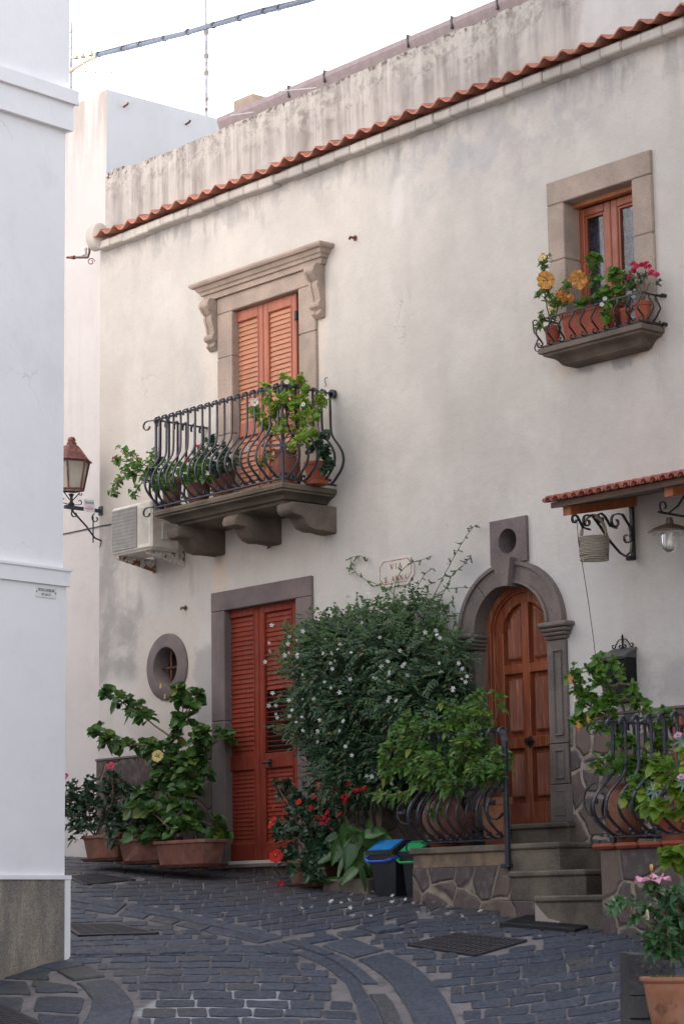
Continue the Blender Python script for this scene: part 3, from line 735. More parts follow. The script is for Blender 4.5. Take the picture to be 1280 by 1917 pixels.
shutter('shutter_door', (LDi[0], LDi[1], LDi[2], LDi[3]), .06, M_['shut_lo'], zmid, 29, 17, house, (zo0, zo1), (505,1428))
q = BDi; zm = P(500,795,.06).z
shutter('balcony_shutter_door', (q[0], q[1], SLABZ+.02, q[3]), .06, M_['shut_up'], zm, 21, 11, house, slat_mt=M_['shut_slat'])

# ---- round window
m = MB(); n_ = 48
c = OV; rO = OR_; rI = rO*.56
prof = [(rI, .28), (rI, 0), (rI+.012, YS-.004), (rO-.02, YS-.004), (rO, YS+.012), (rO, .05)]
m.loft([[(c.x+r*cos(2*pi*i/n_), y, c.z+r*sin(2*pi*i/n_)) for i in range(n_)] for r, y in prof], caps=False)
autosmooth(m.build('oval_window_surround', M_['stone_pink'], house), 40)
m = MB()
for dx in (-.06, .06): m.tube([(c.x+dx, .085, c.z-rI), (c.x+dx, .085, c.z+rI)], .009, 6)
m.tube([(c.x-rI, .07, c.z), (c.x+rI, .07, c.z)], .010, 6)
m.build('oval_window_grille', M_['iron_rust'], house)
m = MB(); m.prism([(c.x+(rI+.02)*cos(2*pi*i/32), c.z+(rI+.02)*sin(2*pi*i/32)) for i in range(32)], .14, .17)
n = N('dim_glass'); M_['dimglass'] = n.fin((.03,.035,.04), .08, spec=.8)
m.build('oval_window_pane', M_['dimglass'], house)

# ---- ventilation stone over the arch
x0, x1, z0, z1 = VS_; c = P(949,1013,YS); rx = (P(966,1013,YS).x-P(932,1013,YS).x)/2; rz = (P(949,990,YS).z-P(949,1037,YS).z)/2; rr = (rx+rz)/2
m = MB(); wall_with_holes(m, rect(x0, x1, z0, z1), [ellipse(c.x, c.z, rr, rr, 32)], YS, .22)
k = 4; lp = rect(x0, x1, z0, z1); m.add([(a, YS, b) for a, b in lp]+[(a, .05, b) for a, b in lp], [(i, i+4, (i+1) % 4+4, (i+1) % 4) for i in range(4)])
m.build('vent_stone', M_['stone_vent'], house)
m = MB(); m.prism(ellipse(c.x, c.z, rr+.02, rr+.02, 24), .19, .24); m.build('vent_back', plain('pale_vent_back', (.30,.28,.26), .9), house)

# ---- arched doorway
def ring_sector(m, cx_, cz, ri, ro, a0, a1, y0, y1, n=10, b=.0, m_=0):
    pts = [(cx_+ro*cos(a0+(a1-a0)*i/n), cz+ro*sin(a0+(a1-a0)*i/n)) for i in range(n+1)]
    qts = [(cx_+ri*cos(a1-(a1-a0)*i/n), cz+ri*sin(a1-(a1-a0)*i/n)) for i in range(n+1)]
    # split to quads
    for i in range(n):
        A = a0+(a1-a0)*i/n; B = a0+(a1-a0)*(i+1)/n
        q = [(cx_+ri*cos(A), cz+ri*sin(A)), (cx_+ro*cos(A), cz+ro*sin(A)), (cx_+ro*cos(B), cz+ro*sin(B)), (cx_+ri*cos(B), cz+ri*sin(B))]
        vs = [(a, y0, b_) for a, b_ in q]+[(a, y1, b_) for a, b_ in q]
        fs = [(0,1,2,3),(1,5,6,2),(4,0,3,7)]
        if i == 0: fs.append((0,4,5,1))
        if i == n-1: fs.append((3,2,6,7))
        m.add(vs, fs, m_)
m = MB(); ak = R(82), R(98)
for (A, B) in ((R(.6), R(81)), (R(99), R(130)), (R(131), R(179.4))):
    ring_sector(m, ACX, AZ, AIR, AR-.035, A, B, YS-.01, .3, 14); ring_sector(m, ACX, AZ, AR-.034, AR, A, B, YS-.03, .3, 14); ring_sector(m, ACX, AZ, AIR+.0, AIR+.03, A, B, YS-.025, YS-.009, 14)
ring_sector(m, ACX, AZ, AIR+.02, AR-.02, 0, pi, YS+.004, .2, 30, m_=1)
m.v = [(x, y, AZ+(z-AZ)*.92) for x, y, z in m.v]; recalc(m.build('arch_stones', [M_['stone_dark'], M_['mortar']], house))
m = MB(); ring_sector(m, ACX, AZ, AIR-.03, AR+.03, R(82), R(100), -.11, .25, 4)
m.v = [(x, y, AZ+(z-AZ)*.92) for x, y, z in m.v]; recalc(m.build('keystone', M_['stone_dark'], house))
def impost(xa, xb):
    m = MB(); pr_ = [(0,-.16),(-.05,-.16),(-.055,-.125),(-.075,-.12),(-.08,-.09),(-.095,-.085),(-.10,-.055),(-.115,-.05),(-.12,0),(0,.0)]
    w = .12; fr = pr_
    s0 = [(xa+w*.55+a*.55, .02, AZ+b) for a, b in fr]; s1 = [(xa+w*.55+a*.55, YS+a*.8, AZ+b) for a, b in fr]
    s2 = [(xb-w*.3-a*.3, YS+a*.8, AZ+b) for a, b in fr]; s3 = [(xb-w*.3-a*.3, .3, AZ+b) for a, b in fr]
    return s0, s1, s2, s3, m
PL0, PL1 = AXl-.02, AIl; PR0, PR1 = AIr, AXr+.03
for side, (a, b) in enumerate(((PL0, PL1), (PR0, PR1))):
    m = MB(); m.box(a+.03*(side == 0), b-.03*(side == 1), YS, .3, THZ+.62, AZ-.14, .006)
    m.box(a+.03*(side == 0)-.0, b-.03*(side == 1), YS-.004, .3, THZ+.30, THZ+.615, .006); m.box(a, b, YS-.012, .3, THZ-.0, THZ+.295, .006)
    # raised fillets on the pilaster
    fx0, fx1 = a+.07, b-.07
    for z0_, z1_ in ((THZ+.68, AZ-.22), (THZ+.34, THZ+.57), (THZ+.05, THZ+.25)):
        for (u0, u1, w0, w1) in ((fx0, fx1, z1_-.012, z1_), (fx0, fx1, z0_, z0_+.012), (fx0, fx0+.012, z0_+.012, z1_-.012), (fx1-.012, fx1, z0_+.012, z1_-.012)):
            m.box(u0, u1, YS-.018, YS+.01, w0, w1, .003)
    m.build('pilaster', M_['stone_dark'], house)
    m = MB(); e0, e1 = (a-.07, b) if side == 0 else (a, b+.07)
    for k, (pj, z0_, z1_) in enumerate(((.085,-.042,0),(.062,-.076,-.043),(.045,-.106,-.077),(.022,-.135,-.107))):
        l = e0+(.10-pj if side == 0 else -.0+(.10-pj)*.3-.03); r = e1-(.10-pj if side == 1 else (.10-pj)*.3-.03)
        m.box(l, r, YS-pj, .28, AZ+z0_, AZ+z1_-.001, .012)
    m.build('impost', M_['stone_dark'], house)
def sq(m): m.v = [(x, y, AZ+(z-AZ)*.92 if z > AZ else z) for x, y, z in m.v]
# timber door inside the arch
dy = .13; DR = AIR+.02; dx0, dx1 = ACX-DR, ACX+DR
ad = MB(); zsp = AZ
fr = [(dx0, THZ), (dx1, THZ)]+[(ACX+DR*cos(pi*i/24), zsp+DR*.92*sin(pi*i/24)) for i in range(25)]
ad.prism(fr[::-1], dy+.05, dy+.09)
door = recalc(ad.build('arched_door', M_['door'], house))
m = MB()                                          # frame
ring_sector(m, ACX, zsp, DR-.065, DR, 0, pi, dy-.04, dy+.06, 26); ring_sector(m, ACX, zsp, DR-.085, DR-.066, 0, pi, dy-.02, dy+.06, 26)
for (a, b, y_) in ((dx0, dx0+.065, -.04), (dx0+.066, dx0+.085, -.02), (dx1-.065, dx1, -.04), (dx1-.085, dx1-.066, -.02)): m.box(a, b, dy+y_, dy+.06, THZ, zsp, .004)
sq(m); recalc(m.build('door_frame', M_['door'], door))
m = MB(); ix0, ix1 = dx0+.085, dx1-.085; ri = DR-.085
W = ix1-ix0; st = .085; cw = .08; xm = ix0+W*.5
zr = [THZ, THZ+.18, P(985,1393,dy).z-.03, P(985,1393,dy).z+.06, P(975,1251,dy).z-.04, P(975,1251,dy).z+.035]
m.box(ix0, ix0+st, dy, dy+.05, THZ, zsp, .005); m.box(ix1-st, ix1, dy, dy+.05, THZ, zsp, .005)
m.box(xm-cw/2, xm+cw/2, dy-.002, dy+.05, THZ, zsp+ri-.08, .005)
ring_sector(m, ACX, zsp, ri-st, ri+.002, 0, pi, dy+.003, dy+.05, 24)
for k in (0, 2, 4): m.box(ix0+st, ix1-st, dy+.002, dy+.05, zr[k], zr[k+1], .005)
sq(m); recalc(m.build('stiles_and_rails', M_['door'], door))
for (z0_, z1_, topr) in ((zr[1], zr[2], 0), (zr[3], zr[4], 0), (zr[5], zsp+.1, 1)):
    for (a, b) in ((ix0+st, xm-cw/2), (xm+cw/2, ix1-st)):
        m = MB(); a_, b_ = a+.03, b-.03
        m.box(a_, b_, dy+.03, dy+.052, z0_+.04, z1_-.03 if not topr else z1_, .01)
        if topr:
            s = 1 if a > ACX-.05 else -1
            pts = [(a_, z1_+.001), (b_, z1_+.001)]
            rr_ = ri-st-.03; arc = []
            for i in range(13):
                x = (b_+(a_-b_)*i/12); h_ = math.sqrt(max(0, rr_**2-(x-ACX)**2)); arc.append((x, max(z1_+.002, zsp+h_)))
            m.prism((pts+arc)[::-1], dy+.03, dy+.052)
        for k in range(4):
            xx = a_+(b_-a_)*(k+.5)/4; ht = z1_-.05 if not topr else zsp+math.sqrt(max(0.001, (ri-st-.05)**2-(xx-ACX)**2))
            m.prism([(xx-.018, dy+.03), (xx, dy+.012), (xx+.018, dy+.03)], z0_+.06, ht, axis='z')
        sq(m); recalc(m.build('panel', M_['door'], door))
c = P(989,1388,dy-.02); m = MB()
for s_, y_ in ((.05, dy-.012), (.028, dy-.05)):
    m.prism([(c.x-s_, c.z), (c.x, c.z-s_), (c.x+s_, c.z), (c.x, c.z+s_)], y_, dy+.0)
m.build('door_knob', metal('old_bronze_knob', (.06,.045,.035), .4, .7), door)

# ---- upper window
wx0, wx1 = WDi[0], WDi[1]+.1; wz1 = WDi[3]; wz0 = WZ0+.0; wy = .12
m = MB(); fw_ = .035
m.box(wx0, wx0+fw_, wy-.03, wy+.03, wz0, wz1, .004); m.box(wx1-fw_, wx1, wy-.03, wy+.03, wz0, wz1, .004); m.box(wx0+fw_, wx1-fw_, wy-.03, wy+.03, wz1-.05, wz1, .004)
wf = m.build('window', M_['winframe'], house)
xm = P(1145,450,wy+.05).x
for (a, b) in ((wx0+fw_+.003, xm+.0), (xm+.004, wx1-fw_-.003)):
    m = MB(); s_ = .07; y0_, y1_ = wy+.035, wy+.085
    m.box(a, a+s_, y0_, y1_, wz0, wz1-.055, .008); m.box(b-s_, b, y0_, y1_, wz0, wz1-.055, .008); m.box(a+s_, b-s_, y0_, y1_-.001, wz1-.125, wz1-.055, .008); m.box(a+s_, b-s_, y0_, y1_-.001, wz0, wz0+.08, .008)
    for (u, v_) in ((a+s_, a+s_+.02), (b-s_-.02, b-s_)): m.box(u, v_, y0_+.012, y1_-.004, wz0+.08, wz1-.125, .003)
    m.box(a+s_+.02, b-s_-.02, y0_+.012, y1_-.005, wz1-.145, wz1-.125, .003)
    m.build('sash', M_['winwood'], wf)
    m = MB(); m.box(a+s_+.0, b-s_-.0, y0_+.028, y0_+.034, wz0+.07, wz1-.13)
    n = N('window_glass'); n.fin((.9,.92,.95), .02, spec=.6)
    gl = n.nn('ShaderNodeBsdfGlossy'); gl.inputs['Roughness'].default_value = .03; tr = n.nn('ShaderNodeBsdfTransparent'); tr.inputs[0].default_value = (.85,.88,.92,1)
    lw = n.nn('ShaderNodeLayerWeight'); lw.inputs[0].default_value = .35; ms = n.nn('ShaderNodeMixShader'); n.ln(n.ramp(lw.outputs['Fresnel'], 0, 1, .012, .10), ms.inputs[0])
    n.ln(tr.outputs[0], ms.inputs[1]); n.ln(gl.outputs[0], ms.inputs[2]); n.ln(ms.outputs[0], n.out.inputs[0])
    M_['glass'] = n.mat; m.build('pane', n.mat, wf)
m = MB(); nn_ = 40; m.loft([[(wx0+(wx1-wx0)*i/nn_, .26+.012*sin(i*1.3), z) for i in range(nn_+1)] for z in (wz0, wz1)], caps=False, closed=False)
n = N('curtain_with_reflection'); c_ = n.mix(n.ramp(n.noise(16, detail=6, dist=1.5), .42, .6), (.11,.10,.125), (.045,.04,.052)); c_ = n.mix(n.ramp(n.xyz()[2], wz0+.15, wz0+.5, .8, 0), c_, (.20,.20,.225))  # mottled violet-grey paints the panes' reflection; the paler foot is curtain
m.build('curtain', n.fin(c_, .9), wf)
# window sill: moulded stone shelf
sl_, sr_ = P(1006,652,-.27), P(1199,593,-.27); sz = P(1200,602,-.27).z; print('sill', sl_, sr_)
prof = [(0,-.155),(-.10,-.155),(-.135,-.14),(-.16,-.105),(-.19,-.08),(-.24,-.068),(-.245,-.052),(-.27,-.045),(-.27,-.005),(-.26,0),(0,0)]
m = MB(); mitred(m, prof, sl_.x, sr_.x, sz); autosmooth(m.build('window_sill', M_['sill'], house), 30)

# ---- balcony
BX0, BX1 = P(287,955,-.63).x, P(529,901,-.63).x
BY = -.63
prof = [(0,-.165),(-.42,-.165),(-.46,-.15),(-.475,-.13),(-.51,-.122),(-.53,-.10),(-.57,-.078),(-.605,-.07),(-.61,-.055),(-.63,-.048),(-.637,-.02),(-.625,0),(0,0)]
m = MB(); mitred(m, prof, BX0, BX1, SLABZ)
bal = autosmooth(m.build('balcony', M_['sill'], house), 30)
print('balcony', BX0, BX1, SLABZ)
def corbel(px, Yp=-.35):
    c = P(px[0], px[1], Yp); w = .095
    zt = SLABZ-.162
    pr_ = [(.02,0),(-.50,0),(-.54,-.02),(-.555,-.065),(-.535,-.105),(-.49,-.12),(-.43,-.115),(-.40,-.13),(-.38,-.17),(-.33,-.215),(-.25,-.235),(-.16,-.225),(-.08,-.235),(.02,-.235)]
    pr_ = [(a_+U(-.008,.008)*(a_ < 0), b_+U(-.006,.006)*(b_ < 0)) for a_, b_ in pr_]
    m = MB(); rings = []
    for dx, s in ((-w, .96), (-w+.02, 1), (w-.02, 1), (w, .96)): rings.append([(c.x+dx, a*s, zt+b*s) for a, b in pr_])
    m.loft(rings); autosmooth(m.build('corbel', stone('stained_corbel_stone', (.19,.145,.115), (.11,.088,.072), .35), bal), 45)
for q in ((366,985), (470,962), (572,940)): corbel(q, -.28)

# ---- wrought iron railings
def spiral(c, u, v_, r, a0, turns, n=12, shrink=.35):
    return [c+u*(cos(a0+2*pi*turns*i/n)*r*(1-(1-shrink)*i/n))+v_*(sin(a0+2*pi*turns*i/n)*r*(1-(1-shrink)*i/n)) for i in range(n+1)]
def bellied(p, out, zt, zb, belly, w=.022, th=.010, curl=True, topcurl=True, straight=.48):
    m = MB(); p = V(p); out = V(out).normalized(); side = out.cross(V((0,0,1))); H = zt-zb
    path = []
    if topcurl: path += [V((p.x,p.y,0))+out*(d)+V((0,0,zt+e)) for d, e in ((.05,-.045),(.058,-.02),(.045,.006),(.022,.016),(0,.008))]
    n_ = 20
    prof = [(0,0),(.2,0),(.38,.02),(.46,.12),(.53,.36),(.60,.68),(.67,.91),(.74,1),(.81,.95),(.87,.76),(.93,.45),(.975,.16)]
    for t, d in prof[(1 if topcurl else 0):]: path.append(V((p.x,p.y,0))+out*(belly*d)+V((0,0,zt-H*t)))
    if curl:
        c = V((p.x,p.y,zb+.042))+out*(belly*-.02)
        path += [V((p.x,p.y,zb+.006))+out*(-.02)]
        path += spiral(V((p.x,p.y,zb+.036))-out*(.03), out*1, V((0,0,1)), .03, -pi/2, -.8, 9, .5)
    # smooth the path
    q = [path[0]]
    for i in range(len(path)-1):
        a = path[max(i-1,0)]; b = path[i]; c = path[i+1]; d = path[min(i+2, len(path)-1)]
        for t in (.5, 1):
            q.append(.5*((2*b)+(c-a)*t+(2*a-5*b+4*c-d)*t*t+(3*b-a-3*c+d)*t**3))
    m.ribbon(q, w, th, side); return m
def railing(name, parent, corners, zt, zb, belly, spacing, mt, ends=True, skip_sides=(), post=True):
    # corners: list of ground points (x,y) round the balcony; the belly pushes outwards
    pts = [V((a, b, 0)) for a, b in corners]
    m = MB(); m.ribbon([V((p.x,p.y,zt+.0)) for p in pts], .03, .014, (0,0,1)) if False else None
    for i in range(len(pts)-1):
        a, b = pts[i], pts[i+1]; sd_ = (b-a).cross(V((0,0,1)))
        m.ribbon([V((a.x,a.y,zt)), V((b.x,b.y,zt))], .034, .012, sd_)
    root = m.build(name, mt, parent)
    m = MB()
    for i in range(len(pts)-1):
        a, b = pts[i], pts[i+1]; sd_ = (b-a).cross(V((0,0,1))); m.ribbon([V((a.x,a.y,zb+.0)), V((b.x,b.y,zb+.0))], .028, .012, sd_)
    m.build('bottom_rail', mt, root)
    for i in range(len(pts)-1):
        a, b = pts[i], pts[i+1]; L = (b-a).length; n_ = max(1, round(L/spacing)); out = (b-a).normalized().cross(V((0,0,1)))
        for k in range(n_):
            t = (k+.5)/n_ ; p = a.lerp(b, t)
            bellied(p, out, zt, zb, belly).build('baluster', mt, root)
    return root
IR = M_['iron']; RZ = P(529,719,BY-.0).z; RY = BY+.02
rail = railing('balcony_railing', house, [(BX0+.02, 0), (BX0+.02, RY), (BX1-.02, RY), (BX1-.02, 0)], RZ, SLABZ+.035, .17, .107, IR)
def post_ornament(p, out, zt, zb, belly, root, cross=True, w=.03):
    # the corner bar with C scrolls and a cross arrow
    p = V((p[0], p[1], 0)); out = V(out).normalized(); sd_ = out.cross(V((0,0,1)))
    m = MB(); m.tube([p+V((0,0,zt+.02)), p+V((0,0,zb))], .014, 6); 
    zc = zb+(zt-zb)*.36
    for s in (-1, 1):
        c = p+sd_*(s*.075)+out*.03+V((0,0,zc))
        path = []
        for i in range(15):
            a = -pi*.62+2*pi*.62*i/14; path.append(c+sd_*(s*-.062*cos(a))+V((0,0,.105*sin(a))))
        e0 = path[-1]; path += [e0+sd_*(s*.03)+V((0,0,-.004)), e0+sd_*(s*.045)+V((0,0,-.03)), e0+sd_*(s*.03)+V((0,0,-.05)), e0+sd_*(s*.012)+V((0,0,-.04))]
        s0 = path[0]; path = [s0+sd_*(s*.012)+V((0,0,.04)), s0+sd_*(s*.03)+V((0,0,.05)), s0+sd_*(s*.045)+V((0,0,.03)), s0+sd_*(s*.03)+V((0,0,.004))]+path
        m.ribbon(path, .03, .009, out)
    if cross:
        cc = p+out*.035+V((0,0,zc)); m.ribbon([cc-sd_*.15, cc+sd_*.15], .022, .008, V((0,0,1)))
        for s in (-1, 1): m.add([cc+sd_*(s*.145)+V((0,0,.03)), cc+sd_*(s*.145)-V((0,0,.03)), cc+sd_*(s*.195)], [(0,1,2)])
    m.build('corner_scroll', IR, root)
post_ornament((BX1-.02, RY), (.7,-.7,0), RZ+.02, SLABZ-.0, .1, rail)
post_ornament((BX0+.02, RY), (-.7,-.7,0), RZ-.0, SLABZ-.0, .1, rail)
def endcurl(p, d, root, z, r=.05):                # scroll tips that stick out past the corner
    m = MB(); p = V((p[0], p[1], z)); d = V(d).normalized()
    m.ribbon([p, p+d*.09]+spiral(p+d*.1+V((0,0,-r)), d, V((0,0,1)), r, pi/2, -.75, 9, .55), .02, .008, d.cross(V((0,0,1)))); m.build('end_curl', IR, root)
endcurl((BX0+.02, RY), (-1,-.35,0), rail, RZ); endcurl((BX0+.02, RY), (-1,-.35,0), rail, SLABZ+.04)
m = MB(); a = V((BX1-.02, 0, RZ)); m.tube([a+V((0,-.04,0)), a+V((0,.02,0))], .04, 10); m.build('wall_rose', IR, rail)
# window railing
wz = P(1200,560,-.24).z; wb = sz+.02; rx0, rx1 = P(1010,600,-.22).x, P(1200,560,-.22).x
wl_ = P(1003,603,-.24); wr_ = P(1200,547,-.24); print('winrail', wl_, wr_)
WRX0, WRX1 = P(1012,637,-.24).x, P(1201,592,-.24).x; WRZ = (P(1035,592,-.24).z+P(1200,546,-.24).z)/2
m = MB()
for i, (a, b) in enumerate((((WRX0,.0),(WRX0,-.24)), ((WRX0,-.24),(WRX1,-.24)), ((WRX1,-.24),(WRX1,0)))):
    m.ribbon([V((*a, WRZ)), V((*b, WRZ))], .012, .012, (0,0,1))
wrl = m.build('window_railing', M_['iron_black'], house)
m = MB()
for i, (a, b) in enumerate((((WRX0,.0),(WRX0,-.24)), ((WRX0,-.24),(WRX1,-.24)), ((WRX1,-.24),(WRX1,0)))):
    m.ribbon([V((*a, sz+.015)), V((*b, sz+.015))], .014, .014, (0,0,1))
for z in (sz+.015, WRZ):
    m.tube([V((WRX1,-.1,z)), V((WRX1+.03,-.03,z)), V((WRX1+.035,.01,z))], .008, 6); m.tube([V((WRX1+.035,-.04,z)), V((WRX1+.035,.0,z))], .016, 8)
m.build('bottom_rail', M_['iron_black'], wrl)
nb = 9
for k in range(nb+1):
    p = V((WRX0+(WRX1-WRX0)*k/nb, -.24, 0)); H = WRZ-sz-.01
    m = MB(); path = [p+V((0,0,WRZ+.004))]
    for t, d in ((.15,.005),(.3,.03),(.45,.055),(.58,.05),(.72,.01),(.84,-.02),(.95,-.005),(1,.02),(.95,.045),(.88,.042),(.87,.022)): path.append(p+V((0,-d,WRZ-H*t)))
    m.ribbon(path, .012, .009, (1,0,0)); m.build('baluster', M_['iron_black'], wrl)
for y_ in (-.08, -.16):
    p = V((WRX1, y_, 0)); path = [p+V((0,0,WRZ))]+[p+V((d,0,WRZ-H*t)) for t, d in ((.15,.005),(.3,.03),(.5,.05),(.72,.01),(.86,-.02),(1,.02),(.92,.045))]
    m = MB(); m.ribbon(path, .012, .009, (0,1,0)); m.build('baluster', M_['iron_black'], wrl)
m = MB(); c = V((WRX0, -.24, (WRZ+sz)/2)); d = V((-1,-.3,0)).normalized()
path = spiral(c+d*.045+V((0,0,H*.42)), d, V((0,0,1)), .03, pi*.2, .8, 8, .5)[::-1]+[c+d*.06+V((0,0,H*.1)), c+d*.02+V((0,0,-H*.1)), c+d*.05+V((0,0,-H*.35))]+spiral(c+d*.02+V((0,0,-H*.45)), d, V((0,0,1)), .04, 0, -.7, 8, .5)
m.ribbon(path, .01, .008, d.cross(V((0,0,1)))); m.build('end_curl', M_['iron_black'], wrl)
# ---- entrance steps and raised terrace
TY = -.95
z2 = P(1000,1578,TY).z; z3 = P(1000,1630,-1.17).z; z4 = P(1060,1676,-1.4).z
s1r = P(1062,1540,-.12).x; s2r = P(1048,1578,TY).x; s3l, s3r = P(952,1630,-1.17).x, P(1097,1630,-1.17).x; s4l, s4r = P(1000,1676,-1.4).x, P(1127,1676,-1.4).x+.05
tl = P(769,1585,TY).x
print('steps', THZ, z2, z3, z4, s1r, s2r, s3l, s3r, s4l, s4r, tl)
def step(x0, x1, yf, yb, zt, zb, nose=.02, th=.045):
    m = MB(); m.box(x0, x1, yf-nose, yb, zt-th, zt, .012); m.box(x0+.01, x1-.01, yf, yb, zb, zt-th-.001, .006); return m.build('step', M_['step'], house)
step(ACX-AR-.05, s1r, -.10, .25, THZ, z2-.0)
sL = P(950,1578,TY).x
step(sL, s2r, TY, -.03, z2, z3-.02)
step(s3l, s3r, -1.17, TY+.05, z3, z4-.03); step(s4l, s4r, -1.4, -1.17+.05, z4, G(s4l,-1.4)-.25)
tg = G(tl, TY)
m = MB(); m.box(tl, sL-.002, TY-.025, -.03, z2-.05, z2, .008); m.build('terrace_coping', M_['step'], house)
n = N('tan_render_band'); M_['tan'] = n.fin(n.mix(n.ramp(n.noise(7, detail=7, rough=.7), .4, .6), (.24,.17,.11), (.13,.10,.08)), .9, n.bump(n.noise(30, detail=5), .5, .01))
zb_ = P(900,1622,TY).z
m = MB(); m.box(tl+.02, sL-.002, TY, -.03, zb_, z2-.051, .004); m.build('terrace_band', M_['tan'], house)
m = MB(); m.box(tl+.012, sL-.001, TY-.006, -.03, tg-.5, zb_-.001, .006); m.box(sL, s3l-.1, TY-.006, -.03, tg-.7, z3-.02, .006); m.build('terrace_wall', M_['rubble_fine'], house)
gz_ = G(s4l, -1.4)-.05
m = MB(); m.prism([(s4l+.008, z4-.05), (s4l+.008, gz_), (s4l+.30, gz_), (s4l+.24, gz_+.07), (s4l+.13, gz_+.09), (s4l+.06, z4-.10)], -1.408, -1.395); m.build('plaster_skirt', M_['mortar'], house)
m = MB(); m.box(s3l-.10, s4l+.0, TY-.225, TY-.008, G(s4l,-1.2)-.3, z4-.03, .006); m.box(s3l-.10, s3l-.002, TY-.20, TY-.008, z4-.029, z3-.03, .006); m.box(s4l+.001, s4l+.03, -1.39, TY-.2, gz_-.2, z4-.05, .003); m.build('step_cheek', M_['rubble_fine'], house)
# terrace railing
tz0 = z2+.04; tzt = P(905,1370,TY+.06).z; print('terrace rail', tz0, tzt)
trx0 = P(800,1572,TY+.04).x-.0; trx1 = P(948,1500,TY-.03).x
tr_ = railing('terrace_railing', house, [(tl+.08, -.1), (tl+.08, TY+.05), (trx1-.04, TY+.05)], tzt, tz0, .20, .112, IR)
m = MB(); pz0 = P(947,1622,TY-.04).z; p = V((trx1, TY-.035, 0))
m.ribbon([p+V((-.14,.085,tzt)), p+V((-.09,.06,tzt)), p+V((-.045,.02,tzt-.015)), p+V((-.01,0,tzt-.06)), p+V((0,0,tzt-.12))], .045, .014, (.5,.8,0))
m.box(p.x-.018, p.x+.018, p.y-.018, p.y+.018, pz0, tzt-.09, .004); m.box(p.x-.06, p.x+.02, p.y-.02, p.y+.06, pz0-.01, pz0+.02, .003)
m.build('newel_post', IR, tr_)
def cscroll(p, out, zc, root, R_=.11, w=.03):
    p = V((p[0], p[1], zc)); out = V(out).normalized(); path = [p+out*(R_*cos(a))+V((0,0,1.25*R_*sin(a))) for a in [(-.78+1.56*i/18)*pi for i in range(19)]]
    m = MB(); m.ribbon(path, w, .009, out.cross(V((0,0,1)))); m.ribbon([p+out*.02, p-out*0+out*R_], .022, .012, V((0,0,1))); m.tube([p+out*.0, p+out*.02], .02, 6); m.build('side_scroll', IR, root)
cscroll((P(925,1503,TY-.1).x, TY-.1), (-1,-.1,0), P(920,1503,TY-.1).z, tr_, .10)
cscroll((tl+.0, TY-.05), (-1,-.5,0), P(742,1523,TY).z, tr_, .07, .018)
endcurl((tl+.08, TY+.05), (-1,-.5,0), tr_, tz0+.01, .045)
# ---- right hand planter wall with red tile coping
RYF = -1.5; rX = P(1124,1640,RYF).x; rZ = P(1200,1576,RYF).z
m = MB(); m.box(rX, XR, RYF, -.03, -2.3, rZ-.045, .006); m.build('planter_wall', rubble('mauve_brown_rubble', sc=3.0, jw=.03, mort=(.33,.27,.21)), house)
m = MB(); x = rX-.05
while x < XR:
    L = .21; m.box(x, x+L-.004, RYF-.045, RYF+.28, rZ-.04, rZ, .018); x += L
m.build('tile_coping', M_['clay_red'], house)
rzt = P(1200,1345,RYF+.1).z; rr_ = railing('planter_railing', house, [(rX+.02, -.05), (rX+.02, RYF+.08), (XR+.2, RYF+.08)], rzt, rZ+.045, .22, .118, IR)
m = MB(); m.box(rX+.03, rX+.07, RYF+.06, RYF+.1, rZ, rZ+.05, .004); m.build('foot', IR, rr_)
cscroll((rX+.02, RYF-.03), (-1,-.5,0), P(1110,1500,RYF).z, rr_, .10, .03)
endcurl((rX+.02, RYF+.08), (-1,-.4,0), rr_, rZ+.07, .045); endcurl((rX+.02, RYF+.08), (-1,-.4,0), rr_, rzt, .05)
m = MB(); c = P(1095,1590,-.03); m.tube([(c.x, -.05, c.z), (c.x, .0, c.z)], [.045,.045], 16, caps=False); m.prism(ellipse(c.x, c.z, .038, .038, 16), -.036, -.03, 1)
m.build('drain_pipe_hole', [M_['mortar'], plain('black_hole', (.005,.005,.005), .9)], house)
# ---- canopy over the side door
cy = -.80; cl = P(1030,940,cy); crx = XR; cz = P(1155,917,cy).z; print('canopy', cl, cz)
sl = math.tan(R(11)); can = MB()
x0, x1 = cl.x, crx
can.add([(x0,cy,cz),(x1,cy,cz),(x1,.0,cz-cy*sl),(x0,.0,cz-cy*sl),(x0,cy,cz-.045),(x1,cy,cz-.045),(x1,0,cz-cy*sl-.045),(x0,0,cz-cy*sl-.045)], [(0,1,2,3),(7,6,5,4),(0,4,5,1),(3,7,4,0),(1,5,6,2)])
canopy = recalc(can.build('canopy', wood('weathered_board', (.17,.10,.07), (.10,.065,.05), .7, vertical=False), house))
m = MB(); x = x0-.02; k = 0; wl2 = .088
while x < x1:
    j = U(-.01,.01)
    for (yy0, yy1, dz) in ((cy-.06, cy+.26, .0), (cy+.22, cy+.5, .006), (cy+.46, .0, .012)):
        pts = [(.5*wl2*cos(a*pi/6)*.95, .034*sin(a*pi/6)) for a in range(7)]
        rings = []
        for yy in (yy0+j, yy1): 
            zb0 = cz+(yy-cy)*sl+.022+dz; rings.append([(x+wl2/2+a, yy, zb0+b) for a, b in pts]+[(x+wl2/2+a*.75, yy, zb0+b-.014) for a, b in pts[::-1]])
        m.loft(rings)
        rings = []
        for yy in (yy0+j+.02, yy1): 
            zb0 = cz+(yy-cy)*sl+.03+dz-.0; rings.append([(x+a*.9, yy, zb0-b*.75) for a, b in pts]+[(x+a*.7, yy, zb0-b*.75+.012) for a, b in pts[::-1]])
        m.loft(rings)
    x += wl2
autosmooth(m.build('canopy_tiles', clay('red_clay_tile', (.40,.13,.09), (.30,.09,.07), .3), canopy), 50)
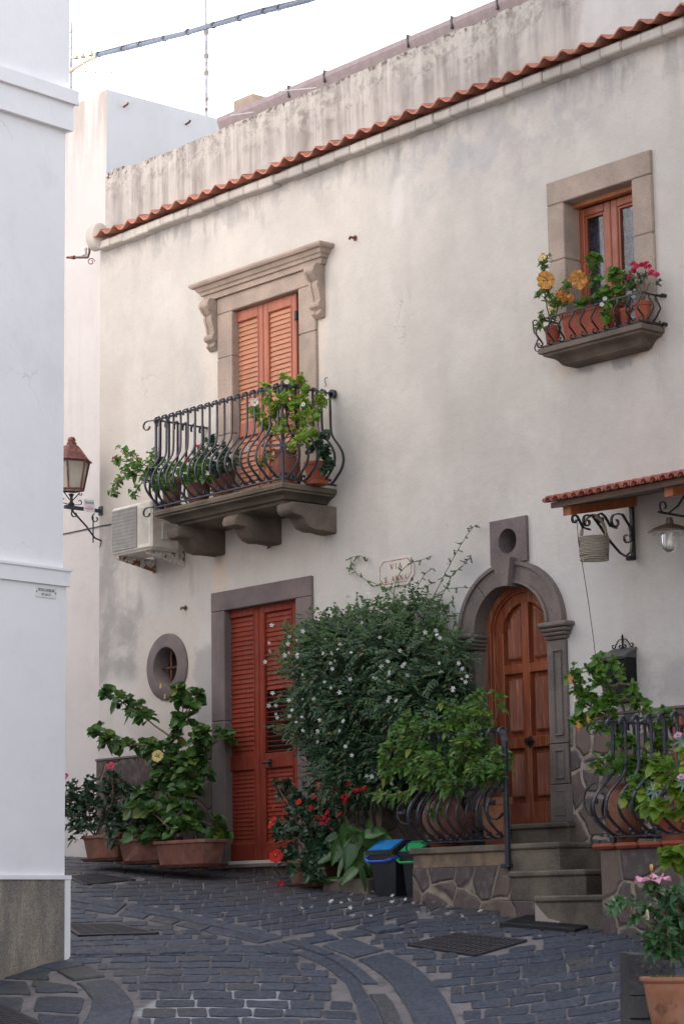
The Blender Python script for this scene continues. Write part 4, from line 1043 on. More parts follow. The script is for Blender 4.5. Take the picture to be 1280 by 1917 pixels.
def rafter(px, py):
    c = P(px, py, cy+.06); m = MB(); h = .07; w_ = .04; y0_, y1_ = cy+.05, -.005
    za, zb2 = cz+(y0_-cy)*sl-.048, cz+(y1_-cy)*sl-.048
    m.loft([[(c.x-w_,y0_,za),(c.x+w_,y0_,za),(c.x+w_,y0_,za-h),(c.x-w_,y0_,za-h)],[(c.x-w_,y1_,zb2),(c.x+w_,y1_,zb2),(c.x+w_,y1_,zb2-h),(c.x-w_,y1_,zb2-h)]])
    m.build('rafter', wood('orange_rafter', (.42,.14,.05), (.30,.09,.035), .4), canopy); return c.x, zb2-h, za-h
bx, bz, bz2 = rafter(1062, 955); rafter(1252, 920)
IB = M_['iron_black']
m = MB(); zt_ = bz; zb3 = P(1195,1045,-.02).z
m.box(bx-.018, bx+.018, -.035, -.01, zb3, zt_, .003); br = m.build('canopy_bracket', IB, canopy)
m = MB(); yv, zv = V((0,-1,0)), V((0,0,1)); O = V((bx, -.03, 0))
top = lambda y: bz+(-y)*(bz2-bz)/(.75)-.012
def pt(d, z): return O+yv*d+zv*z
# large curve from wall up and out to the tip
ht = zt_-zb3
c1 = [pt(.0, zt_-.28), pt(.02, zt_-.36), pt(.08, zt_-.40), pt(.14, zt_-.38), pt(.25, zt_-.30), pt(.36, zt_-.19), pt(.44, zt_-.12)]
m.ribbon(c1+spiral(pt(.50, zt_-.17), yv, zv, .055, pi*.65, -.95, 10, .35), .022, .009, (1,0,0))
m.ribbon([pt(.0, zt_-.28), pt(.02, zt_-.16), pt(.10, zt_-.075), pt(.16, zt_-.075)]+spiral(pt(.18, zt_-.14), yv, zv, .06, pi*.55, -.95, 10, .35), .022, .009, (1,0,0))
m.ribbon([pt(.17, zt_-.19), pt(.24, zt_-.18), pt(.30, zt_-.11), pt(.34, zt_-.09)]+spiral(pt(.345, zt_-.135), yv, zv, .045, pi*.5, -.9, 10, .35), .022, .009, (1,0,0))
m.ribbon([pt(.47, zt_-.23), pt(.55, zt_-.22), pt(.60, zt_-.15)]+spiral(pt(.635, zt_-.17), yv, zv, .04, pi*.7, -.9, 10, .35), .022, .009, (1,0,0))
m.ribbon([pt(.0, zb3+.22)]+spiral(pt(.06, zb3+.16), yv, zv, .05, pi*.8, .9, 10, .4)[::1], .02, .008, (1,0,0))
m.tube([pt(-.02, zb3+.01), pt(.06, zb3+.0)], .02, 8)
m.build('bracket_scrolls', IB, br)
# rim: opposite side door jamb seen through the right railing
a = P(1262,1390,-.03); m = MB(); m.box(a.x, a.x+.9, -.05, .02, -.3, P(1262,1340,-.03).z+.9*0-.01, .004); m.build('side_door', M_['door'], house)

# ================================================================== NEIGHBOUR, WHITE BUILDING
NXR = P(200,167,.2).x; NZ = P(200,167,.2).z; print('neigh', NXR, NZ)
nb_ = thing('house', V((-22, 2, .5)), 'tall cream and pale blue rendered house rising behind the left end of the tiled house', 'house')
m = MB(); m.prism([(-32, -2.5), (NXR, -2.5), (NXR, NZ), (-32, NZ-.05)], .2, 10); o = recalc(m.build('wall', [M_['cream'], plaster('pale_white_side_render', (.58,.59,.62), (.55,.56,.59), .12)], nb_))
for f in o.data.polygons:
    if f.normal.x > .9: f.material_index = 1
m = MB()
for q in ((232,200),(348,233)):
    d = ray(*q); p = CAMP+d*((NXR)/d.x); m.tube([p, p+V((.07,0,.01)), p+V((.08,0,.03))], .012, 6)
m.build('wall_hook', M_['iron_rust'], nb_)
cc = PG(114, 1795); WDIR = V((cos(R(-83)), sin(R(-83)), 0)); WN = V((-WDIR.y, WDIR.x, 0))   # along the visible face, and out of it
print('white corner', cc, G(cc.x, cc.y))
def wpt(px, py, off=0):                           # pixel -> point on the visible face of the white building
    d = ray(px, py); nrm = WN; t = ((cc+WN*off)-CAMP).dot(nrm)/d.dot(nrm); return CAMP+d*t
wb_ = thing('white_building', cc, 'tall smooth white building with two moulded bands and a grey plinth at the left edge', 'building')
BACK = 7.0; LEN = 14.0
def wbox(m, off, s0, s1, z0, z1, back=None, b=.0, mi=0, capoff=None):   # slab on the building: off outward, s along face (0 at the corner), also returns round the corner
    back = BACK if back is None else back; o2 = capoff if capoff is not None else off
    q = [cc+WN*off+WDIR*(-o2), cc+WN*off+WDIR*LEN, cc-WN*back+WDIR*LEN, cc-WN*back+WDIR*(-o2)]
    m.loft([[V((p.x,p.y,z0)) for p in q], [V((p.x,p.y,z1)) for p in q]], mi)
zA = wpt(131,243).z; zA2 = wpt(140,178).z; zm1 = wpt(141,205,.03).z
m = MB(); wbox(m, 0, 0, 0, -3, 13); wbox(m, .018, 0, 0, -3, wpt(124,1098).z); wbox(m, .02, 0, 0, wpt(139,170).z, 12.9); recalc(m.build('wall', M_['white'], wb_))
ztop, zmid_, zbot = wpt(139,170,.06).z, wpt(138,197,.045).z, wpt(134,245,.04).z
m = MB(); wbox(m, .045, 0, 0, zbot, zmid_); wbox(m, .075, 0, 0, zmid_, ztop); wbox(m, .05, 0, 0, ztop, ztop+.015); recalc(m.build('moulding', M_['white'], wb_))
z1_, z0_ = wpt(128,1065,.04).z, wpt(124,1098,.03).z
m = MB(); wbox(m, .042, 0, 0, z0_, z1_-.02); wbox(m, .055, 0, 0, z1_-.02, z1_); recalc(m.build('moulding', M_['white'], wb_))
zp = wpt(125,1639).z
m = MB(); q0 = .0
a_ = cc+WN*.04+WDIR*q0; b_ = cc+WN*.04+WDIR*LEN; c_ = cc-WN*.1+WDIR*LEN; d_ = cc-WN*.1+WDIR*q0
m.loft([[V((p.x,p.y,-3)) for p in (a_,b_,c_,d_)], [V((p.x,p.y,zp-.03)) for p in (a_,b_,c_,d_)]]); recalc(m.build('plinth', M_['plinth'], wb_))
m = MB(); wbox(m, .055, 0, 0, zp-.03, zp); 
a_ = cc+WN*.05+WDIR*(-.05); b_ = cc+WN*.05+WDIR*q0; c_ = cc-WN*3+WDIR*q0; d_ = cc-WN*3+WDIR*(-.05)
m.loft([[V((p.x,p.y,-3)) for p in (a_,b_,c_,d_)], [V((p.x,p.y,zp-.031)) for p in (a_,b_,c_,d_)]]); recalc(m.build('plinth_edge', M_['white'], wb_))
# ================================================================== PLANTS
def leaf(m, p, d, nrm, L, W, mi=0, shape='ovate', droop=.25):
    # a folded, drooping leaf: 3 stations along the midrib
    d = d.normalized(); s = d.cross(nrm)
    if s.length < 1e-5: s = d.orthogonal()
    s.normalize(); nrm = s.cross(d).normalized()
    st = {'ovate': ((.0,.03),(.3,.5),(.68,.36),(1,0)), 'round': ((0,.08),(.3,.56),(.72,.47),(1,.0)), 'lance': ((0,.04),(.35,.5),(.7,.3),(1,0)), 'heart': ((0,.22),(.2,.56),(.62,.42),(1,0))}[shape]
    vs = []
    for i, (t, w) in enumerate(st):
        c = p + d*(L*t) - V((0,0,1))*(droop*L*t*t)
        if i == 0: vs.append(c)
        elif i == len(st)-1: vs.append(c)
        else: vs += [c-nrm*(W*.10), c+s*(W*w)+nrm*(W*.06), c-s*(W*w)+nrm*(W*.06)]
    # 0 base; 1,2,3 ; 4,5,6 ; 7 tip
    m.add(vs, [(0,1,2),(0,3,1),(1,4,5,2),(3,6,4,1),(4,7,5),(6,7,4)], mi)
def rv(): 
    while True:
        v = V((U(-1,1), U(-1,1), U(-1,1)))
        if .05 < v.length < 1: return v
TOCAM = (CAMP-V((-14, 0, 2))).normalized()
def twig_leaves(m, tm, base, tip, n, L, W, shape, mi=0, spread=1.0, droop=.25, tiprose=3):
    ax = (tip-base); 
    if tm is not None: tm.tube([base, base.lerp(tip, .5)+rv()*ax.length*.06, tip], [.0035, .003, .0015], 4)
    axn = ax.normalized()
    for k in range(n):
        t = (k+1)/n; p = base.lerp(tip, .15+.85*t)
        a = k*2.4+U(-.4,.4); o = axn.orthogonal().normalized(); o = (Matrix.Rotation(a, 3, axn) @ o)
        d = (o*spread + axn*U(.25,.7) + V((0,0,U(-.1,.35)))).normalized()
        nrm = (V((0,0,1))*U(.4,1.2)+TOCAM*U(.1,.9)+rv()*.35)
        s = U(.7,1.15)*(1-.25*t*(t > .8)); leaf(m, p, d, nrm, L*s, W*s, mi, shape, droop*U(.3,1.4))
    for k in range(tiprose):
        d = (axn*1.2+rv()*.8).normalized(); leaf(m, tip, d, V((0,0,1))+rv()*.5+TOCAM*.4, L*.55, W*.5, mi, shape, droop*.3)
def pin(c, rx, rz, ry, shell=.35):
    v = rv().normalized()*(rnd()**shell); return c+r0*(v.x*rx)+f0*(v.y*ry)+V((0,0,v.z*rz))
def blob_foliage(m, tm, blobs, dens, L, W, shape, mi=0, root=None, droop=.25, nl=6, tw=.10, up=.3, ryf=.7):
    # blobs: (px, py, radius x px, radius y px, plane Y)
    for (px, py, rx, ry, Y) in blobs:
        c = P(px, py, Y); k = mpp(c); RX, RZ = rx*k, ry*k; RYY = max(.06, min(RX, RZ)*ryf)
        n_ = max(1, int(dens*rx*ry/1000.))
        for _ in range(n_):
            tip = pin(c, RX, RZ, RYY)
            if tip.y > -.03: tip.y = U(-.10,-.03)
            cen = root if root is not None else c-V((0,0,RZ*.6))
            dr = (tip-cen)
            dr = (dr.normalized()+rv()*.5+V((0,0,up))).normalized()
            b_ = tip-dr*tw*U(.6,1.3)
            twig_leaves(m, tm, b_, tip, nl, L, W, shape, mi, droop=droop)
def branch(tm, pts, r0_, r1_, n=6, wob=.01):       # pts: (px, py, Y)
    q = [P(*a) for a in pts]; out = []
    for i in range(len(q)-1):
        a, b, c, d = q[max(i-1,0)], q[i], q[i+1], q[min(i+2, len(q)-1)]
        for j in range(4):
            t = j/4; out.append(.5*((2*b)+(c-a)*t+(2*a-5*b+4*c-d)*t*t+(3*b-a-3*c+d)*t**3)+rv()*wob)
    out.append(q[-1]); k = len(out)
    tm.tube(out, [r0_+(r1_-r0_)*i/(k-1) for i in range(k)], n); return out
def along(m, tm, pts, n, L, W, shape, tw=.07, nl=3, mi=0, droop=.25, f0_=.25):   # twigs along a branch path
    k = len(pts)
    for i in range(n):
        t = f0_+(1-f0_)*(i+rnd())/n; a = t*(k-1); j = min(int(a), k-2); p = pts[j].lerp(pts[j+1], a-j)
        ax = (pts[j+1]-pts[j]).normalized(); d = (ax*.6+rv().normalized()*.9+V((0,0,.25))).normalized()
        tip = p+d*tw*U(.5,1.3)
        if tip.y > -.02: tip.y = -.03
        twig_leaves(m, tm, p, tip, nl, L, W, shape, mi, droop=droop)
    twig_leaves(m, tm, pts[-2], pts[-1]+(pts[-1]-pts[-2])*.2, nl+2, L, W, shape, mi, droop=droop)
_petals = {}
def petal_mat(name, col, rough=.6, tr=.3):
    if name in _petals: return _petals[name]
    n = N(name); c = n.mix(n.ramp(n.noise(60, detail=3), .35, .65), col, tuple(v*.8 for v in col)); n.fin(c, rough, spec=.3)
    t = n.nn('ShaderNodeBsdfTranslucent'); n.ln(c, t.inputs[0]); ms = n.nn('ShaderNodeMixShader'); ms.inputs[0].default_value = tr
    n.ln(n.b.outputs[0], ms.inputs[1]); n.ln(t.outputs[0], ms.inputs[2]); n.ln(ms.outputs[0], n.out.inputs[0]); _petals[name] = n.mat; return n.mat
def hibiscus(parent, p, face, R_, col, mname, throat=(.35,.02,.03), open_=.35, pist=.8, wav=.1):
    m = MB(); face = V(face).normalized(); a = face.orthogonal().normalized(); b = face.cross(a); p = V(p)
    for k in range(5):
        th = 2*pi*k/5+U(-.08,.08); rings = []
        for i, (t, w) in enumerate(((0,.05),(.25,.28),(.5,.52),(.75,.68),(.92,.62),(1.0,.40))):
            row = []
            for j in range(5):
                s = (j-2)/2; ang = th+s*w*1.05
                rr = R_*t*(1-.06*abs(s)**2)
                h = R_*(open_*(.9*t-.55*t*t)*1.6) + R_*(wav+.06)*t*t*sin(j*2.3+k*1.7)+R_*U(-.05,.05)*t+R_*.04*(k % 2)*t; rr *= 1+U(-.06,.06)*t
                row.append(p+a*(rr*cos(ang))+b*(rr*sin(ang))+face*h)
            rings.append(row)
        m.loft(rings, 0, caps=False, closed=False)
        mid = [[p+a*(r_*cos(th+s_))+b*(r_*sin(th+s_))+face*(R_*open_*.25*r_/R_*1.6+.002) for s_ in (-.25,0,.25)] for r_ in (0, R_*.28)]
        m.loft(mid, 1, caps=False, closed=False)
    if pist: m.tube([p, p+face*R_*pist*.6, p+face*R_*pist+V((0,0,R_*.1))], [R_*.035, R_*.03, R_*.03], 5, 2); m.tube([p+face*R_*pist*.72, p+face*R_*pist*1.02+V((0,0,R_*.1))], R_*.085, 6, 3)
    return m.build('flower', [petal_mat(mname, col), petal_mat(mname+'_throat', throat), petal_mat('pistil_pink', (.7,.25,.2)), petal_mat('pistil_yellow', (.8,.55,.1))], parent, smooth=True)
def clusterflower(parent, p, R_, mt, n=14):
    m = MB(); p = V(p)
    for k in range(n):
        q = p+rv()*R_; r_ = .011
        nv = (TOCAM+rv()*.8).normalized(); a = nv.orthogonal().normalized(); b = nv.cross(a)
        for s_ in range(2):
            c = q+a*(r_*.5*(1 if s_ else -1)); m.add([c+a*(r_*cos(2*pi*i/7))+b*(r_*sin(2*pi*i/7))+nv*(.002*(i % 2)) for i in range(7)], [tuple(range(7))])
    return m.build('flower', mt, parent)
WM = petal_mat('white_jasmine_petal', (.80,.80,.78))
def star_mesh():
    m = MB()
    for k in range(5):
        th = 2*pi*k/5; d = V((cos(th), sin(th), 0)); s = V((-sin(th), cos(th), 0)); z = V((0,0,1))
        m.add([V((0,0,0)), d*.011+s*.006+z*.001, d*.021+z*-.002, d*.011-s*.006+z*.001], [(0,1,2,3)])
    m.tube([V((0,0,-.018)), V((0,0,0))], .0015, 4)
    o = m.build('flower', WM); me = o.data; bpy.data.objects.remove(o); return me
STAR = star_mesh()
def star(parent, p, face, s=1.0, name='flower'):
    o = bpy.data.objects.new(name, STAR); COL.objects.link(o); org = V((0,0,0)); q = parent
    while q is not None: org += q.location; q = q.parent
    o.parent = parent; o.location = V(p)-org
    o.rotation_euler = (V(face).to_track_quat('Z', 'Y') @ Matrix.Rotation(U(0,6.28), 3, 'Z').to_quaternion()).to_euler(); o.scale = (s,)*3; return o
# ---- pots
def round_pot(t, c, r, h, mt, rim=.02, belly=None, n=28, name='pot', soil=True, foot=.68):
    m = MB(); c = V(c)
    if belly:   # amphora-like jar
        prof = [(r*.5,0),(r*.52,.01),(r*.8,h*.2),(r*1.0,h*.5),(r*.98,h*.66),(r*.80,h*.84),(r*.72,h*.9),(r*.80,h*.94),(r*.84,h),(r*.72,h),(r*.64,h*.93),(r*.6,h*.86)]
    else:
        prof = [(r*foot*.9,0),(r*foot,.004),(r*.90,h*.80),(r*.915,h*.82),(r*1.0,h*.83),(r*1.02,h*.86),(r*1.02,h*.97),(r*1.0,h),(r*.90,h),(r*.87,h*.93),(r*.86,h*.86)]
    m.lathe(prof, c, n); m.lathe([(0,.0),(r*.5,.0)], c, n)
    autosmooth(m.build(name, mt, t), 40)
    if soil:
        m = MB(); rr = r*(.6 if belly else .86); m.prism([(c.x+rr*cos(2*pi*i/20), c.y+rr*sin(2*pi*i/20)) for i in range(20)], c.z+h*.84, c.z+h*.9, axis='z'); m.build('soil', M_['soil'], t)
def saucer(t, c, r, mt):
    m = MB(); m.lathe([(0,0),(r*.85,0),(r,.03),(r*.97,.03),(r*.84,.008),(0,.008)], c, 28); autosmooth(m.build('saucer', mt, t), 40)
def trough(t, c, L, W, h, mt, ang=0, saucer_=True, rimh=.03):
    ca, sa = cos(ang), sin(ang); c = V(c)
    def ring(l, w, z, rr=.25):
        pts = []
        for (sx, sy) in ((1,1),(-1,1),(-1,-1),(1,-1)):
            for k in range(3):
                a = {(1,1):0,(-1,1):pi/2,(-1,-1):pi,(1,-1):1.5*pi}[(sx,sy)]+k*pi/4
                r_ = w*rr; x = sx*(l/2-r_)+r_*cos(a); y = sy*(w/2-r_)+r_*sin(a); pts.append(c+V((x*ca-y*sa, x*sa+y*ca, z)))
        return pts
    m = MB(); k = .80
    m.loft([ring(L*k,W*k,0), ring(L*.93,W*.93,h-rimh-.004), ring(L*.94,W*.94,h-rimh-.002), ring(L,W,h-rimh+.002), ring(L*1.01,W*1.01,h-.004), ring(L*1.0,W*1.0,h), ring(L*.93,W*.9,h), ring(L*.91,W*.88,h-.03)], caps=False)
    m.add(ring(L*k,W*k,0.001), [tuple(range(12))]); o = m.build('pot', mt, t); autosmooth(o, 30)
    m = MB(); m.add(ring(L*.92,W*.9,h-.035), [tuple(range(12))]); m.build('soil', M_['soil'], t)
    if saucer_:
        m = MB(); m.loft([ring(L*.9,W*1.0,-.03), ring(L*1.0,W*1.16,-.002), ring(L*.97,W*1.12,-.002), ring(L*.86,W*.96,-.02)], caps=False); m.add(ring(L*.88,W*.98,-.021), [tuple(range(12))]); autosmooth(m.build('saucer', mt, t), 30)
LM = {}
LM['jas'] = leafmat('jasmine_leaf', (.022,.062,.034), (.075,.145,.065), (.17,.15,.06), rough=.5, tr=.2)
LM['jas_l'] = leafmat('young_jasmine_leaf', (.07,.14,.045), (.10,.19,.055), rough=.5, tr=.3)
LM['hib'] = leafmat('hibiscus_leaf', (.035,.10,.022), (.075,.17,.03), (.17,.22,.04), tr=.25)
LM['hib_d'] = leafmat('dark_glossy_leaf', (.018,.05,.026), (.035,.085,.035), rough=.34, tr=.12)
LM['lime'] = leafmat('lime_green_leaf', (.15,.28,.03), (.25,.38,.045), (.40,.40,.06), tr=.35)
LM['mid'] = leafmat('mid_green_leaf', (.06,.17,.032), (.13,.26,.04), (.26,.32,.05), tr=.3)
LM['calla'] = leafmat('broad_calla_leaf', (.028,.085,.018), (.055,.14,.028), rough=.33, tr=.15)
LM['fresh'] = leafmat('fresh_round_leaf', (.07,.19,.03), (.14,.27,.035), rough=.3, tr=.3)
STEM = plain('woody_stem', (.16,.11,.075), .9); GST = plain('green_stem', (.10,.16,.05), .7); PALE = plain('pale_trunk', (.22,.17,.12), .9)
def finish(t, fm, tm, lm, sm=STEM):
    if fm.v: fm.build('foliage', lm, t)
    if tm.v: tm.build('stems', sm, t)

# ---- three trough pots by the left wall
def trough_plant(px0, px1, pyt, pyb, Y, label, mt):
    a, b = P(px0, pyb, Y), P(px1, pyb, Y); zt = P((px0+px1)/2, pyt, Y).z; c = (a+b)/2
    L = abs(b.x-a.x); zb = max(c.z, G(c.x, Y)+.03)
    t = thing('potted_plant', (c.x, Y+.0, zb), label, 'potted plant', 'trough pots at the foot of the wall'); trough(t, (c.x, Y+.15, zb), L, .30, zt-zb, mt); return t, V((c.x, Y+.15, zt))
TC = M_['clay_old']
t, s = trough_plant(147, 222, 1563, 1606, -.62, 'dark leaved plant with pink flowers in the leftmost trough pot by the white corner', clay('brown_trough', (.26,.12,.085), (.18,.085,.06), .3))
fm, tm = MB(), MB(); blob_foliage(fm, tm, [(150,1500,42,42,-.55),(185,1515,42,45,-.5),(165,1475,35,22,-.5),(215,1495,30,50,-.42),(130,1520,22,45,-.6),(212,1455,16,22,-.45),(235,1540,35,30,-.5),(140,1560,10,25,-.7)], 17, .075, .05, 'ovate', root=s, tw=.10)
for q in ((125,1470),(165,1460),(210,1440),(190,1500)): branch(tm, [(180,1565,-.5),(q[0],(q[1]+1565)/2,-.5),(*q,-.5)], .008, .003)
for (a, b) in ((122,1457),(209,1437)): hibiscus(t, P(a, b, -.62), (.4,-.6,.6), .045, (.62,.07,.14), 'pink_petal', open_=1.1, pist=0)
finish(t, fm, tm, LM['hib_d'])
t, s = trough_plant(213, 300, 1569, 1611, -.66, 'leafy green plant in the middle trough pot of the three', TC)
fm, tm = MB(), MB(); blob_foliage(fm, tm, [(225,1545,35,28,-.6),(262,1530,40,40,-.6),(250,1480,30,30,-.45),(300,1545,30,30,-.5),(205,1580,10,14,-.75)], 15, .085, .06, 'ovate', root=s, tw=.10)
for q in ((230,1520),(270,1500),(250,1470)): branch(tm, [(255,1570,-.5),(q[0],(q[1]+1565)/2,-.5),(*q,-.5)], .008, .003)
finish(t, fm, tm, LM['hib_d'])
t, s = trough_plant(280, 384, 1573, 1618, -.72, 'tall spreading hibiscus with one yellow flower in the rightmost trough pot', TC)
fm, tm = MB(), MB()
for pts, n_, ff in (([(330,1575,-.6),(322,1500,-.5),(300,1440,-.45),(325,1385,-.4),(345,1320,-.35),(335,1290,-.35)], 22, .2), ([(325,1385,-.4),(280,1350,-.4),(245,1325,-.45),(203,1298,-.5)], 13, .3), ([(320,1440,-.45),(270,1400,-.5),(220,1392,-.55),(180,1370,-.6)], 15, .2),
                    ([(325,1390,-.4),(350,1340,-.35),(368,1300,-.3)], 8, .2), ([(330,1440,-.4),(365,1400,-.4),(378,1370,-.4)], 11, .2), ([(340,1540,-.5),(385,1540,-.35),(408,1550,-.3)], 7, .6), ([(340,1420,-.4),(385,1400,-.2),(418,1382,-.12)], 4, .8), ([(330,1560,-.6),(280,1520,-.7),(245,1510,-.75)], 8, .3)):
    pth = branch(tm, pts, .010, .004); along(fm, tm, pth, int(n_*1.3), .11, .09, 'round', tw=.08, nl=4, f0_=ff, droop=.4)
blob_foliage(fm, tm, [(345,1410,42,42,-.45),(300,1400,40,25,-.5),(345,1480,38,45,-.5),(290,1470,45,30,-.5),(350,1545,40,28,-.55),(280,1555,45,25,-.7),(370,1440,25,35,-.4),(320,1430,45,40,-.45),(330,1525,50,40,-.5)], 6.5, .11, .095, 'round', tw=.10, droop=.4)
hibiscus(t, P(296,1416,-.75), (.55,-.8,.15), .058, (.85,.68,.28), 'yellow_petal', (.5,.02,.03), open_=.5, pist=.5)
for q in ((301,1288),(331,1291),(309,1308)):
    p = P(*q, -.4); m = MB(); m.tube([p, p+V((0,0,.045))], [.012,.004], 6); m.build('bud', petal_mat('yellow_bud', (.75,.55,.2)), t)
finish(t, fm, tm, LM['hib'])

# ---- balcony plants
def balcony_pot(px, pyb, w_px, pyt, Y, mt, label, belly=None, cat='potted plant', grp='pots on the balcony', foot=.68, red=True):
    c = P(px, pyb, Y); c.z = SLABZ+.03; k = mpp(c); r = w_px*k/2; zt = P(px, pyt, Y).z
    t = thing('potted_plant', c, label, cat, grp)
    if red: saucer(t, c-V((0,0,.022)), r*1.05, M_['clay_red'])
    round_pot(t, c, r, max(.12, zt-c.z), mt, belly=belly, foot=foot); return t, V((c.x, c.y, zt))
t, s = balcony_pot(322, 940, 42, 895, -.42, M_['clay_old'], 'plant with a pink flower trailing over the left end of the balcony')
fm, tm = MB(), MB()
for pts, n_ in (([(320,900,-.42),(290,880,-.55),(255,860,-.7),(235,842,-.75)], 9), ([(320,900,-.42),(280,890,-.6),(240,890,-.75),(215,905,-.8)], 8), ([(255,865,-.7),(232,862,-.75),(222,862,-.8)], 4), ([(315,900,-.42),(300,860,-.5),(285,850,-.5)], 6), ([(300,900,-.5),(265,905,-.7),(250,930,-.75)], 6), ([(240,890,-.75),(222,905,-.8),(214,925,-.8)], 5)):
    pth = branch(tm, pts, .007, .003); along(fm, tm, pth, n_, .055, .04, 'ovate', tw=.06, nl=4, f0_=.3)
blob_foliage(fm, tm, [(290,880,34,26,-.6),(260,868,30,24,-.7),(318,885,28,24,-.6),(305,912,28,26,-.7),(240,880,22,20,-.75)], 17, .06, .045, 'ovate', tw=.06)
hibiscus(t, P(219,860,-.8), (-.4,-.4,.8), .04, (.75,.20,.17), 'coral_petal', open_=1.2, pist=.3)
finish(t, fm, tm, LM['mid'])
t, s = balcony_pot(372, 935, 52, 893, -.36, M_['clay_old'], 'green plant with small pink flowers in the second balcony pot from the left')
fm, tm = MB(), MB(); blob_foliage(fm, tm, [(365,870,30,24,-.45),(350,888,24,18,-.6),(385,885,24,18,-.6),(380,858,20,22,-.45)], 26, .055, .045, 'round', tw=.06)
for q in ((372,838),(376,863),(352,862)): clusterflower(t, P(*q, -.45), .03, petal_mat('rose_petal', (.6,.1,.13)), 8)
finish(t, fm, tm, LM['mid'])
t, s = balcony_pot(418, 925, 52, 875, -.33, M_['clay_old'], 'bushy green plant in the tall third balcony pot from the left')
fm, tm = MB(), MB(); blob_foliage(fm, tm, [(405,852,28,26,-.5),(430,860,18,26,-.45),(398,832,18,16,-.4),(415,878,26,16,-.6)], 26, .06, .045, 'ovate', tw=.06); finish(t, fm, tm, LM['hib_d'])
t, s = balcony_pot(535, 892, 50, 846, -.40, M_['clay_old'], 'big lime green shrub with white blooms in the round clay jar at the balcony corner', belly=1)
fm, tm = MB(), MB()
for pts, n_ in (([(535,850,-.4),(528,800,-.42),(515,760,-.45),(498,725,-.45)], 13), ([(530,800,-.42),(545,750,-.45),(533,705,-.4)], 9), ([(535,840,-.4),(560,790,-.42),(568,735,-.42),(560,710,-.4)], 13), ([(530,830,-.42),(500,800,-.5),(475,765,-.5)], 12), ([(565,780,-.4),(590,760,-.35),(600,745,-.3)], 8), ([(540,840,-.5),(570,825,-.6),(585,815,-.6)], 6), ([(515,840,-.5),(495,850,-.55),(490,870,-.55)], 3)):
    pth = branch(tm, pts, .008, .003); along(fm, tm, pth, int(n_*1.35), .062, .055, 'heart', tw=.07, nl=4, f0_=.25, droop=.35)
blob_foliage(fm, tm, [(540,745,50,28,-.6),(510,765,34,22,-.62),(575,770,30,30,-.55),(545,800,34,28,-.6),(570,822,24,14,-.8),(530,720,30,14,-.55)], 12, .06, .055, 'heart', tw=.06)
for q in ((478,755,.04),(538,716,.022),(463,840,.022),(568,758,.02)): hibiscus(t, P(q[0], q[1], -.62), (.5,-.8,.2), q[2], (.85,.80,.74), 'white_petal', (.8,.7,.5), open_=.9, pist=0, wav=.25)
finish(t, fm, tm, LM['lime'])
t, s = balcony_pot(592, 898, 46, 866, -.25, M_['clay_red'], 'dark leaved plant in the red pot at the right end of the balcony')
fm, tm = MB(), MB(); blob_foliage(fm, tm, [(600,840,24,26,-.28),(612,862,14,20,-.3),(590,815,14,12,-.25),(612,800,10,12,-.25)], 16, .07, .06, 'round', tw=.06); finish(t, fm, tm, LM['hib_d'])
t = None
# red drip trays run under the pots along the balcony edge
# ---- window sill plants
def sill_pot(px, pyt, pyb, w, Y, label, mt=M_['clay_red']):
    c = P(px, pyb, Y); c.z = sz+.012; r = w*mpp(c)/2; zt = P(px, pyt, Y).z
    t = thing('potted_plant', c, label, 'potted plant', 'pots on the window sill'); round_pot(t, c, r, max(.07, zt-c.z), mt); return t
t = sill_pot(1034, 612, 636, 32, -.15, 'plant with large orange hibiscus flowers in the left pot on the window sill')
fm, tm = MB(), MB()
for pts, n_ in (([(1034,612,-.15),(1020,560,-.2),(1015,520,-.22),(1018,485,-.22)], 14), ([(1034,610,-.15),(1050,560,-.18),(1062,535,-.18)], 9), ([(1030,600,-.15),(1018,600,-.22),(1012,610,-.25)], 5)):
    pth = branch(tm, pts, .006, .003); along(fm, tm, pth, n_, .055, .032, 'ovate', tw=.05, nl=4)
blob_foliage(fm, tm, [(1020,555,20,28,-.2),(1045,565,22,20,-.18),(1028,590,22,14,-.2),(1008,545,10,10,-.25),(1022,495,16,10,-.22)], 16, .055, .032, 'ovate', tw=.05)
hibiscus(t, P(1024,524,-.34), (.3,-.7,-.2), .075, (.85,.44,.12), 'orange_petal', (.80,.36,.09), open_=1.0, pist=.9, wav=.38); hibiscus(t, P(1060,548,-.36), (-.1,-.4,-.85), .078, (.80,.34,.07), 'deep_orange_petal', (.7,.25,.06), open_=.8, pist=.5, wav=.38)
hibiscus(t, P(1016,485,-.3), (.2,-.8,.5), .04, (.88,.66,.3), 'apricot_petal', (.8,.5,.2), open_=.9, pist=0, wav=.3); hibiscus(t, P(1031,581,-.3), (.2,-.8,.5), .022, (.8,.4,.15), 'orange_petal', open_=1.2, pist=0)
finish(t, fm, tm, LM['mid'])
c0_, c1_ = P(1056,620,-.13), P(1160,586,-.13); c = (c0_+c1_)/2; c.z = sz+.03
t = thing('potted_plant', c, 'long red brick coloured trough with round leaved plants on the window sill', 'potted plant', 'pots on the window sill'); trough(t, c, abs(c1_.x-c0_.x), .16, P(1110,578,-.13).z-c.z, M_['clay_red'])
fm, tm = MB(), MB()
for pts, n_ in (([(1105,585,-.13),(1105,540,-.15),(1104,500,-.15),(1108,478,-.15)], 9), ([(1140,575,-.13),(1150,540,-.15),(1148,510,-.15)], 10), ([(1140,575,-.13),(1130,560,-.2),(1135,590,-.28)], 6), ([(1090,590,-.13),(1085,570,-.2)], 4), ([(1140,570,-.13),(1165,540,-.15),(1175,520,-.15)], 6)):
    pth = branch(tm, pts, .005, .003); along(fm, tm, pth, int(n_*1.3), .065, .06, 'round', tw=.06, nl=3, droop=.4)
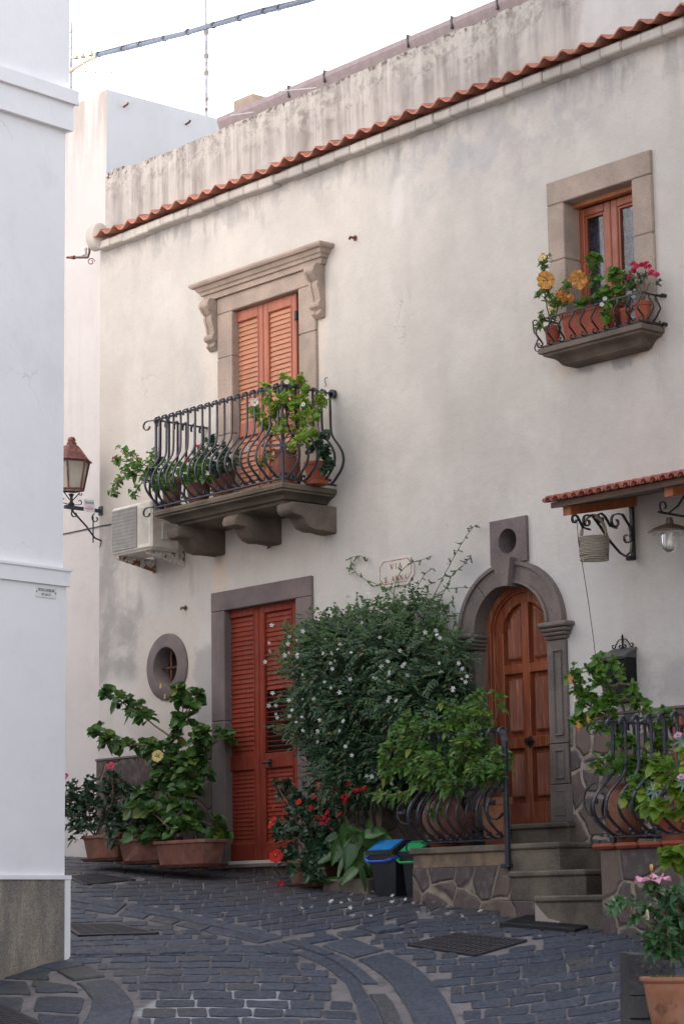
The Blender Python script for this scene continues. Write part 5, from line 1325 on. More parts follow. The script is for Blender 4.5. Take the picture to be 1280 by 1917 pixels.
blob_foliage(fm, tm, [(1140,535,28,24,-.17),(1120,560,18,14,-.2),(1085,570,14,10,-.2),(1155,560,14,14,-.2),(1108,485,14,12,-.15)], 8, .065, .06, 'round', tw=.05, droop=.4)
hibiscus(t, P(1086,519,-.34), (.1,-.7,-.5), .080, (.86,.46,.14), 'orange_petal', (.80,.38,.1), open_=1.0, pist=.7, wav=.38)
for q in ((1132,560),(1126,571)): hibiscus(t, P(*q, -.3), (.5,-.8,.2), .018, (.8,.75,.72), 'white_petal', open_=1, pist=0)
finish(t, fm, tm, LM['fresh'])
t = sill_pot(1170, 578, 594, 22, -.14, 'small terracotta pot between the long trough and the red flowered pot')
fm, tm = MB(), MB(); blob_foliage(fm, tm, [(1170,560,9,14,-.14)], 30, .035, .02, 'lance', tw=.04); finish(t, fm, tm, LM['mid'])
t = sill_pot(1202, 566, 588, 34, -.15, 'thorny plant with crimson flower heads in the right pot on the window sill')
fm, tm = MB(), MB()
for q in ((1192,525),(1205,515),(1214,530)): branch(tm, [(1202,566,-.15),(q[0]*.5+601,545,-.15),(*q,-.15)], .009, .007)
blob_foliage(fm, tm, [(1192,525,16,12,-.15),(1210,520,14,10,-.15),(1225,532,14,8,-.12),(1180,540,10,8,-.15)], 26, .045, .022, 'ovate', tw=.04)
for q in ((1190,500),(1200,497),(1208,494),(1185,507),(1178,518),(1218,512),(1228,514),(1212,498),(1186,495)): clusterflower(t, P(*q, -.2), .02, petal_mat('crimson_petal', (.55,.03,.09)), 7)
finish(t, fm, tm, LM['hib_d'])

# ---- jasmine against the wall
jc = P(705,1560,-.35); jc.z = G(jc.x, jc.y)
t = thing('jasmine_bush', jc, 'huge dark climbing jasmine studded with small white star flowers between the two doors', 'bush')
fm, tm, fl = MB(), MB(), MB()
for pts in ([(640,1600,-.1),(640,1530,-.25),(600,1440,-.4),(570,1350,-.5)], [(700,1560,-.2),(695,1500,-.25),(690,1400,-.35),(700,1300,-.4)], [(712,1560,-.2),(715,1480,-.25),(740,1380,-.35),(780,1300,-.4)], [(705,1560,-.2),(720,1490,-.2),(790,1440,-.3),(840,1350,-.3)], [(655,1600,-.1),(670,1520,-.2),(655,1400,-.4),(630,1280,-.45)]):
    branch(tm, pts, .016, .006, wob=.015)
def pinnate(m, p, d, L, mi=0, lw=.022):           # compound leaf, pairs of narrow leaflets
    d = d.normalized(); n_ = 4; nrm = (V((0,0,1))+TOCAM*.6+rv()*.5).normalized(); s = d.cross(nrm).normalized()
    for k in range(n_):
        q = p+d*(L*(k+.6)/(n_+.5))-V((0,0,1))*(L*.18*((k+1)/n_)**2); l = L*.34*(1-.12*k)
        for sg in (-1, 1): leaf(m, q, s*sg+d*.6, nrm, l, lw*1.1, mi, 'lance', .15)
    leaf(m, p+d*L-V((0,0,L*.18)), d, nrm, L*.45, lw*1.3, mi, 'lance', .3)
JB0 = [(635,1235,88,75,-.45),(740,1240,105,80,-.45),(820,1260,60,65,-.35),(605,1290,55,65,-.5),(700,1330,115,80,-.5),(800,1330,70,60,-.42),(590,1360,45,55,-.5),(660,1400,80,60,-.48),(750,1400,80,55,-.42),(840,1300,42,50,-.3),(650,1460,60,45,-.4),(715,1172,100,40,-.32),(775,1150,45,50,-.2),(625,1195,55,38,-.32),(660,1150,40,30,-.2),(620,1430,40,50,-.4),(730,1450,60,40,-.35)]
JB = []
for (px, py, rx, ry, Y) in JB0:
    for _ in range(5 if py > 1200 else 4):
        JB.append((px+U(-.62,.62)*rx, py+U(-.62,.62)*ry, rx*U(.32,.5), ry*U(.35,.6), Y+U(-.12,.08)))
JB += [(px, py, rx*.8, ry*.8, Y+.12) for (px, py, rx, ry, Y) in JB0 if py > 1200]
for (px, py, rx, ry, Y) in JB:
    c = P(px, py, Y); k = mpp(c); n_ = int(rx*ry/(15 if py > 1230 else 19))
    for _ in range(n_):
        p = pin(c, rx*k, ry*k, min(rx, ry)*k*.65, .3)
        if p.y > -.03: p.y = U(-.1,-.03)
        d = ((p-c).normalized()+rv()*.8+V((0,0,-.1))).normalized(); pinnate(fm, p, d, U(.07,.14), 1 if rnd() < .13+.25*(p.z > P(0,1200,0).z*0+2.25) else 0)
# airy outer sprays
for _ in range(120):
    px = U(520,860); py = U(1100,1180)+abs(px-720)*.22; b = P(px+U(-20,20), py+60, -.3); e = P(px, py, U(-.35,-.12)); fl.tube([b, b.lerp(e,.5)+rv()*.03, e], [.002,.0018,.001], 4)
    for k in range(5): q = b.lerp(e, .3+.14*k); pinnate(fm, q, (rv()+V((0,0,.3))).normalized(), U(.05,.09), 1)
for _ in range(26):
    px = U(500,545); py = U(1170,1380); b = P(px+50, py+U(-10,25), -.5); e = P(px, py, U(-.55,-.4)); fl.tube([b, b.lerp(e,.5)+V((0,0,.03)), e], [.002,.0018,.001], 4)
    for k in range(4): q = b.lerp(e, .3+.17*k); pinnate(fm, q, (rv()+(e-b).normalized()).normalized(), U(.045,.08), int(rnd() < .4))
def vine(pts, n_, L=.06):
    q = branch(fl, pts, .004, .0022, 5, .004)
    for k in range(int(n_*1.5)):
        t_ = (k+rnd())/(n_*1.5); a = t_*(len(q)-1); j = min(int(a), len(q)-2); p = q[j].lerp(q[j+1], a-j); pinnate(fm, p, (rv()+V((0,-.3,0))).normalized(), L*U(.6,1.2)*(1-.4*t_), 1)
vine([(770,1170,-.1),(735,1110,-.06),(700,1092,-.05),(672,1078,-.04),(657,1058,-.04),(660,1043,-.04),(680,1042,-.04),(686,1052,-.04)], 12)
vine([(735,1130,-.1),(742,1085,-.07),(757,1063,-.07),(775,1052,-.07),(797,1045,-.06),(808,1040,-.05)], 7, .05)
vine([(795,1150,-.1),(815,1110,-.08),(840,1060,-.08),(862,1020,-.08),(882,990,-.07),(895,984,-.05)], 14, .05)
vine([(800,1180,-.1),(825,1120,-.08),(845,1080,-.08),(870,1055,-.07),(882,1040,-.06)], 14, .06)
vine([(770,1130,-.1),(785,1090,-.08),(800,1070,-.07),(812,1064,-.06)], 7, .05); vine([(775,1130,-.1),(795,1100,-.08),(815,1090,-.06)], 6, .05)
vine([(810,1120,-.1),(835,1103,-.07),(860,1100,-.05),(884,1100,-.05)], 3, .04); vine([(820,1130,-.1),(835,1150,-.1),(820,1190,-.2)], 14, .08); vine([(700,1170,-.1),(704,1130,-.08),(710,1110,-.06)], 4, .05); vine([(800,1200,-.15),(825,1150,-.1),(850,1120,-.1)], 10)
fm.build('foliage', [LM['jas'], LM['jas_l']], t); tm.build('stems', PALE, t); fl.build('tendrils', GST, t)
JF = [(507,1172),(540,1188),(555,1198),(539,1205),(503,1205),(502,1222),(532,1227),(545,1222),(559,1229),(568,1184),(637,1205),(635,1217),(658,1221),(617,1223),(616,1241),(631,1237),(621,1251),(569,1264),(657,1270),(710,1192),(712,1244),(703,1268),(700,1268),(722,1242),(726,1256),(732,1263),(726,1273),(757,1239),(754,1246),(763,1259),(700,1268),(748,1120),(685,1093),(820,1190),(823,1196),(832,1216),(858,1241),(862,1251),(864,1273),(822,1253),(824,1240),(869,1276),(848,1289),(873,1266),(846,1294),(607,1276),(622,1288),(635,1296),(588,1306),(565,1307),(541,1311),(519,1318),(514,1336),(540,1340),(549,1332),(564,1344),(555,1353),(595,1348),(647,1350),(634,1370),(727,1305),(729,1312),(743,1313),(564,1369),(590,1370),(593,1388),(645,1397),(659,1415),(662,1116),(650,1117),(677,1163),(750,1145),(795,1182),(749,1215),(500,1240),(510,1300),(502,1320),(520,1345),(560,1230),(685,1450),(694,1455),(732,1468),(606,1226),(818,1180),(690,1108)]
for (a, b) in JF:
    p = P(a, b, -.35); Y = -.92 if 1180 < b < 1420 and 580 < a < 830 else (-.75 if b > 1150 else -.12)
    star(t, P(a+U(-2,2), b+U(-2,2), Y-.02), TOCAM+rv()*1.1, U(.75,1.2))

# ---- red hibiscus pot, euphorbia, calla
c = P(590,1648,-.45); c.z = G(c.x, -.45)+.02
t = thing('potted_plant', c, 'dark glossy hibiscus with red flowers in a brown pot right of the shutter door', 'potted plant')
trough(t, c, .50, .30, .20, clay('dark_brown_pot', (.16,.07,.05), (.11,.05,.035), .3))
fm, tm = MB(), MB(); s = c+V((0,0,.2))
for q in ((520,1470),(545,1480),(600,1480),(530,1560),(560,1540),(520,1605),(590,1640),(570,1600)): branch(tm, [(590,1625,-.45),(q[0]*.5+295,(q[1]+1600)/2,-.5),(*q,-.5)], .010, .004)
blob_foliage(fm, tm, [(528,1482,22,28,-.42),(560,1500,40,35,-.45),(600,1500,40,35,-.4),(560,1550,48,40,-.55),(600,1560,40,45,-.5),(525,1560,22,25,-.5),(535,1600,25,22,-.55),(580,1610,45,40,-.62),(600,1640,25,22,-.7),(620,1590,25,30,-.5)], 13, .08, .058, 'ovate', root=s, tw=.10)
for q in ((518,1604,.065,(.5,-.8,.35)),(512,1542,.06,(-.3,-.8,.4)),(514,1512,.03,(-.5,-.7,.4)),(560,1502,.03,(.2,-.8,.5))): hibiscus(t, P(q[0], q[1], -.8), q[3], q[2], (.70,.02,.018), 'scarlet_petal', (.35,.01,.01), open_=.5, pist=.6, wav=.15)
finish(t, fm, tm, LM['hib_d'])
c = P(650,1620,-.2); c.z = G(c.x, -.2)+.02
t = thing('euphorbia', c, 'thorny stemmed plant with clusters of small red flowers under the jasmine', 'plant')
round_pot(t, c, .16, .22, M_['clay_old'])
fm, tm = MB(), MB()
for q in ((600,1480),(622,1475),(650,1480),(640,1530),(672,1480),(615,1540)): branch(tm, [(650,1590,-.2),(q[0]*.4+390,(q[1]+1590)/2,-.3),(*q,-.35)], .014, .010)
blob_foliage(fm, tm, [(605,1478,30,20,-.4),(645,1478,30,20,-.35),(625,1500,35,18,-.4),(680,1478,20,16,-.3),(620,1545,22,18,-.5)], 24, .05, .026, 'ovate', tw=.05)
RED = petal_mat('deep_red_petal', (.55,.03,.05))
for q in ((594,1468),(598,1475),(612,1484),(620,1487),(622,1472),(628,1476),(586,1490),(590,1494),(605,1500),(655,1467),(664,1478),(672,1478),(650,1492),(642,1490),(646,1500),(652,1490),(682,1476),(592,1532),(600,1534),(606,1531),(614,1536),(604,1540),(612,1521),(635,1523),(582,1512)): clusterflower(t, P(q[0], q[1], -.55), .017, RED, 6)
finish(t, fm, tm, LM['hib_d'])
ca, cb = P(622,1672,-.55), P(708,1676,-.55); c = (ca+cb)/2; c.z = G(c.x, -.55)
t = thing('calla_bed', c, 'clump of broad arrow shaped leaves in a low stone kerbed bed beside the blue bin', 'plant')
m = MB(); m.box(ca.x, cb.x-.01, -.66, -.56, c.z-.1, c.z+.10, .012); m.box(cb.x-.16, cb.x+.0, -.665, -.56, c.z-.1, c.z+.09, .012) if False else None
m.box(ca.x, ca.x+.08, -.555, -.05, c.z-.1, c.z+.11, .01); m.build('kerb', M_['step'], t)
m = MB(); m.box(ca.x+.08, cb.x, -.55, -.05, c.z-.1, c.z+.06); m.build('soil', M_['soil'], t)
fm, tm = MB(), MB()
for (a, b, L, an) in ((645,1562,.20,-100),(668,1553,.17,-10),(700,1563,.17,-5),(672,1580,.18,-95),(630,1590,.20,-115),(655,1600,.2,-100),(690,1575,.19,-70),(640,1620,.19,-95),(612,1610,.19,-130),(665,1620,.22,-110),(690,1610,.17,-80),(702,1600,.16,-75),(625,1650,.20,-160),(680,1640,.17,-60),(655,1640,.18,-120),(640,1580,.16,-120),(660,1575,.16,-60),(690,1545,.14,80),(715,1558,.16,-10),(648,1540,.13,100),(700,1625,.14,-80),(675,1600,.16,-100),(620,1570,.14,-140)):
    p = P(a, b, U(-.75,-.5)); base = V((c.x+U(-.2,.15), U(-.45,-.2), c.z+.06)); tm.tube([base, base.lerp(p,.6)+V((0,0,.06)), p], [.007,.006,.004], 5)
    d = (r0*cos(R(an))+V((0,0,1))*sin(R(an))+V((0,-.25,0))).normalized(); big = MB(); q = p-d*L*.35
    # broad leaf with lobes, built from a finer outline
    d = (d+rv()*.35).normalized(); L *= .8; nv = (TOCAM*.6+V((0,0,.7))+rv()*.75).normalized(); s_ = d.cross(nv).normalized(); nv = s_.cross(d).normalized()
    vs = []; rows_ = [(-.12,.30),(.0,.40),(.2,.46),(.45,.40),(.7,.25),(.88,.10),(1,.0)]
    for t_, w_ in rows_:
        cc_ = q+d*(L*1.25*t_)-V((0,0,1))*(.12*L*t_*t_); vs += [cc_-s_*(w_*L*.85)+nv*(.03*L), cc_-s_*(w_*L*.45)-nv*.005, cc_-nv*(.05*L if t_ >= 0 else 0), cc_+s_*(w_*L*.45)-nv*.005, cc_+s_*(w_*L*.85)+nv*(.03*L)]
    fm.add(vs, [(k*5+i, k*5+i+1, k*5+i+6, k*5+i+5) for k in range(len(rows_)-1) for i in range(4)])
o = fm.build('foliage', LM['calla'], t, smooth=True); tm.build('stems', GST, t)

# ---- terrace pots and shrub
def terr_pot(px, w, pyt, Y, mt, label, name='potted_plant', belly=1, cat='potted plant'):
    c = P(px, 1570, Y); c.z = z2+.012; r = w*mpp(c)/2; t = thing(name, c, label, cat); zt = P(px, pyt, Y).z; saucer(t, c, r*.8, M_['clay_red']); c.z += .02; round_pot(t, c, r, zt-c.z, mt, belly=belly, foot=.75); return t
t = terr_pot(830, 84, 1490, -.48, M_['clay_old'], 'leafy shrub in the big round clay jar on the terrace left of the arched door')
fm, tm = MB(), MB()
for pts, n_ in (([(830,1495,-.5),(800,1420,-.5),(760,1400,-.55),(725,1395,-.55)], 14), ([(830,1495,-.5),(815,1400,-.5),(800,1350,-.5)], 12), ([(840,1495,-.5),(860,1420,-.5),(855,1350,-.5),(830,1320,-.5)], 14), ([(800,1410,-.5),(750,1430,-.6),(725,1450,-.6)], 9), ([(820,1480,-.5),(770,1480,-.65),(735,1490,-.7),(705,1488,-.7)], 9), ([(780,1380,-.5),(740,1340,-.5),(705,1318,-.5)], 3), ([(830,1460,-.6),(815,1500,-.9),(810,1520,-1.05)], 3), ([(800,1350,-.5),(770,1315,-.5),(750,1325,-.5)], 5)):
    pth = branch(tm, pts, .012, .004); along(fm, tm, pth, n_, .075, .048, 'ovate', tw=.08, nl=5, f0_=.25, droop=.5)
blob_foliage(fm, tm, [(790,1385,58,45,-.9),(840,1370,50,45,-.85),(745,1415,42,36,-1.0),(830,1430,52,40,-1.05),(880,1400,40,40,-.95),(790,1440,46,34,-1.05),(770,1360,40,30,-.8),(850,1460,40,22,-1.12)], 15, .075, .048, 'ovate', tw=.08, droop=.5)
for q in ((787,1389),(752,1358)): hibiscus(t, P(*q, -.8), (.4,-.8,.2), .016, (.6,.03,.03), 'scarlet_petal', open_=1.4, pist=0)
finish(t, fm, tm, LM['mid'])
t = terr_pot(930, 62, 1493, -.62, clay('orange_clay_jar', (.36,.155,.085), (.26,.11,.065), .35), 'upright green shrub in the wide rimmed orange pot nearest the arched door', belly=None)
fm, tm = MB(), MB()
for pts, n_ in (([(925,1495,-.6),(900,1430,-.6),(885,1370,-.55),(900,1300,-.5)], 16), ([(920,1495,-.6),(905,1440,-.6),(930,1340,-.6),(937,1305,-.6)], 5), ([(925,1490,-.6),(935,1440,-.7),(945,1410,-.75)], 8), ([(920,1490,-.6),(880,1450,-.6),(860,1440,-.65)], 9)):
    pth = branch(tm, pts, .011, .004); along(fm, tm, pth, n_, .075, .046, 'ovate', tw=.08, nl=5, f0_=.3, droop=.5)
blob_foliage(fm, tm, [(895,1345,26,38,-.75),(905,1440,40,30,-1.08),(885,1390,32,38,-.95),(860,1345,32,28,-.8),(925,1415,26,22,-1.05),(935,1440,20,20,-1.08)], 15, .075, .046, 'ovate', tw=.08, droop=.5)
finish(t, fm, tm, LM['mid'])
t = terr_pot(868, 40, 1520, -.25, M_['clay'], 'small clay pot half hidden between the two terrace jars', belly=None)
fm, tm = MB(), MB(); blob_foliage(fm, tm, [(868,1500,18,14,-.25)], 22, .05, .03, 'ovate', tw=.05); finish(t, fm, tm, LM['hib_d'])

# ---- right hand planter plants
def rpot(px, pyt, w, Y, label, mt=M_['clay'], belly=1):
    c = P(px, 1560, Y); c.z = rZ+.0; r = w*mpp(c)/2; t = thing('potted_plant', c, label, 'potted plant'); round_pot(t, c, r, P(px, pyt, Y).z-c.z, mt, belly=belly); return t
m = MB(); m.box(rX+.02, XR, RYF+.02, -.03, rZ-.2, rZ-.002); m.build('planter_top', M_['step'], house)
t = rpot(1170, 1468, 78, -1.2, 'twisting shrub with orange flowers climbing past the black mailbox from a dark jar')
fm, tm = MB(), MB()
for pts, n_ in (([(1170,1470,-1.2),(1160,1400,-1.15),(1145,1345,-1.1),(1130,1290,-1.1),(1110,1250,-1.1)], 20), ([(1140,1335,-1.1),(1100,1320,-1.1),(1075,1290,-1.1),(1072,1262,-1.1)], 12), ([(1140,1340,-1.1),(1105,1350,-1.1),(1080,1345,-1.15)], 7), ([(1135,1310,-1.1),(1170,1310,-1.05),(1205,1318,-1.0)], 7), ([(1130,1290,-1.1),(1160,1280,-1.1),(1182,1282,-1.1)], 4), ([(1110,1250,-1.1),(1125,1235,-1.1),(1145,1240,-1.1)], 7)):
    pth = branch(tm, pts, .012, .004); along(fm, tm, pth, int(n_*1.2), .07, .058, 'round', tw=.07, nl=4, f0_=.2, droop=.4)
blob_foliage(fm, tm, [(1105,1255,24,16,-1.1),(1095,1300,26,24,-1.1),(1140,1325,30,22,-1.1),(1120,1360,28,16,-1.1),(1150,1355,18,18,-1.1)], 10, .07, .058, 'round', tw=.07, droop=.4)
for q in ((1073,1270,.035),(1090,1358,.042),(1106,1347,.03)): hibiscus(t, P(q[0], q[1], -1.3), (-.8,-.4,-.1), q[2], (.82,.38,.2), 'orange_petal', (.75,.2,.1), open_=1.3, pist=.4, wav=.2)
finish(t, fm, tm, LM['fresh'])
t = rpot(1262, 1500, 70, -1.15, 'red clay pot with bright round leaved shrub behind the right railing', M_['clay_red'], None)
fm, tm = MB(), MB()
for pts, n_ in (([(1240,1500,-1.15),(1215,1450,-1.2),(1175,1420,-1.35),(1125,1435,-1.45)], 18), ([(1230,1490,-1.2),(1225,1420,-1.2),(1235,1360,-1.2),(1245,1335,-1.2)], 16), ([(1220,1480,-1.3),(1195,1480,-1.5),(1180,1500,-1.6)], 10), ([(1170,1420,-1.3),(1160,1395,-1.3),(1172,1385,-1.3)], 6)):
    pth = branch(tm, pts, .010, .004); along(fm, tm, pth, int(n_*1.2), .065, .056, 'round', tw=.07, nl=5, f0_=.2, droop=.35)
blob_foliage(fm, tm, [(1165,1430,32,20,-1.4),(1215,1430,35,35,-1.25),(1200,1475,25,30,-1.45),(1240,1400,28,30,-1.2),(1255,1450,30,35,-1.3)], 11, .065, .056, 'round', tw=.07, droop=.35)
finish(t, fm, tm, LM['mid'])
c = P(1330,1600,-1.9); c.z = G(c.x, -1.9)
t = thing('potted_plant', c, 'large lime leaved shrub leaning in from the right edge above the pink hibiscus', 'potted plant'); round_pot(t, c, .24, .36, M_['clay'])
fm, tm = MB(), MB()
for pts, n_ in (([(1335,1560,-1.9),(1295,1500,-1.95),(1255,1450,-2.0),(1235,1440,-2.0)], 13), ([(1330,1550,-1.9),(1300,1450,-1.9),(1285,1410,-1.9)], 14), ([(1330,1560,-1.9),(1285,1510,-2.0),(1240,1515,-2.05),(1215,1508,-2.05)], 9), ([(1340,1560,-1.9),(1300,1590,-2.0),(1255,1600,-2.05)], 11)):
    pth = branch(tm, pts, .010, .004); along(fm, tm, pth, int(n_*1.2), .085, .075, 'round', tw=.08, nl=4, f0_=.15, droop=.45)
blob_foliage(fm, tm, [(1260,1470,30,35,-2),(1285,1440,30,30,-2),(1230,1510,16,14,-2.05),(1262,1600,20,18,-2.05),(1290,1520,25,30,-2)], 7, .085, .075, 'round', tw=.08, droop=.45)
for q in ((1225,1480),(1275,1385),(1280,1465)):
    for k in range(7): a = V((cos(k*.9), -.4, sin(k*.9))); leaf(fm, P(*q, -2.1), a, TOCAM, .07, .018, 1, 'lance', .05)
for q in ((1268,1377),(1274,1455)): hibiscus(t, P(*q, -2.15), (.2,-.6,.7), .028, (.72,.42,.62), 'lilac_petal', open_=.3, pist=0)
fm.build('foliage', [LM['lime'], leafmat('grey_green_leaf', (.18,.30,.24), (.25,.38,.30))], t); tm.build('stems', STEM, t)

# ---- foreground pot with pink hibiscus
def Pd(px, py, d_): return CAMP+ray(px, py)*d_
D0 = 10.2
c = Pd(1262, 1806, D0); r = 64*D0/FPX; hpot = 118*D0/FPX
cb_ = c-V((0,0,hpot+.05)); gz2 = G(cb_.x, cb_.y)
print('front pot bottom', cb_, 'ground', gz2)
t = thing('potted_plant', (cb_.x, cb_.y, cb_.z), 'pink hibiscus in a big weathered clay pot in the bottom right foreground', 'potted plant')
prof = [(r*.55,0),(r*.62,.01),(r*.80,hpot*.45),(r*.90,hpot*.80),(r*.93,hpot*.86),(r*.92,hpot*.9),(r*1.0,hpot*.92),(r*1.05,hpot*.95),(r*1.05,hpot*.985),(r*1.0,hpot),(r*.9,hpot),(r*.86,hpot*.93),(r*.86,hpot*.9)]
m = MB(); m.lathe(prof, cb_, 40); autosmooth(m.build('pot', clay('ochre_clay_pot', (.36,.17,.10), (.25,.105,.06), .7), t), 40)
m = MB(); m.prism([(cb_.x+r*.88*cos(2*pi*i/24), cb_.y+r*.88*sin(2*pi*i/24)) for i in range(24)], cb_.z+hpot*.88, cb_.z+hpot*.93, axis='z'); m.build('soil', M_['soil'], t)
fm, tm = MB(), MB()
def fb(pts, n_, L=.062, W=.04, f=.2, tw=.05):
    q = [Pd(a, b, D0+d) for a, b, d in pts]; out = []
    for i in range(len(q)-1):
        for j in range(5): out.append(q[i].lerp(q[i+1], j/5)+rv()*.002)
    out.append(q[-1]); tm.tube(out, [.007-.004*i/len(out) for i in range(len(out))], 6); along(fm, tm, out, n_, L, W, 'ovate', tw=tw, nl=4, f0_=f, droop=.6)
fb([(1262,1800,0),(1245,1770,-.05),(1215,1735,-.1),(1180,1708,-.12),(1160,1695,-.12)], 7, f=.55); fb([(1262,1800,0),(1250,1740,0),(1235,1690,0),(1222,1660,-.02)], 14)
fb([(1262,1800,0),(1275,1740,0),(1268,1690,0),(1262,1670,0)], 18); fb([(1265,1800,0),(1290,1750,0),(1290,1700,0)], 14); fb([(1258,1800,-.05),(1240,1775,-.1),(1215,1765,-.1)], 9); fb([(1262,1800,0),(1230,1730,.05),(1210,1705,.05)], 7)
for _ in range(9): p = Pd(U(1225,1275), U(1725,1790), D0-U(-.05,.12)); twig_leaves(fm, tm, p-V((0,0,.05)), p, 5, .065, .042, 'ovate', droop=.6)
for _ in range(14): p = cb_+V((U(-r,r)*.6, U(-r,r)*.6, hpot*.93)); leaf(fm, p, (rv()+V((0,0,1.2))), rv(), .045, .018, 0, 'lance')
hibiscus(t, Pd(1220,1648,D0-.05), (.05,-.12,1), 34*D0/FPX, (.80,.36,.50), 'pale_pink_petal', (.5,.03,.12), open_=.12, pist=.75, wav=.12)
p = Pd(1211,1722,D0-.1); m = MB(); m.tube([p, p+V((0,0,.035)), p+V((0,0,.045))], [.008,.007,.002], 8); m.build('bud', petal_mat('cream_bud', (.7,.62,.42)), t)
finish(t, fm, tm, LM['hib_d'] if False else leafmat('front_hibiscus_leaf', (.04,.12,.045), (.07,.17,.05), rough=.36, tr=.25))
# ================================================================== OBJECTS ON AND IN FRONT OF THE WALLS
def PX(px, py, X): return PXp(px, py, X)
# ---- air conditioner
yF, yB = -.46, -.12
x0, x1 = P(209,1000,yF).x, P(283,1000,yF).x; zt_ = P(212,952,yF).z; zb_ = P(212,1040,yF).z
t = thing('air_conditioner', ((x0+x1)/2, -.3, zb_), 'old cream air conditioner unit on rusty brackets beside the left end of the balcony', 'air conditioner')
acm = plain('aged_cream_enamel', (.66,.62,.55), .5); m = MB(); m.box(x0, x1, yF, yB, zb_, zt_, .018); 
m.box(x0+.0, x1+.004, yF+.02, yF+.024, zb_+.01, zt_-.01, 0); m.box(x0+.02, x1-.02, yF+.02, yB-.02, zb_-.01, zb_, .003); m.build('body', acm, t)
gx = x0+(x1-x0)*.66; m = MB(); m.box(x0+.02, gx, yF-.004, yF+.006, zb_+.03, zt_-.03, .003, 1)
for k in range(34): xx = x0+.025+(gx-x0-.03)*k/33; m.box(xx-.003, xx+.003, yF-.012, yF-.003, zb_+.03, zt_-.03)
for k in range(12): zz = zb_+.04+(zt_-zb_-.08)*k/11; m.box(x0+.02, gx, yF-.016, yF-.010, zz-.003, zz+.003)
m.build('grille', [plain('grey_grille', (.40,.38,.36), .6), plain('dark_coil', (.16,.15,.15), .6)], t)
m = MB()
for k in range(9): xx = gx+.03+k*.018; m.box(xx-.003, xx+.003, yF-.004, yF+.004, zb_+.05, zt_-.06)
m.box(x1-.004, x1+.014, yF+.12, yF+.22, zb_+.09, zb_+.26, .012); m.build('side_cover', plain('pale_enamel', (.60,.57,.52), .45), t)
rb = metal('rusty_white_bracket', (.50,.48,.44), .6, .1, .35)
for xx in (x0+.08, x1-.10):
    m = MB(); m.loft([[(xx-.012,-.0,zb_-.02),(xx+.012,-.0,zb_-.02),(xx+.012,-.0,zb_-.13),(xx-.012,-.0,zb_-.13)], [(xx-.012,yF+.02,zb_-.012),(xx+.012,yF+.02,zb_-.012),(xx+.012,yF+.02,zb_-.045),(xx-.012,yF+.02,zb_-.045)]])
    m.box(xx-.022, xx+.022, -.012, .0, zb_-.14, zb_+.22, .002); m.box(xx-.022, xx+.022, yF+.02, 0, zb_-.018, zb_-.010, .002); m.build('bracket', rb, t)
m = MB(); m.tube([(x1-.02,-.2,zb_+.12),(x1+.06,-.15,zb_+.12),(x1+.09,-.03,zb_+.16),(x1+.09,-.01,zb_+.5)], .018, 8); m.build('hose', plain('black_hose', (.02,.02,.02), .6), t)
# ---- street lantern on its wall arm
LX = P(187,956,0).x+.03; rusty = metal('rust_red_lantern_metal', (.10,.035,.03), .55, .2, .25); blk = M_['iron_black']
wallp = PX(187,956,LX); c = PX(134,945,LX); print('lantern', c)
t = thing('street_lantern', (LX, 0, wallp.z), 'rusty hexagonal street lantern on a scrolled wall arm at the corner of the house', 'street lamp')
az = c.z+.0; m = MB(); m.box(LX-.018, LX+.018, c.y-.08, -.0, az-.045, az-.01, .004); m.box(LX-.03, LX+.03, -.02, .0, az-.07, az+.02, .004)
arm = m.build('arm', metal('blue_black_arm', (.025,.035,.045), .5, .3), t)
m = MB(); y_, z_ = V((0,1,0)), V((0,0,1)); B = V((LX, 0, az))
m.ribbon([B+V((0,c.y+.0,-.05)), B+V((0,c.y*.5,-.2)), B+V((0,-.08,-.31)), B+V((0,-.0,-.33))], .016, .012, (1,0,0))
m.ribbon(spiral(B+V((0,c.y+.04,-.09)), y_, z_, .045, pi*.6, .85, 10, .35), .016, .009, (1,0,0)); m.ribbon(spiral(B+V((0,-.07,-.11)), y_, z_, .05, pi*.6, .85, 10, .35), .016, .009, (1,0,0))
m.ribbon([B+V((0,-.1,-.09)), B+V((0,-.1,-.36))], .012, .008, (1,0,0)); m.ribbon([B+V((0,-.03,-.32)), B+V((.0,.0,-.34)), B+V((.02,-.03,-.40))], .008, .006, (1,0,0))
m.build('scroll', blk, t)
k = mpp(c); lc = V((LX, c.y, az)); hb, ht = PX(134,862+0,LX).z, 0
zb1 = PX(134,917,LX).z; zt1 = PX(134,864,LX).z; zr1 = PX(134,840,LX).z; zc1 = PX(134,828,LX).z
def hexr(r, z, n=6, rot=R(12)): return [(lc.x+r*cos(rot+2*pi*i/n), lc.y+r*sin(rot+2*pi*i/n), z) for i in range(n)]
rb_, rt_ = .125, .185
m = MB(); m.loft([hexr(.215, zt1-.006), hexr(.215, zt1+.004), hexr(.195, zt1+.012), hexr(.085, zr1+.02), hexr(.07, zr1+.03)]); m.lathe([(.0,.0),(.05,.0),(.05,.03),(.035,.035),(.042,.06),(.03,.085),(.0,.09)], (lc.x, lc.y, zr1+.03), 12); m.build('roof', rusty, t)
m = MB()
for i in range(6):
    a = V(hexr(rb_, zb1)[i]); b = V(hexr(rt_, zt1-.006)[i]); m.tube([a, b], .010, 5); a2 = V(hexr(rb_, zb1)[(i+1) % 6]); m.tube([a, a2], .012, 5); b2 = V(hexr(rt_, zt1-.008)[(i+1) % 6]); m.tube([b, b2], .010, 5)
m.build('cage', rusty, t)
n = N('frosted_lantern_glass'); n.fin(n.mix(n.ramp(n.noise(5, detail=4), .35, .7), (.42,.39,.33), (.30,.27,.22)), .35, spec=.5); n.b.inputs['Alpha'].default_value = .82
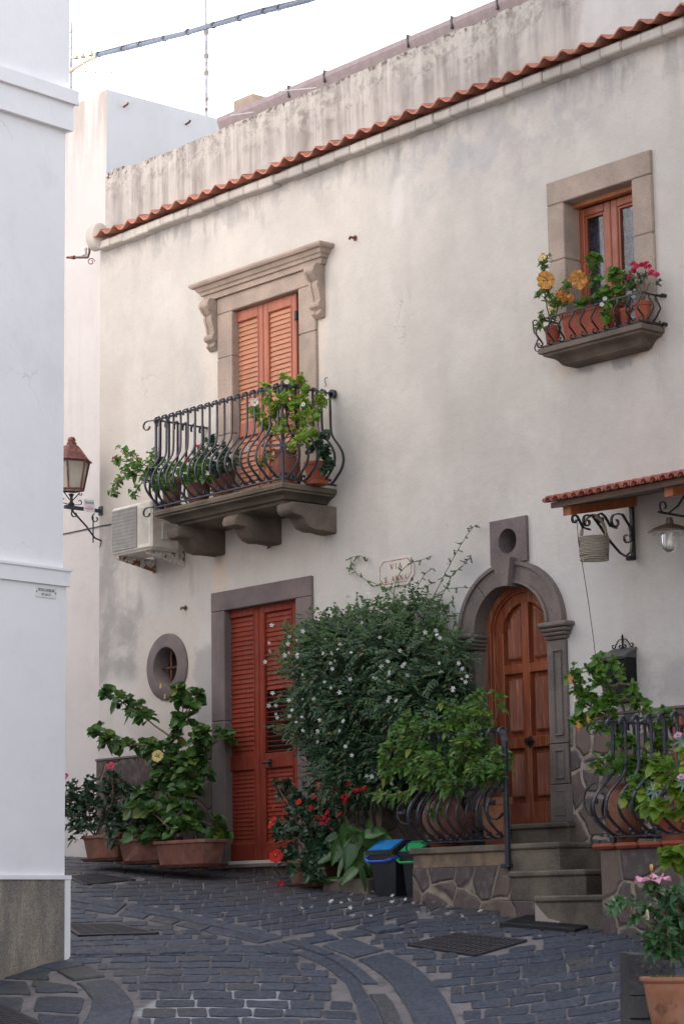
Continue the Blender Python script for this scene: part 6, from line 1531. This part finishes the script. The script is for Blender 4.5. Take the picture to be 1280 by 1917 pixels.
for i in range(6):
    q = [hexr(rb_-.008, zb1)[i], hexr(rb_-.008, zb1)[(i+1) % 6], hexr(rt_-.010, zt1-.006)[(i+1) % 6], hexr(rt_-.010, zt1-.006)[i]]; m = MB(); m.add(q, [(0,1,2,3)]); m.build('glass_pane', n.mat, t)
m = MB(); m.lathe([(.0,0),(.03,0),(.035,.02),(.018,.04),(.016,.09),(.03,.12),(.0,.13)], (lc.x, lc.y, az-.012), 10)
for s in (-1, 1):
    m.tube([(lc.x, lc.y+s*.02, az+.05), (lc.x, lc.y+s*.10, zb1-.02)], .006, 5); m.ribbon(spiral(lc+V((0,s*.115,zb1-az-.03)), y_*s, z_, .02, pi*.9, .7, 8, .4), .01, .006, (1,0,0))
    m.ribbon([lc+V((0,s*.03,.0)), lc+V((0,s*.09,.01))]+spiral(lc+V((0,s*.10,.04)), y_*s, z_, .03, -pi/2, .7, 8, .4), .01, .007, (1,0,0))
m.build('stem', blk, t)
def text_obj(name, txt, size, mt, parent, loc, xdir, align='CENTER', sx=1.0, fit=None):
    cu = bpy.data.curves.new(name, 'FONT'); cu.body = txt; cu.size = size; cu.align_x = align; cu.extrude = .0006
    to = bpy.data.objects.new(name, cu); COL.objects.link(to); bpy.context.view_layer.update()
    me = bpy.data.meshes.new_from_object(to.evaluated_get(bpy.context.evaluated_depsgraph_get())); bpy.data.objects.remove(to)
    if fit: w_ = max(v.co.x for v in me.vertices)-min(v.co.x for v in me.vertices); sx = fit/w_
    me.materials.clear(); me.materials.append(mt); xd = V(xdir).normalized(); zd = V((0,0,1)); nd = xd.cross(zd)
    if nd.length < 1e-6: nd = V((0,-1,0))
    rot = Matrix((xd*sx, zd, nd)).transposed().to_4x4(); org = V((0,0,0)); q = parent
    while q is not None: org += q.location; q = q.parent
    for v in me.vertices: v.co = (rot @ v.co)+V(loc)-org
    o = bpy.data.objects.new(name, me); COL.objects.link(o); o.parent = parent; return o
tc = PX(165,948,LX)
m = MB(); m.box(LX+.022, LX+.026, tc.y-.065, tc.y+.065, tc.z-.06, tc.z+.065); tg_ = m.build('number_tag', plain('white_tag', (.72,.72,.76), .5), t)
text_obj('lettering', '101036', .036, plain('navy_ink', (.06,.07,.12), .6), tg_, (LX+.0275, tc.y, tc.z+.02), (0,1,0))
text_obj('lettering', 'I I I I I I I I I', .016, plain('pink_ink', (.65,.25,.28), .6), tg_, (LX+.0275, tc.y, tc.z-.01), (0,1,0)) if False else None
m = MB(); m.box(LX+.0268, LX+.0275, tc.y-.05, tc.y+.05, tc.z-.035, tc.z-.022); m.box(LX+.0268, LX+.0275, tc.y-.03, tc.y+.045, tc.z-.012, tc.z-.006); m.build('red_line', plain('pink_ink', (.65,.25,.28), .6), tg_)
# thin cable under the lantern
def cable(name, pts, r, mt, label, cat, sag=0, n=5):
    q = [P(*a) for a in pts]; out = []
    for i in range(len(q)-1):
        for j in range(6): t_ = j/6; out.append(q[i].lerp(q[i+1], t_)-V((0,0,sag*4*t_*(1-t_))))
    out.append(q[-1]); m = MB(); m.tube(out, r, n); o = m.build(name, mt); tag(o, label, cat); return o
dk = plain('dark_cable', (.05,.045,.05), .7)
cable('cable', [(60,1014,.19),(118,1000,.19),(184,986,.19),(187,985,-.01),(211,981,-.01)], .006, dk, 'thin dark cable running along the wall under the street lantern', 'cable')
# ---- insulator bracket at the corner of the eave
c = P(165,478,-.05); t = thing('insulator_bracket', c, 'rusty iron hook with a white porcelain insulator under the left end of the eave', 'bracket')
m = MB(); m.tube([P(168,455,-.1), P(168,472,-.1), P(165,482,-.1), P(150,482,-.12), P(126,482,-.14)], .012, 6); m.tube([P(126,482,-.14), P(140,482,-.13)], [.008,.022], 8); m.ribbon(spiral(P(171,490,-.1), r0, V((0,0,1)), .04, 0, 1.2, 12, .4), .012, .008, f0); m.build('hook', M_['iron_rust'], t)
m = MB(); m.lathe([(0,0),(.03,.0),(.034,.03),(.022,.04),(.034,.055),(.034,.075),(.02,.09),(0,.095)], P(158,478,-.12), 14); autosmooth(m.build('insulator', plain('white_porcelain', (.78,.77,.74), .25), t), 40)
# ---- thick cable over the street
pts = [(133,132),(160,115),(185,103),(250,87),(340,65),(400,48),(490,23),(580,0),(700,-40),(900,-110)]
q = [P(a, b, -1.6+.0*i) for i, (a, b) in enumerate(pts)]; t = thing('overhead_cable', q[5], 'thick grey blue bundled cable with clips crossing the sky above the houses', 'cable')
m = MB(); m.tube(q[2:], .019, 8); m.tube([p+V((.01,0,.024+.006*sin(i*2.1))) for i, p in enumerate(q[2:])], .009, 6); m.tube([p-V((0,.02,.022+.006*sin(i*1.7))) for i, p in enumerate(q[2:])], .006, 6); m.build('bundle', plain('grey_blue_cable', (.16,.19,.25), .6), t)
m = MB(); m.tube([q[0]+(q[0]-q[1])*3]+q[:3], .018, 7); m.build('pale_end', plain('cream_conduit', (.60,.54,.45), .7), t)
clipm = plain('grey_clip', (.12,.12,.14), .6)
for a in ((185,103),(230,92),(262,84),(308,73),(352,61),(400,48),(448,35),(494,22),(522,15)): p = P(a[0], a[1], -1.6); d = (P(a[0]+5, a[1]-1.3, -1.6)-P(a[0], a[1], -1.6)).normalized(); m = MB(); m.tube([p-d*.014+V((0,0,.008)), p+d*.009+V((0,0,.003))], .030, 8); m.build('clip', clipm, t)
m = MB(); a, b = P(133,108,-1.5), P(185,98,-1.5); m.tube([a, b], .006, 5)
for f in (.2, .45, .75): p = a.lerp(b, f); m.tube([p-V((0,0,.02)), p+V((0,0,.03))], [.03,.015], 8)
m.build('insulator_string', plain('beige_porcelain', (.5,.44,.36), .4), t)
# ---- antennas
def mast(name, px, pyb, Y, top, label, extra):
    b = P(px, pyb, Y); k = mpp(b); t = thing(name, b, label, 'antenna'); m = MB(); tz = P(px, top, Y).z
    m.tube([b-V((0,0,1.2)), (b.x, b.y, (b.z+tz)/2)], .022, 8); m.tube([(b.x, b.y, (b.z+tz)/2), (b.x, b.y, tz)], .014, 8); m.build('mast', metal('galvanised_mast', (.35,.35,.37), 0.5, .5, .06), t); extra(t, b, k); return t
def ex1(t, b, k):
    for py in (137, 105, 60): z = P(387, py, b.y).z; m = MB(); m.box(b.x-.025, b.x+.025, b.y-.025, b.y+.025, z-.03, z+.03, .006); m.build('clamp', M_['mortar'], t)
mast('antenna', 387, 213, 2.5, -120, 'tall thin antenna mast rising above the roof in the middle of the sky', ex1)
def ex2(t, b, k):
    m = MB(); z = P(133,134,b.y).z; m.tube([V((b.x,b.y,z)), P(213,136,b.y)], .008, 5)
    for f in (.35, .58): p = V((b.x,b.y,z)).lerp(P(213,136,b.y), f); m.tube([p-V((0,0,.10)), p+V((0,0,.10))], .006, 5)
    for py in (60, 90, 130): zz = P(133,py,b.y).z; m.tube([(b.x-.05,b.y,zz),(b.x+.05,b.y,zz)], .008, 5)
    m.build('crossbar', plain('dull_aluminium', (.4,.4,.42), .5, .4), t)
mast('antenna', 134, 172, 3.0, 42, 'small antenna with a horizontal crossbar beside the edge of the white building', ex2)
m = MB()
for (a, b) in (((432,216,.3),(475,210,.3)), ((520,171,.3),(575,166,.3)), ((575,166,.3),(592,164,.3))): m.tube([P(*a), P(*b)], .006, 5)
tag(m.build('washing_line', plain('white_line', (.5,.5,.5), .7)), 'short thin white line stretched above the stained parapet', 'line')
# ---- street name plate
x0, x1 = P(709,1070,-.0).x, P(776,1070,0).x; z1 = P(740,1043,0).z; z0 = P(740,1098,0).z
c = V(((x0+x1)/2, 0, (z0+z1)/2)); t = thing('street_name_plate', c, 'faded cream street name plate with red lettering above the jasmine', 'sign')
def octo(x0, x1, z0, z1, ch): return [(x0+ch,z0),(x1-ch*1.6,z0),(x1,z0+ch*1.6),(x1,z1-ch),(x1-ch,z1),(x0+ch,z1),(x0,z1-ch),(x0,z0+ch)]
m = MB(); m.prism(octo(x0, x1, z0, z1, .05), -.012, .0); o = m.build('plate', plaster('aged_cream_plate', (.62,.57,.51), (.52,.48,.45), .2), t)
m = MB(); A, B_ = octo(x0+.025, x1-.025, z0+.025, z1-.025, .045), octo(x0+.034, x1-.034, z0+.034, z1-.034, .042)
for i in range(8): j = (i+1) % 8; m.add([(A[i][0],-.0135,A[i][1]),(A[j][0],-.0135,A[j][1]),(B_[j][0],-.0135,B_[j][1]),(B_[i][0],-.0135,B_[i][1])], [(0,1,2,3)])
n = N('faded_red_paint'); fad = n.ramp(n.noise(25, detail=5), .4, .62); redp = n.fin(n.mix(fad, (.27,.10,.10), (.42,.28,.26)), .8); m.build('border', redp, t)
w_ = x1-x0
def glyph(m, ch, x, z, h, w, s=.0125):
    def st(a, b, ww=s): 
        a = V((x+a[0]*w, -.014, z+a[1]*h)); b = V((x+b[0]*w, -.014, z+b[1]*h)); d = (b-a).normalized(); nn = V((-d.z, 0, d.x))*ww/2; m.add([a+nn, a-nn, b-nn, b+nn], [(0,1,2,3)])
    sf = lambda cx_, zz, hw=.2: st((cx_-hw, zz), (cx_+hw, zz), s*.5)
    if ch == 'V': st((0,1),(.5,0)); st((1,1),(.5,0), s*.5); sf(0,1); sf(1,1)
    if ch == 'I': st((.5,0),(.5,1)); sf(.5,0,.25); sf(.5,1,.25)
    if ch == 'A': st((0,0),(.5,1), s*.5); st((.5,1),(1,0)); st((.22,.35),(.78,.35), s*.5); sf(0,0); sf(1,0)
    if ch == 'N': st((.05,0),(.05,1), s*.6); st((.05,1),(.95,0)); st((.95,0),(.95,1), s*.6); sf(.05,0); sf(.05,1); sf(.95,1)
    if ch == 'S':
        pts = [(.95,.8),(.75,.98),(.4,1),(.12,.85),(.15,.65),(.5,.52),(.85,.4),(.95,.2),(.7,.02),(.35,0),(.05,.2)]
        for i in range(len(pts)-1): st(pts[i], pts[i+1])
    if ch == '.': st((.4,.05),(.6,.05), s*1.4)
m = MB(); h_ = .045
for i, ch in enumerate('VIA'): glyph(m, ch, c.x-.062+i*.052, c.z+.024, h_, .034)
for i, ch in enumerate('S.ANNA'): glyph(m, ch, c.x-.145+i*.053+(-.012 if i > 0 else 0), c.z-.084, h_, .034)
m.build('lettering', redp, t)
# ---- plate on the white building
pc = wpt(86,1109,.018); t = thing('wall_plate', pc, 'small enamel notice plate with rusty screws on the white building', 'sign')
k = mpp(pc); X_ = -WDIR; hw = (wpt(105,1110)-wpt(67,1106)).length/2; hh = 10*k
def quad(m, c_, hw_, hh_, off, mi=0):
    a = c_+WN*off; m.add([a-X_*hw_-V((0,0,hh_)), a+X_*hw_-V((0,0,hh_)), a+X_*hw_+V((0,0,hh_)), a-X_*hw_+V((0,0,hh_))], [(0,1,2,3)], mi)
m = MB(); a = pc; rr = [a-X_*hw-V((0,0,hh)), a+X_*hw-V((0,0,hh)), a+X_*hw+V((0,0,hh)), a-X_*hw+V((0,0,hh))]; m.loft([rr, [p+WN*.006 for p in rr]]); m.build('plate', plain('cream_enamel', (.80,.79,.77), .35), t)
ink = plain('grey_ink', (.16,.16,.19), .6)
text_obj('lettering', "VIETATA L'AFFISSIONE", hh*.80, ink, t, pc+WN*.0075+V((0,0,hh*.12)), X_, fit=hw*1.62)
text_obj('lettering', 'ART. 663 C.P.', hh*.62, ink, t, pc+WN*.0075-V((0,0,hh*.62)), X_, fit=hw*.95)
m = MB()
for s in (-1, 1): p = pc+X_*(s*hw*.93)+V((0,0,-.0)); m.tube([p, p+WN*.009], .006, 6)
m.build('screw', M_['iron_rust'], t)
# ---- small fittings on the wall
def stub(px, py, label, L=.06, r=.012, mt=None, cat='fitting', name='wall_fitting'):
    p = P(px, py, 0); m = MB(); m.tube([p, p+V((0,-L,.0)), p+V((.0,-L-.01,-.02))], r, 7); m.tube([p, p+V((0,-.01,0))], r*2.2, 9); tag(m.build(name, mt or M_['iron_rust']), label, cat)
stub(665,446,'small rusty pipe stub in the upper wall right of the stone pediment'); stub(348,1138,'little brass tap on the wall between the round window and the lower door', .05, .012, plain('dull_brass', (.2,.15,.09), .5, .5), 'tap', 'tap'); stub(505,1024,'tiny dark screw in the wall below the middle balcony corbel', .02, .006)
p = P(613,715,0); m = MB(); m.tube([p+V((0,0,.04)), p+V((0,-.03,.03)), p+V((0,-.03,-.0)), p+V((.0,-.015,-.03)), p+V((0,-.03,-.05))], .004, 5); tag(m.build('hook', M_['iron_black']), 'thin iron hook on the wall just above the right end of the balcony rail', 'hook')
# ---- doorbell, mailbox
x0, x1 = P(1076,1305,0).x, P(1098,1305,0).x; z0, z1 = P(1086,1317,0).z, P(1086,1297,0).z
t = thing('intercom', ((x0+x1)/2, 0, z0), 'small cream intercom plate right of the arched doorway', 'intercom'); m = MB(); m.box(x0, x1, -.03, 0, z0, z1, .012); m.build('plate', plain('ivory_plastic', (.70,.66,.55), .4), t)
m = MB(); m.box(x0+.035, x1-.04, -.034, -.029, z0+.03, z1-.025, .003); m.build('button_window', plain('brown_label', (.30,.24,.18), .5), t)
mx0, mx1 = P(1128,1260,-.12).x, P(1172,1260,-.12).x; mz0, mz1 = P(1150,1316,-.12).z, P(1150,1232,-.12).z; xr = mx1
t = thing('mailbox', ((mx0+mx1)/2, 0, mz0), 'black iron mailbox with a little tiled roof and scroll crest on the right wall', 'mailbox'); bk = plain('black_mailbox_paint', (.008,.008,.010), .6, spec=.25)
m = MB(); m.box(mx0, mx1, -.13, -.0, mz0, mz1, .004); m.build('body', bk, t)
m = MB(); m.box(mx0+.02, mx1-.02, -.136, -.131, mz0+.03, mz1-.05, .003); m.box(mx0+.05, mx1-.05, -.142, -.137, mz1-.09, mz1-.075, .002); m.ribbon(spiral(V(((mx0+mx1)/2, -.14, (mz0+mz1)/2)), V((1,0,0)), V((0,0,1)), .04, 0, 1.2, 14, .3), .006, .005, (0,1,0)); m.build('door', bk, t)
m = MB(); 
for k in range(12): xx = mx0-.01+(mx1-mx0+.02)*(k+.5)/12; m.tube([(xx, -.155, mz1-.005), (xx, .0, mz1+.075)], .014, 6)
m.add([(mx0,-.13,mz1),(mx0,0,mz1),(mx0,0,mz1+.07)], [(0,1,2)]); m.add([(mx1,-.13,mz1),(mx1,0,mz1),(mx1,0,mz1+.07)], [(0,2,1)]); m.build('roof', metal('grey_pressed_tiles', (.09,.085,.085), .5, .3), t)
m = MB(); cx_ = (mx0+mx1)/2; zz = mz1+.085; hw = (mx1-mx0)*.45
for s in (-1, 1):
    m.ribbon([V((cx_, -.02, zz+.07)), V((cx_+s*hw*.35, -.02, zz+.065)), V((cx_+s*hw*.7, -.02, zz+.02))]+spiral(V((cx_+s*hw*.86, -.02, zz+.02)), V((s,0,0)), V((0,0,1)), .022, pi, .85, 8, .4), .008, .006, (0,1,0))
    m.ribbon(spiral(V((cx_+s*.022, -.02, zz+.015)), V((s,0,0)), V((0,0,1)), .018, pi, .9, 8, .4), .008, .006, (0,1,0))
m.tube([(cx_, -.02, zz-.01), (cx_, -.02, zz+.09), (cx_, -.02, zz+.11)], [.005,.009,.001], 6); m.build('crest', bk, t)
# ---- basket and cord
bc = PX(1112,1050,bx); bt = PX(1112,1006,bx); k = mpp(bc)
t = thing('wicker_basket', (bc.x, bc.y, bc.z), 'grey woven wicker basket hanging from the scrolled canopy bracket', 'basket')
n = N('grey_wicker'); o = n.xyz(); wv = n.nn('ShaderNodeTexWave'); wv.bands_direction = 'Z'; wv.inputs['Scale'].default_value = 28; wv.inputs['Distortion'].default_value = 2.5; wv.inputs['Detail'].default_value = 2; n.ln(n.pos, wv.inputs['Vector'])
wick = n.fin(n.mix(wv.outputs['Fac'], (.30,.24,.19), (.80,.72,.61)), .8, n.bump(wv.outputs['Fac'], 1, .01))
r1, r2 = 28*k, 24.5*k; h = bt.z-bc.z; m = MB(); m.lathe([(0,.0),(r2*.72,.0),(r2*.93,.022),(r2*1.04,h*.3),(r1*1.0,h*.6),(r1,h-.01),(r1*1.03,h),(r1*.96,h+.003),(r1*.93,h-.01),(r2*.95,.02)], (bc.x,bc.y,bc.z), 30)
for k_ in range(11):
    z = bc.z+h*(k_+.5)/11; R_ = r2+(r1-r2)*((k_+.5)/11)**.6+.003; ring = [(bc.x+R_*(1+.02*sin(i*pi+k_*pi))*cos(2*pi*i/36), bc.y+R_*(1+.02*sin(i*pi+k_*pi))*sin(2*pi*i/36), z) for i in range(37)]; m.tube(ring, .006, 4, caps=False)
m.build('basket_body', wick, t)
m = MB()
for ph in (0, pi):
    pth = []
    for i in range(25):
        a = pi*i/24; tw = i*.9+ph; rr = r1*.86; pth.append(V((bc.x+rr*cos(a)*.75+.006*cos(tw), bc.y+rr*cos(a)*.66+.006*sin(tw), bc.z+h-.03+sin(a)*.20+.006*sin(tw))))
    m.tube(pth, .010, 5)
m.build('handle', plain('twisted_wicker', (.40,.31,.23), .85), t)
cable('cord', [(1079,975,-.66),(1082,1012,-.6),(1090,1060,-.4),(1101,1130,-.2),(1112,1210,-.12),(1114,1235,-.1)], .0028, dk, 'thin cord running down the wall past the hanging basket', 'cord', n=4)
# ---- enamel wall lamp under the canopy
lx = P(1253,990,-.5).x; c = P(1253,997,-.5); k = mpp(c); t = thing('wall_lamp', (lx, -.5, c.z), 'white enamel shaded lamp with a clear glass dome under the tiled canopy', 'lamp')
m = MB(); R_ = 41*k; m.lathe([(R_*.96,-.004),(R_,0),(R_,.005),(R_*.8,.028),(R_*.45,.052),(R_*.2,.065),(.03,.075),(.022,.11),(0,.115)], c, 32); autosmooth(m.build('shade', metal('brown_enamel', (.08,.05,.035), .4, .1), t), 50)
m = MB(); m.lathe([(R_*.99,-.001),(R_*.7,.006),(R_*.42,.012),(0,.014)], c-V((0,0,.004)), 32); m.build('shade_lining', plain('white_enamel', (.62,.62,.58), .3), t)
m = MB()
for a in (.3, 2.2, 3.6, 5.1):
    p = c+V((R_*.7*cos(a), R_*.7*sin(a), -.001))
    for j in range(4): q = p+V((.012*cos(j*1.57), .012*sin(j*1.57), 0)); m.add([q+V((.007*cos(i*1.05), .007*sin(i*1.05), 0)) for i in range(6)], [tuple(range(6))])
m.build('painted_flowers', plain('red_paint', (.45,.05,.05), .5), t)
n = N('clear_lamp_glass'); gl = n.nn('ShaderNodeBsdfGlossy'); gl.inputs['Roughness'].default_value = .03; tr = n.nn('ShaderNodeBsdfTransparent'); lw = n.nn('ShaderNodeLayerWeight'); lw.inputs[0].default_value = .45; ms = n.nn('ShaderNodeMixShader'); n.ln(n.ramp(lw.outputs['Fresnel'], 0, 1, .06, .8), ms.inputs[0]); n.ln(tr.outputs[0], ms.inputs[1]); n.ln(gl.outputs[0], ms.inputs[2]); n.ln(ms.outputs[0], n.out.inputs[0])
rg = 17*k; m = MB(); m.lathe([(rg,.0),(rg,-.08),(rg*.9,-.115),(rg*.6,-.14),(rg*.3,-.15),(0,-.153)], c, 24); m.build('glass_dome', n.mat, t, smooth=True)
m = MB(); m.lathe([(0,-.115),(.018,-.11),(.028,-.09),(.024,-.065),(.014,-.04),(.014,0)], c, 16); m.build('bulb', plain('milky_bulb', (.8,.78,.72), .2), t, smooth=True)
m = MB(); za = c.z+.13; m.tube([(lx, -.62, za+.012), (lx, -.0, za-.0)], .010, 6); m.ribbon(spiral(V((lx, -.56, za+.06)), V((0,-1,0)), V((0,0,1)), .05, -pi*.4, .9, 10, .35), .014, .008, (1,0,0)); m.ribbon([V((lx,-.5,za+.02)), V((lx,-.4,za+.08)), V((lx,-.32,za+.17))], .014, .008, (1,0,0)); m.ribbon(spiral(V((lx, -.26, za+.08)), V((0,-1,0)), V((0,0,1)), .06, pi*.2, -1.1, 12, .35), .014, .008, (1,0,0)); m.box(lx-.02, lx+.02, -.012, 0, za-.12, za+.14, .003); m.build('arm', M_['iron_black'], t)
# ---- bins
def bin_(pxl, pxr, label, lidcol, hcol, yf=-.74):
    x0, x1 = P(pxl,1600,yf).x, P(pxr,1600,yf).x; W = x1-x0; D_ = .27; g = min(G(x0, yf), G(x1, yf))+.008; H = .37
    t = thing('food_waste_bin', ((x0+x1)/2, yf+D_/2, g), label, 'bin', 'bins beside the terrace wall'); gm = plain('dark_grey_plastic', (.018,.020,.028), .45)
    def ring(s, z, yo=0, l=0): cx_, cy_ = (x0+x1)/2, yf+D_/2; hw, hd = W/2*s, D_/2*s; q = []; [q.append((cx_+sx*hw*a, cy_+yo+sy*hd*b_, z)) for sx, sy, a, b_ in ((-1,-1,.8,1),(1,-1,.8,1),(1,-1,1,.8),(1,1,1,.8),(1,1,.8,1),(-1,1,.8,1),(-1,1,1,.8),(-1,-1,1,.8))]; return q
    m = MB(); m.loft([ring(.74, g), ring(.76, g+.01), ring(.93, g+H*.80), ring(.99, g+H*.82), ring(1.0, g+H*.92)]); autosmooth(m.build('body', gm, t), 30)
    z0_ = g+H*.92; zt = g+H+.085
    m = MB(); q = [(yf-.01, z0_+.0), (yf-.012, z0_+.03), (yf+.13, zt), (yf+D_+.005, zt), (yf+D_+.01, z0_)]; m.prism([(a, b_) for a, b_ in q], x0-.004, x1+.004, axis='x'); m.build('lid_rim', gm, t)
    m = MB(); dn = V((0, -(zt-z0_-.03), .142)).normalized()*.006; A = [V((x0+.02, yf-.004, z0_+.034)), V((x1-.03, yf-.004, z0_+.034)), V((x1-.02, yf+.125, zt-.002)), V((x0+.012, yf+.125, zt-.002))]; B_ = [V((x1-.02, yf+D_-.01, zt+.006)), V((x0+.012, yf+D_-.01, zt+.006))]
    m.loft([[p+dn*.1 for p in A], [p+dn for p in A]]); m.loft([[A[3]+V((0,.0,.003)), A[2]+V((0,0,.003)), B_[0]-V((0,0,.004)), B_[1]-V((0,0,.004))], [A[3]+V((0,.0,.009)), A[2]+V((0,0,.009)), B_[0], B_[1]]]); m.build('lid', plain(lidcol[0], lidcol[1], .4), t)
    m = MB(); zz = g+H*.80; m.tube([(x1+.012, yf+D_*.75, g+H+.06), (x1+.014, yf+.08, zz+.03), (x1-.01, yf-.02, zz), (x1-.06, yf-.04, zz-.01), (x0+.06, yf-.04, zz-.01), (x0+.005, yf-.02, zz+.01), (x0-.014, yf+.08, zz+.05), (x0-.012, yf+D_*.75, g+H+.06)], .012, 8); m.build('handle', plain(hcol[0], hcol[1], .35), t)
bin_(687, 736, 'dark grey waste bin with a bright blue lid and handle', ('blue_lid', (.01,.22,.60)), ('blue_handle', (.01,.08,.50)))
bin_(746, 789, 'dark grey waste bin with a green lid half hidden behind the terrace wall', ('green_lid', (.02,.42,.13)), ('green_handle', (.02,.32,.07)), -.70)
# ---- door mat
q = [on(935,1735), on(1075,1747), on(1128,1731), on(990,1718)]; cen = sum(q, V())/4; up_ = V((.07,-.15,1)).normalized(); q = [p+up_*.008 for p in q]
t = thing('doormat', cen, 'black ribbed rubber doormat at the foot of the stone steps', 'doormat'); rbm = plain('black_rubber', (.010,.010,.013), .6)
def mp(u, v, h): p = q[0].lerp(q[1], u).lerp(q[3].lerp(q[2], u), v); return V((p.x, p.y, G(p.x, p.y)+h))
m = MB(); K = 8
vs = [mp(i/K, j/K, .024) for j in range(K+1) for i in range(K+1)]; m.add(vs, [(j*(K+1)+i, j*(K+1)+i+1, (j+1)*(K+1)+i+1, (j+1)*(K+1)+i) for j in range(K) for i in range(K)])
rim = [(i/K, 0) for i in range(K)]+[(1, j/K) for j in range(K)]+[(1-i/K, 1) for i in range(K)]+[(0, 1-j/K) for j in range(K)]
m.loft([[mp(u, v, .0) for u, v in rim], [mp(u, v, .0238) for u, v in rim]], caps=False); m.build('mat', rbm, t)
m = MB(); nrib = 18
for k_ in range(nrib): f = (k_+.5)/nrib; m.ribbon([mp(f, .06+.88*s_/5, .027) for s_ in range(6)], .012, .006, (q[1]-q[0]))
for f in (.03, .97): m.ribbon([mp(s_/8, f, .028) for s_ in range(9)], .02, .008, (q[3]-q[0]))
m.build('ribs', plain('worn_rubber', (.035,.036,.042), .5), t)
# ---- fallen flowers
for (a, b) in ((564,1706),(585,1704),(621,1694),(637,1696),(652,1692),(660,1681),(690,1691),(697,1675),(694,1721),(722,1712),(733,1696),(735,1683),(760,1690),(773,1697),(783,1716),(800,1714),(821,1724),(838,1718),(840,1703),(880,1700),(900,1713),(925,1735),(1107,1781),(590,1688),(655,1707),(745,1701),(812,1696),(863,1722),(1010,1760),(660,1722)):
    p = on(a, b, .016); o = bpy.data.objects.new('fallen_flower', STAR); COL.objects.link(o); o.location = p; s = U(.7,1.15); o.scale = (s*1.3, s*.9, s)
    o.rotation_euler = (U(-.7,.7), U(-.7,.7), U(0,6.28)); tag(o, 'tiny white flower fallen on the dark paving stones', 'fallen flower', 'white flowers fallen on the paving')
def fallen(px, py, R_, col, nm, label):
    p = on(px, py, .03); t = hibiscus(None, p, (.3,-.5,.6), R_, col, nm, (.4,.12,.05), 1.3, .4, .35); t.name = 'fallen_flower'; tag(t, label, 'fallen flower')
fallen(355,1631,.04,(.75,.42,.12),'wilted_yellow','wilted yellow hibiscus flower lying in front of the rightmost trough pot'); fallen(376,1637,.022,(.75,.36,.08),'wilted_orange','small orange bud lying beside the wilted yellow flower'); fallen(527,1665,.035,(.45,.01,.015),'fallen_red','crushed red hibiscus flower lying on the paving below the red hibiscus')
# ---- stone pillar in the right foreground
a = PG(1176,1925); dpt = (a-CAMP).dot(fw)
Ph = lambda px, py, d_: CAMP+ray(px, py)*(d_/ray(px, py).dot(f0))
def stonebox(px0, px1, py0, py1, d_, depth, m):
    p0, p1 = Ph(px0, py0, d_), Ph(px1, py1, d_); c0 = p0; ex = rt*(px1-px0)/FPX*d_; ez = -V((0,0,1))*(py1-py0)/FPX*d_; fy = f0*depth
    pts = [c0+ez, c0+ez+ex, c0+ex, c0]; b = .012
    rr = [[p+(sum(pts, V())/4-p)*.06 for p in pts], [p+f0*.02 for p in pts], [p+fy for p in pts]]; m.loft(rr)
m = MB(); dd = 10.9
stonebox(1175, 1262, 1785, 1862, dd, .35, m); stonebox(1176, 1212, 1864, 1905, dd, .35, m); stonebox(1214, 1262, 1864, 1905, dd, .35, m); stonebox(1177, 1262, 1907, 2060, dd, .35, m)
o = autosmooth(m.build('stone_pillar', stone('rough_dark_pillar_stone', (.09,.085,.085), (.05,.048,.052), .5, .6)), 30); tag(o, 'low pillar of dark rough stone blocks behind the big clay pot', 'pillar')
m = MB(); p = Ph(1180, 1787, dd)+f0*.03; ex = rt*78/FPX*dd; q = [p, p+ex, p+ex+f0*.3, p+f0*.3]; m.loft([[a_-V((0,0,1.2)) for a_ in q], [a_-V((0,0,.004)) for a_ in q]]); m.build('mortar', M_['mortar'], o)
# ---- unseen block added behind the camera to cut low sky light
sky_blocker = thing('house', V((0,-22,-2)), 'unseen plain house block added behind the camera to cut low sky light', 'house')
m = MB(); m.box(-13, 16, -36, -25, -5, 7); m.build('wall', plain('dull_blocker_wall', (.30,.27,.24), .9), sky_blocker)
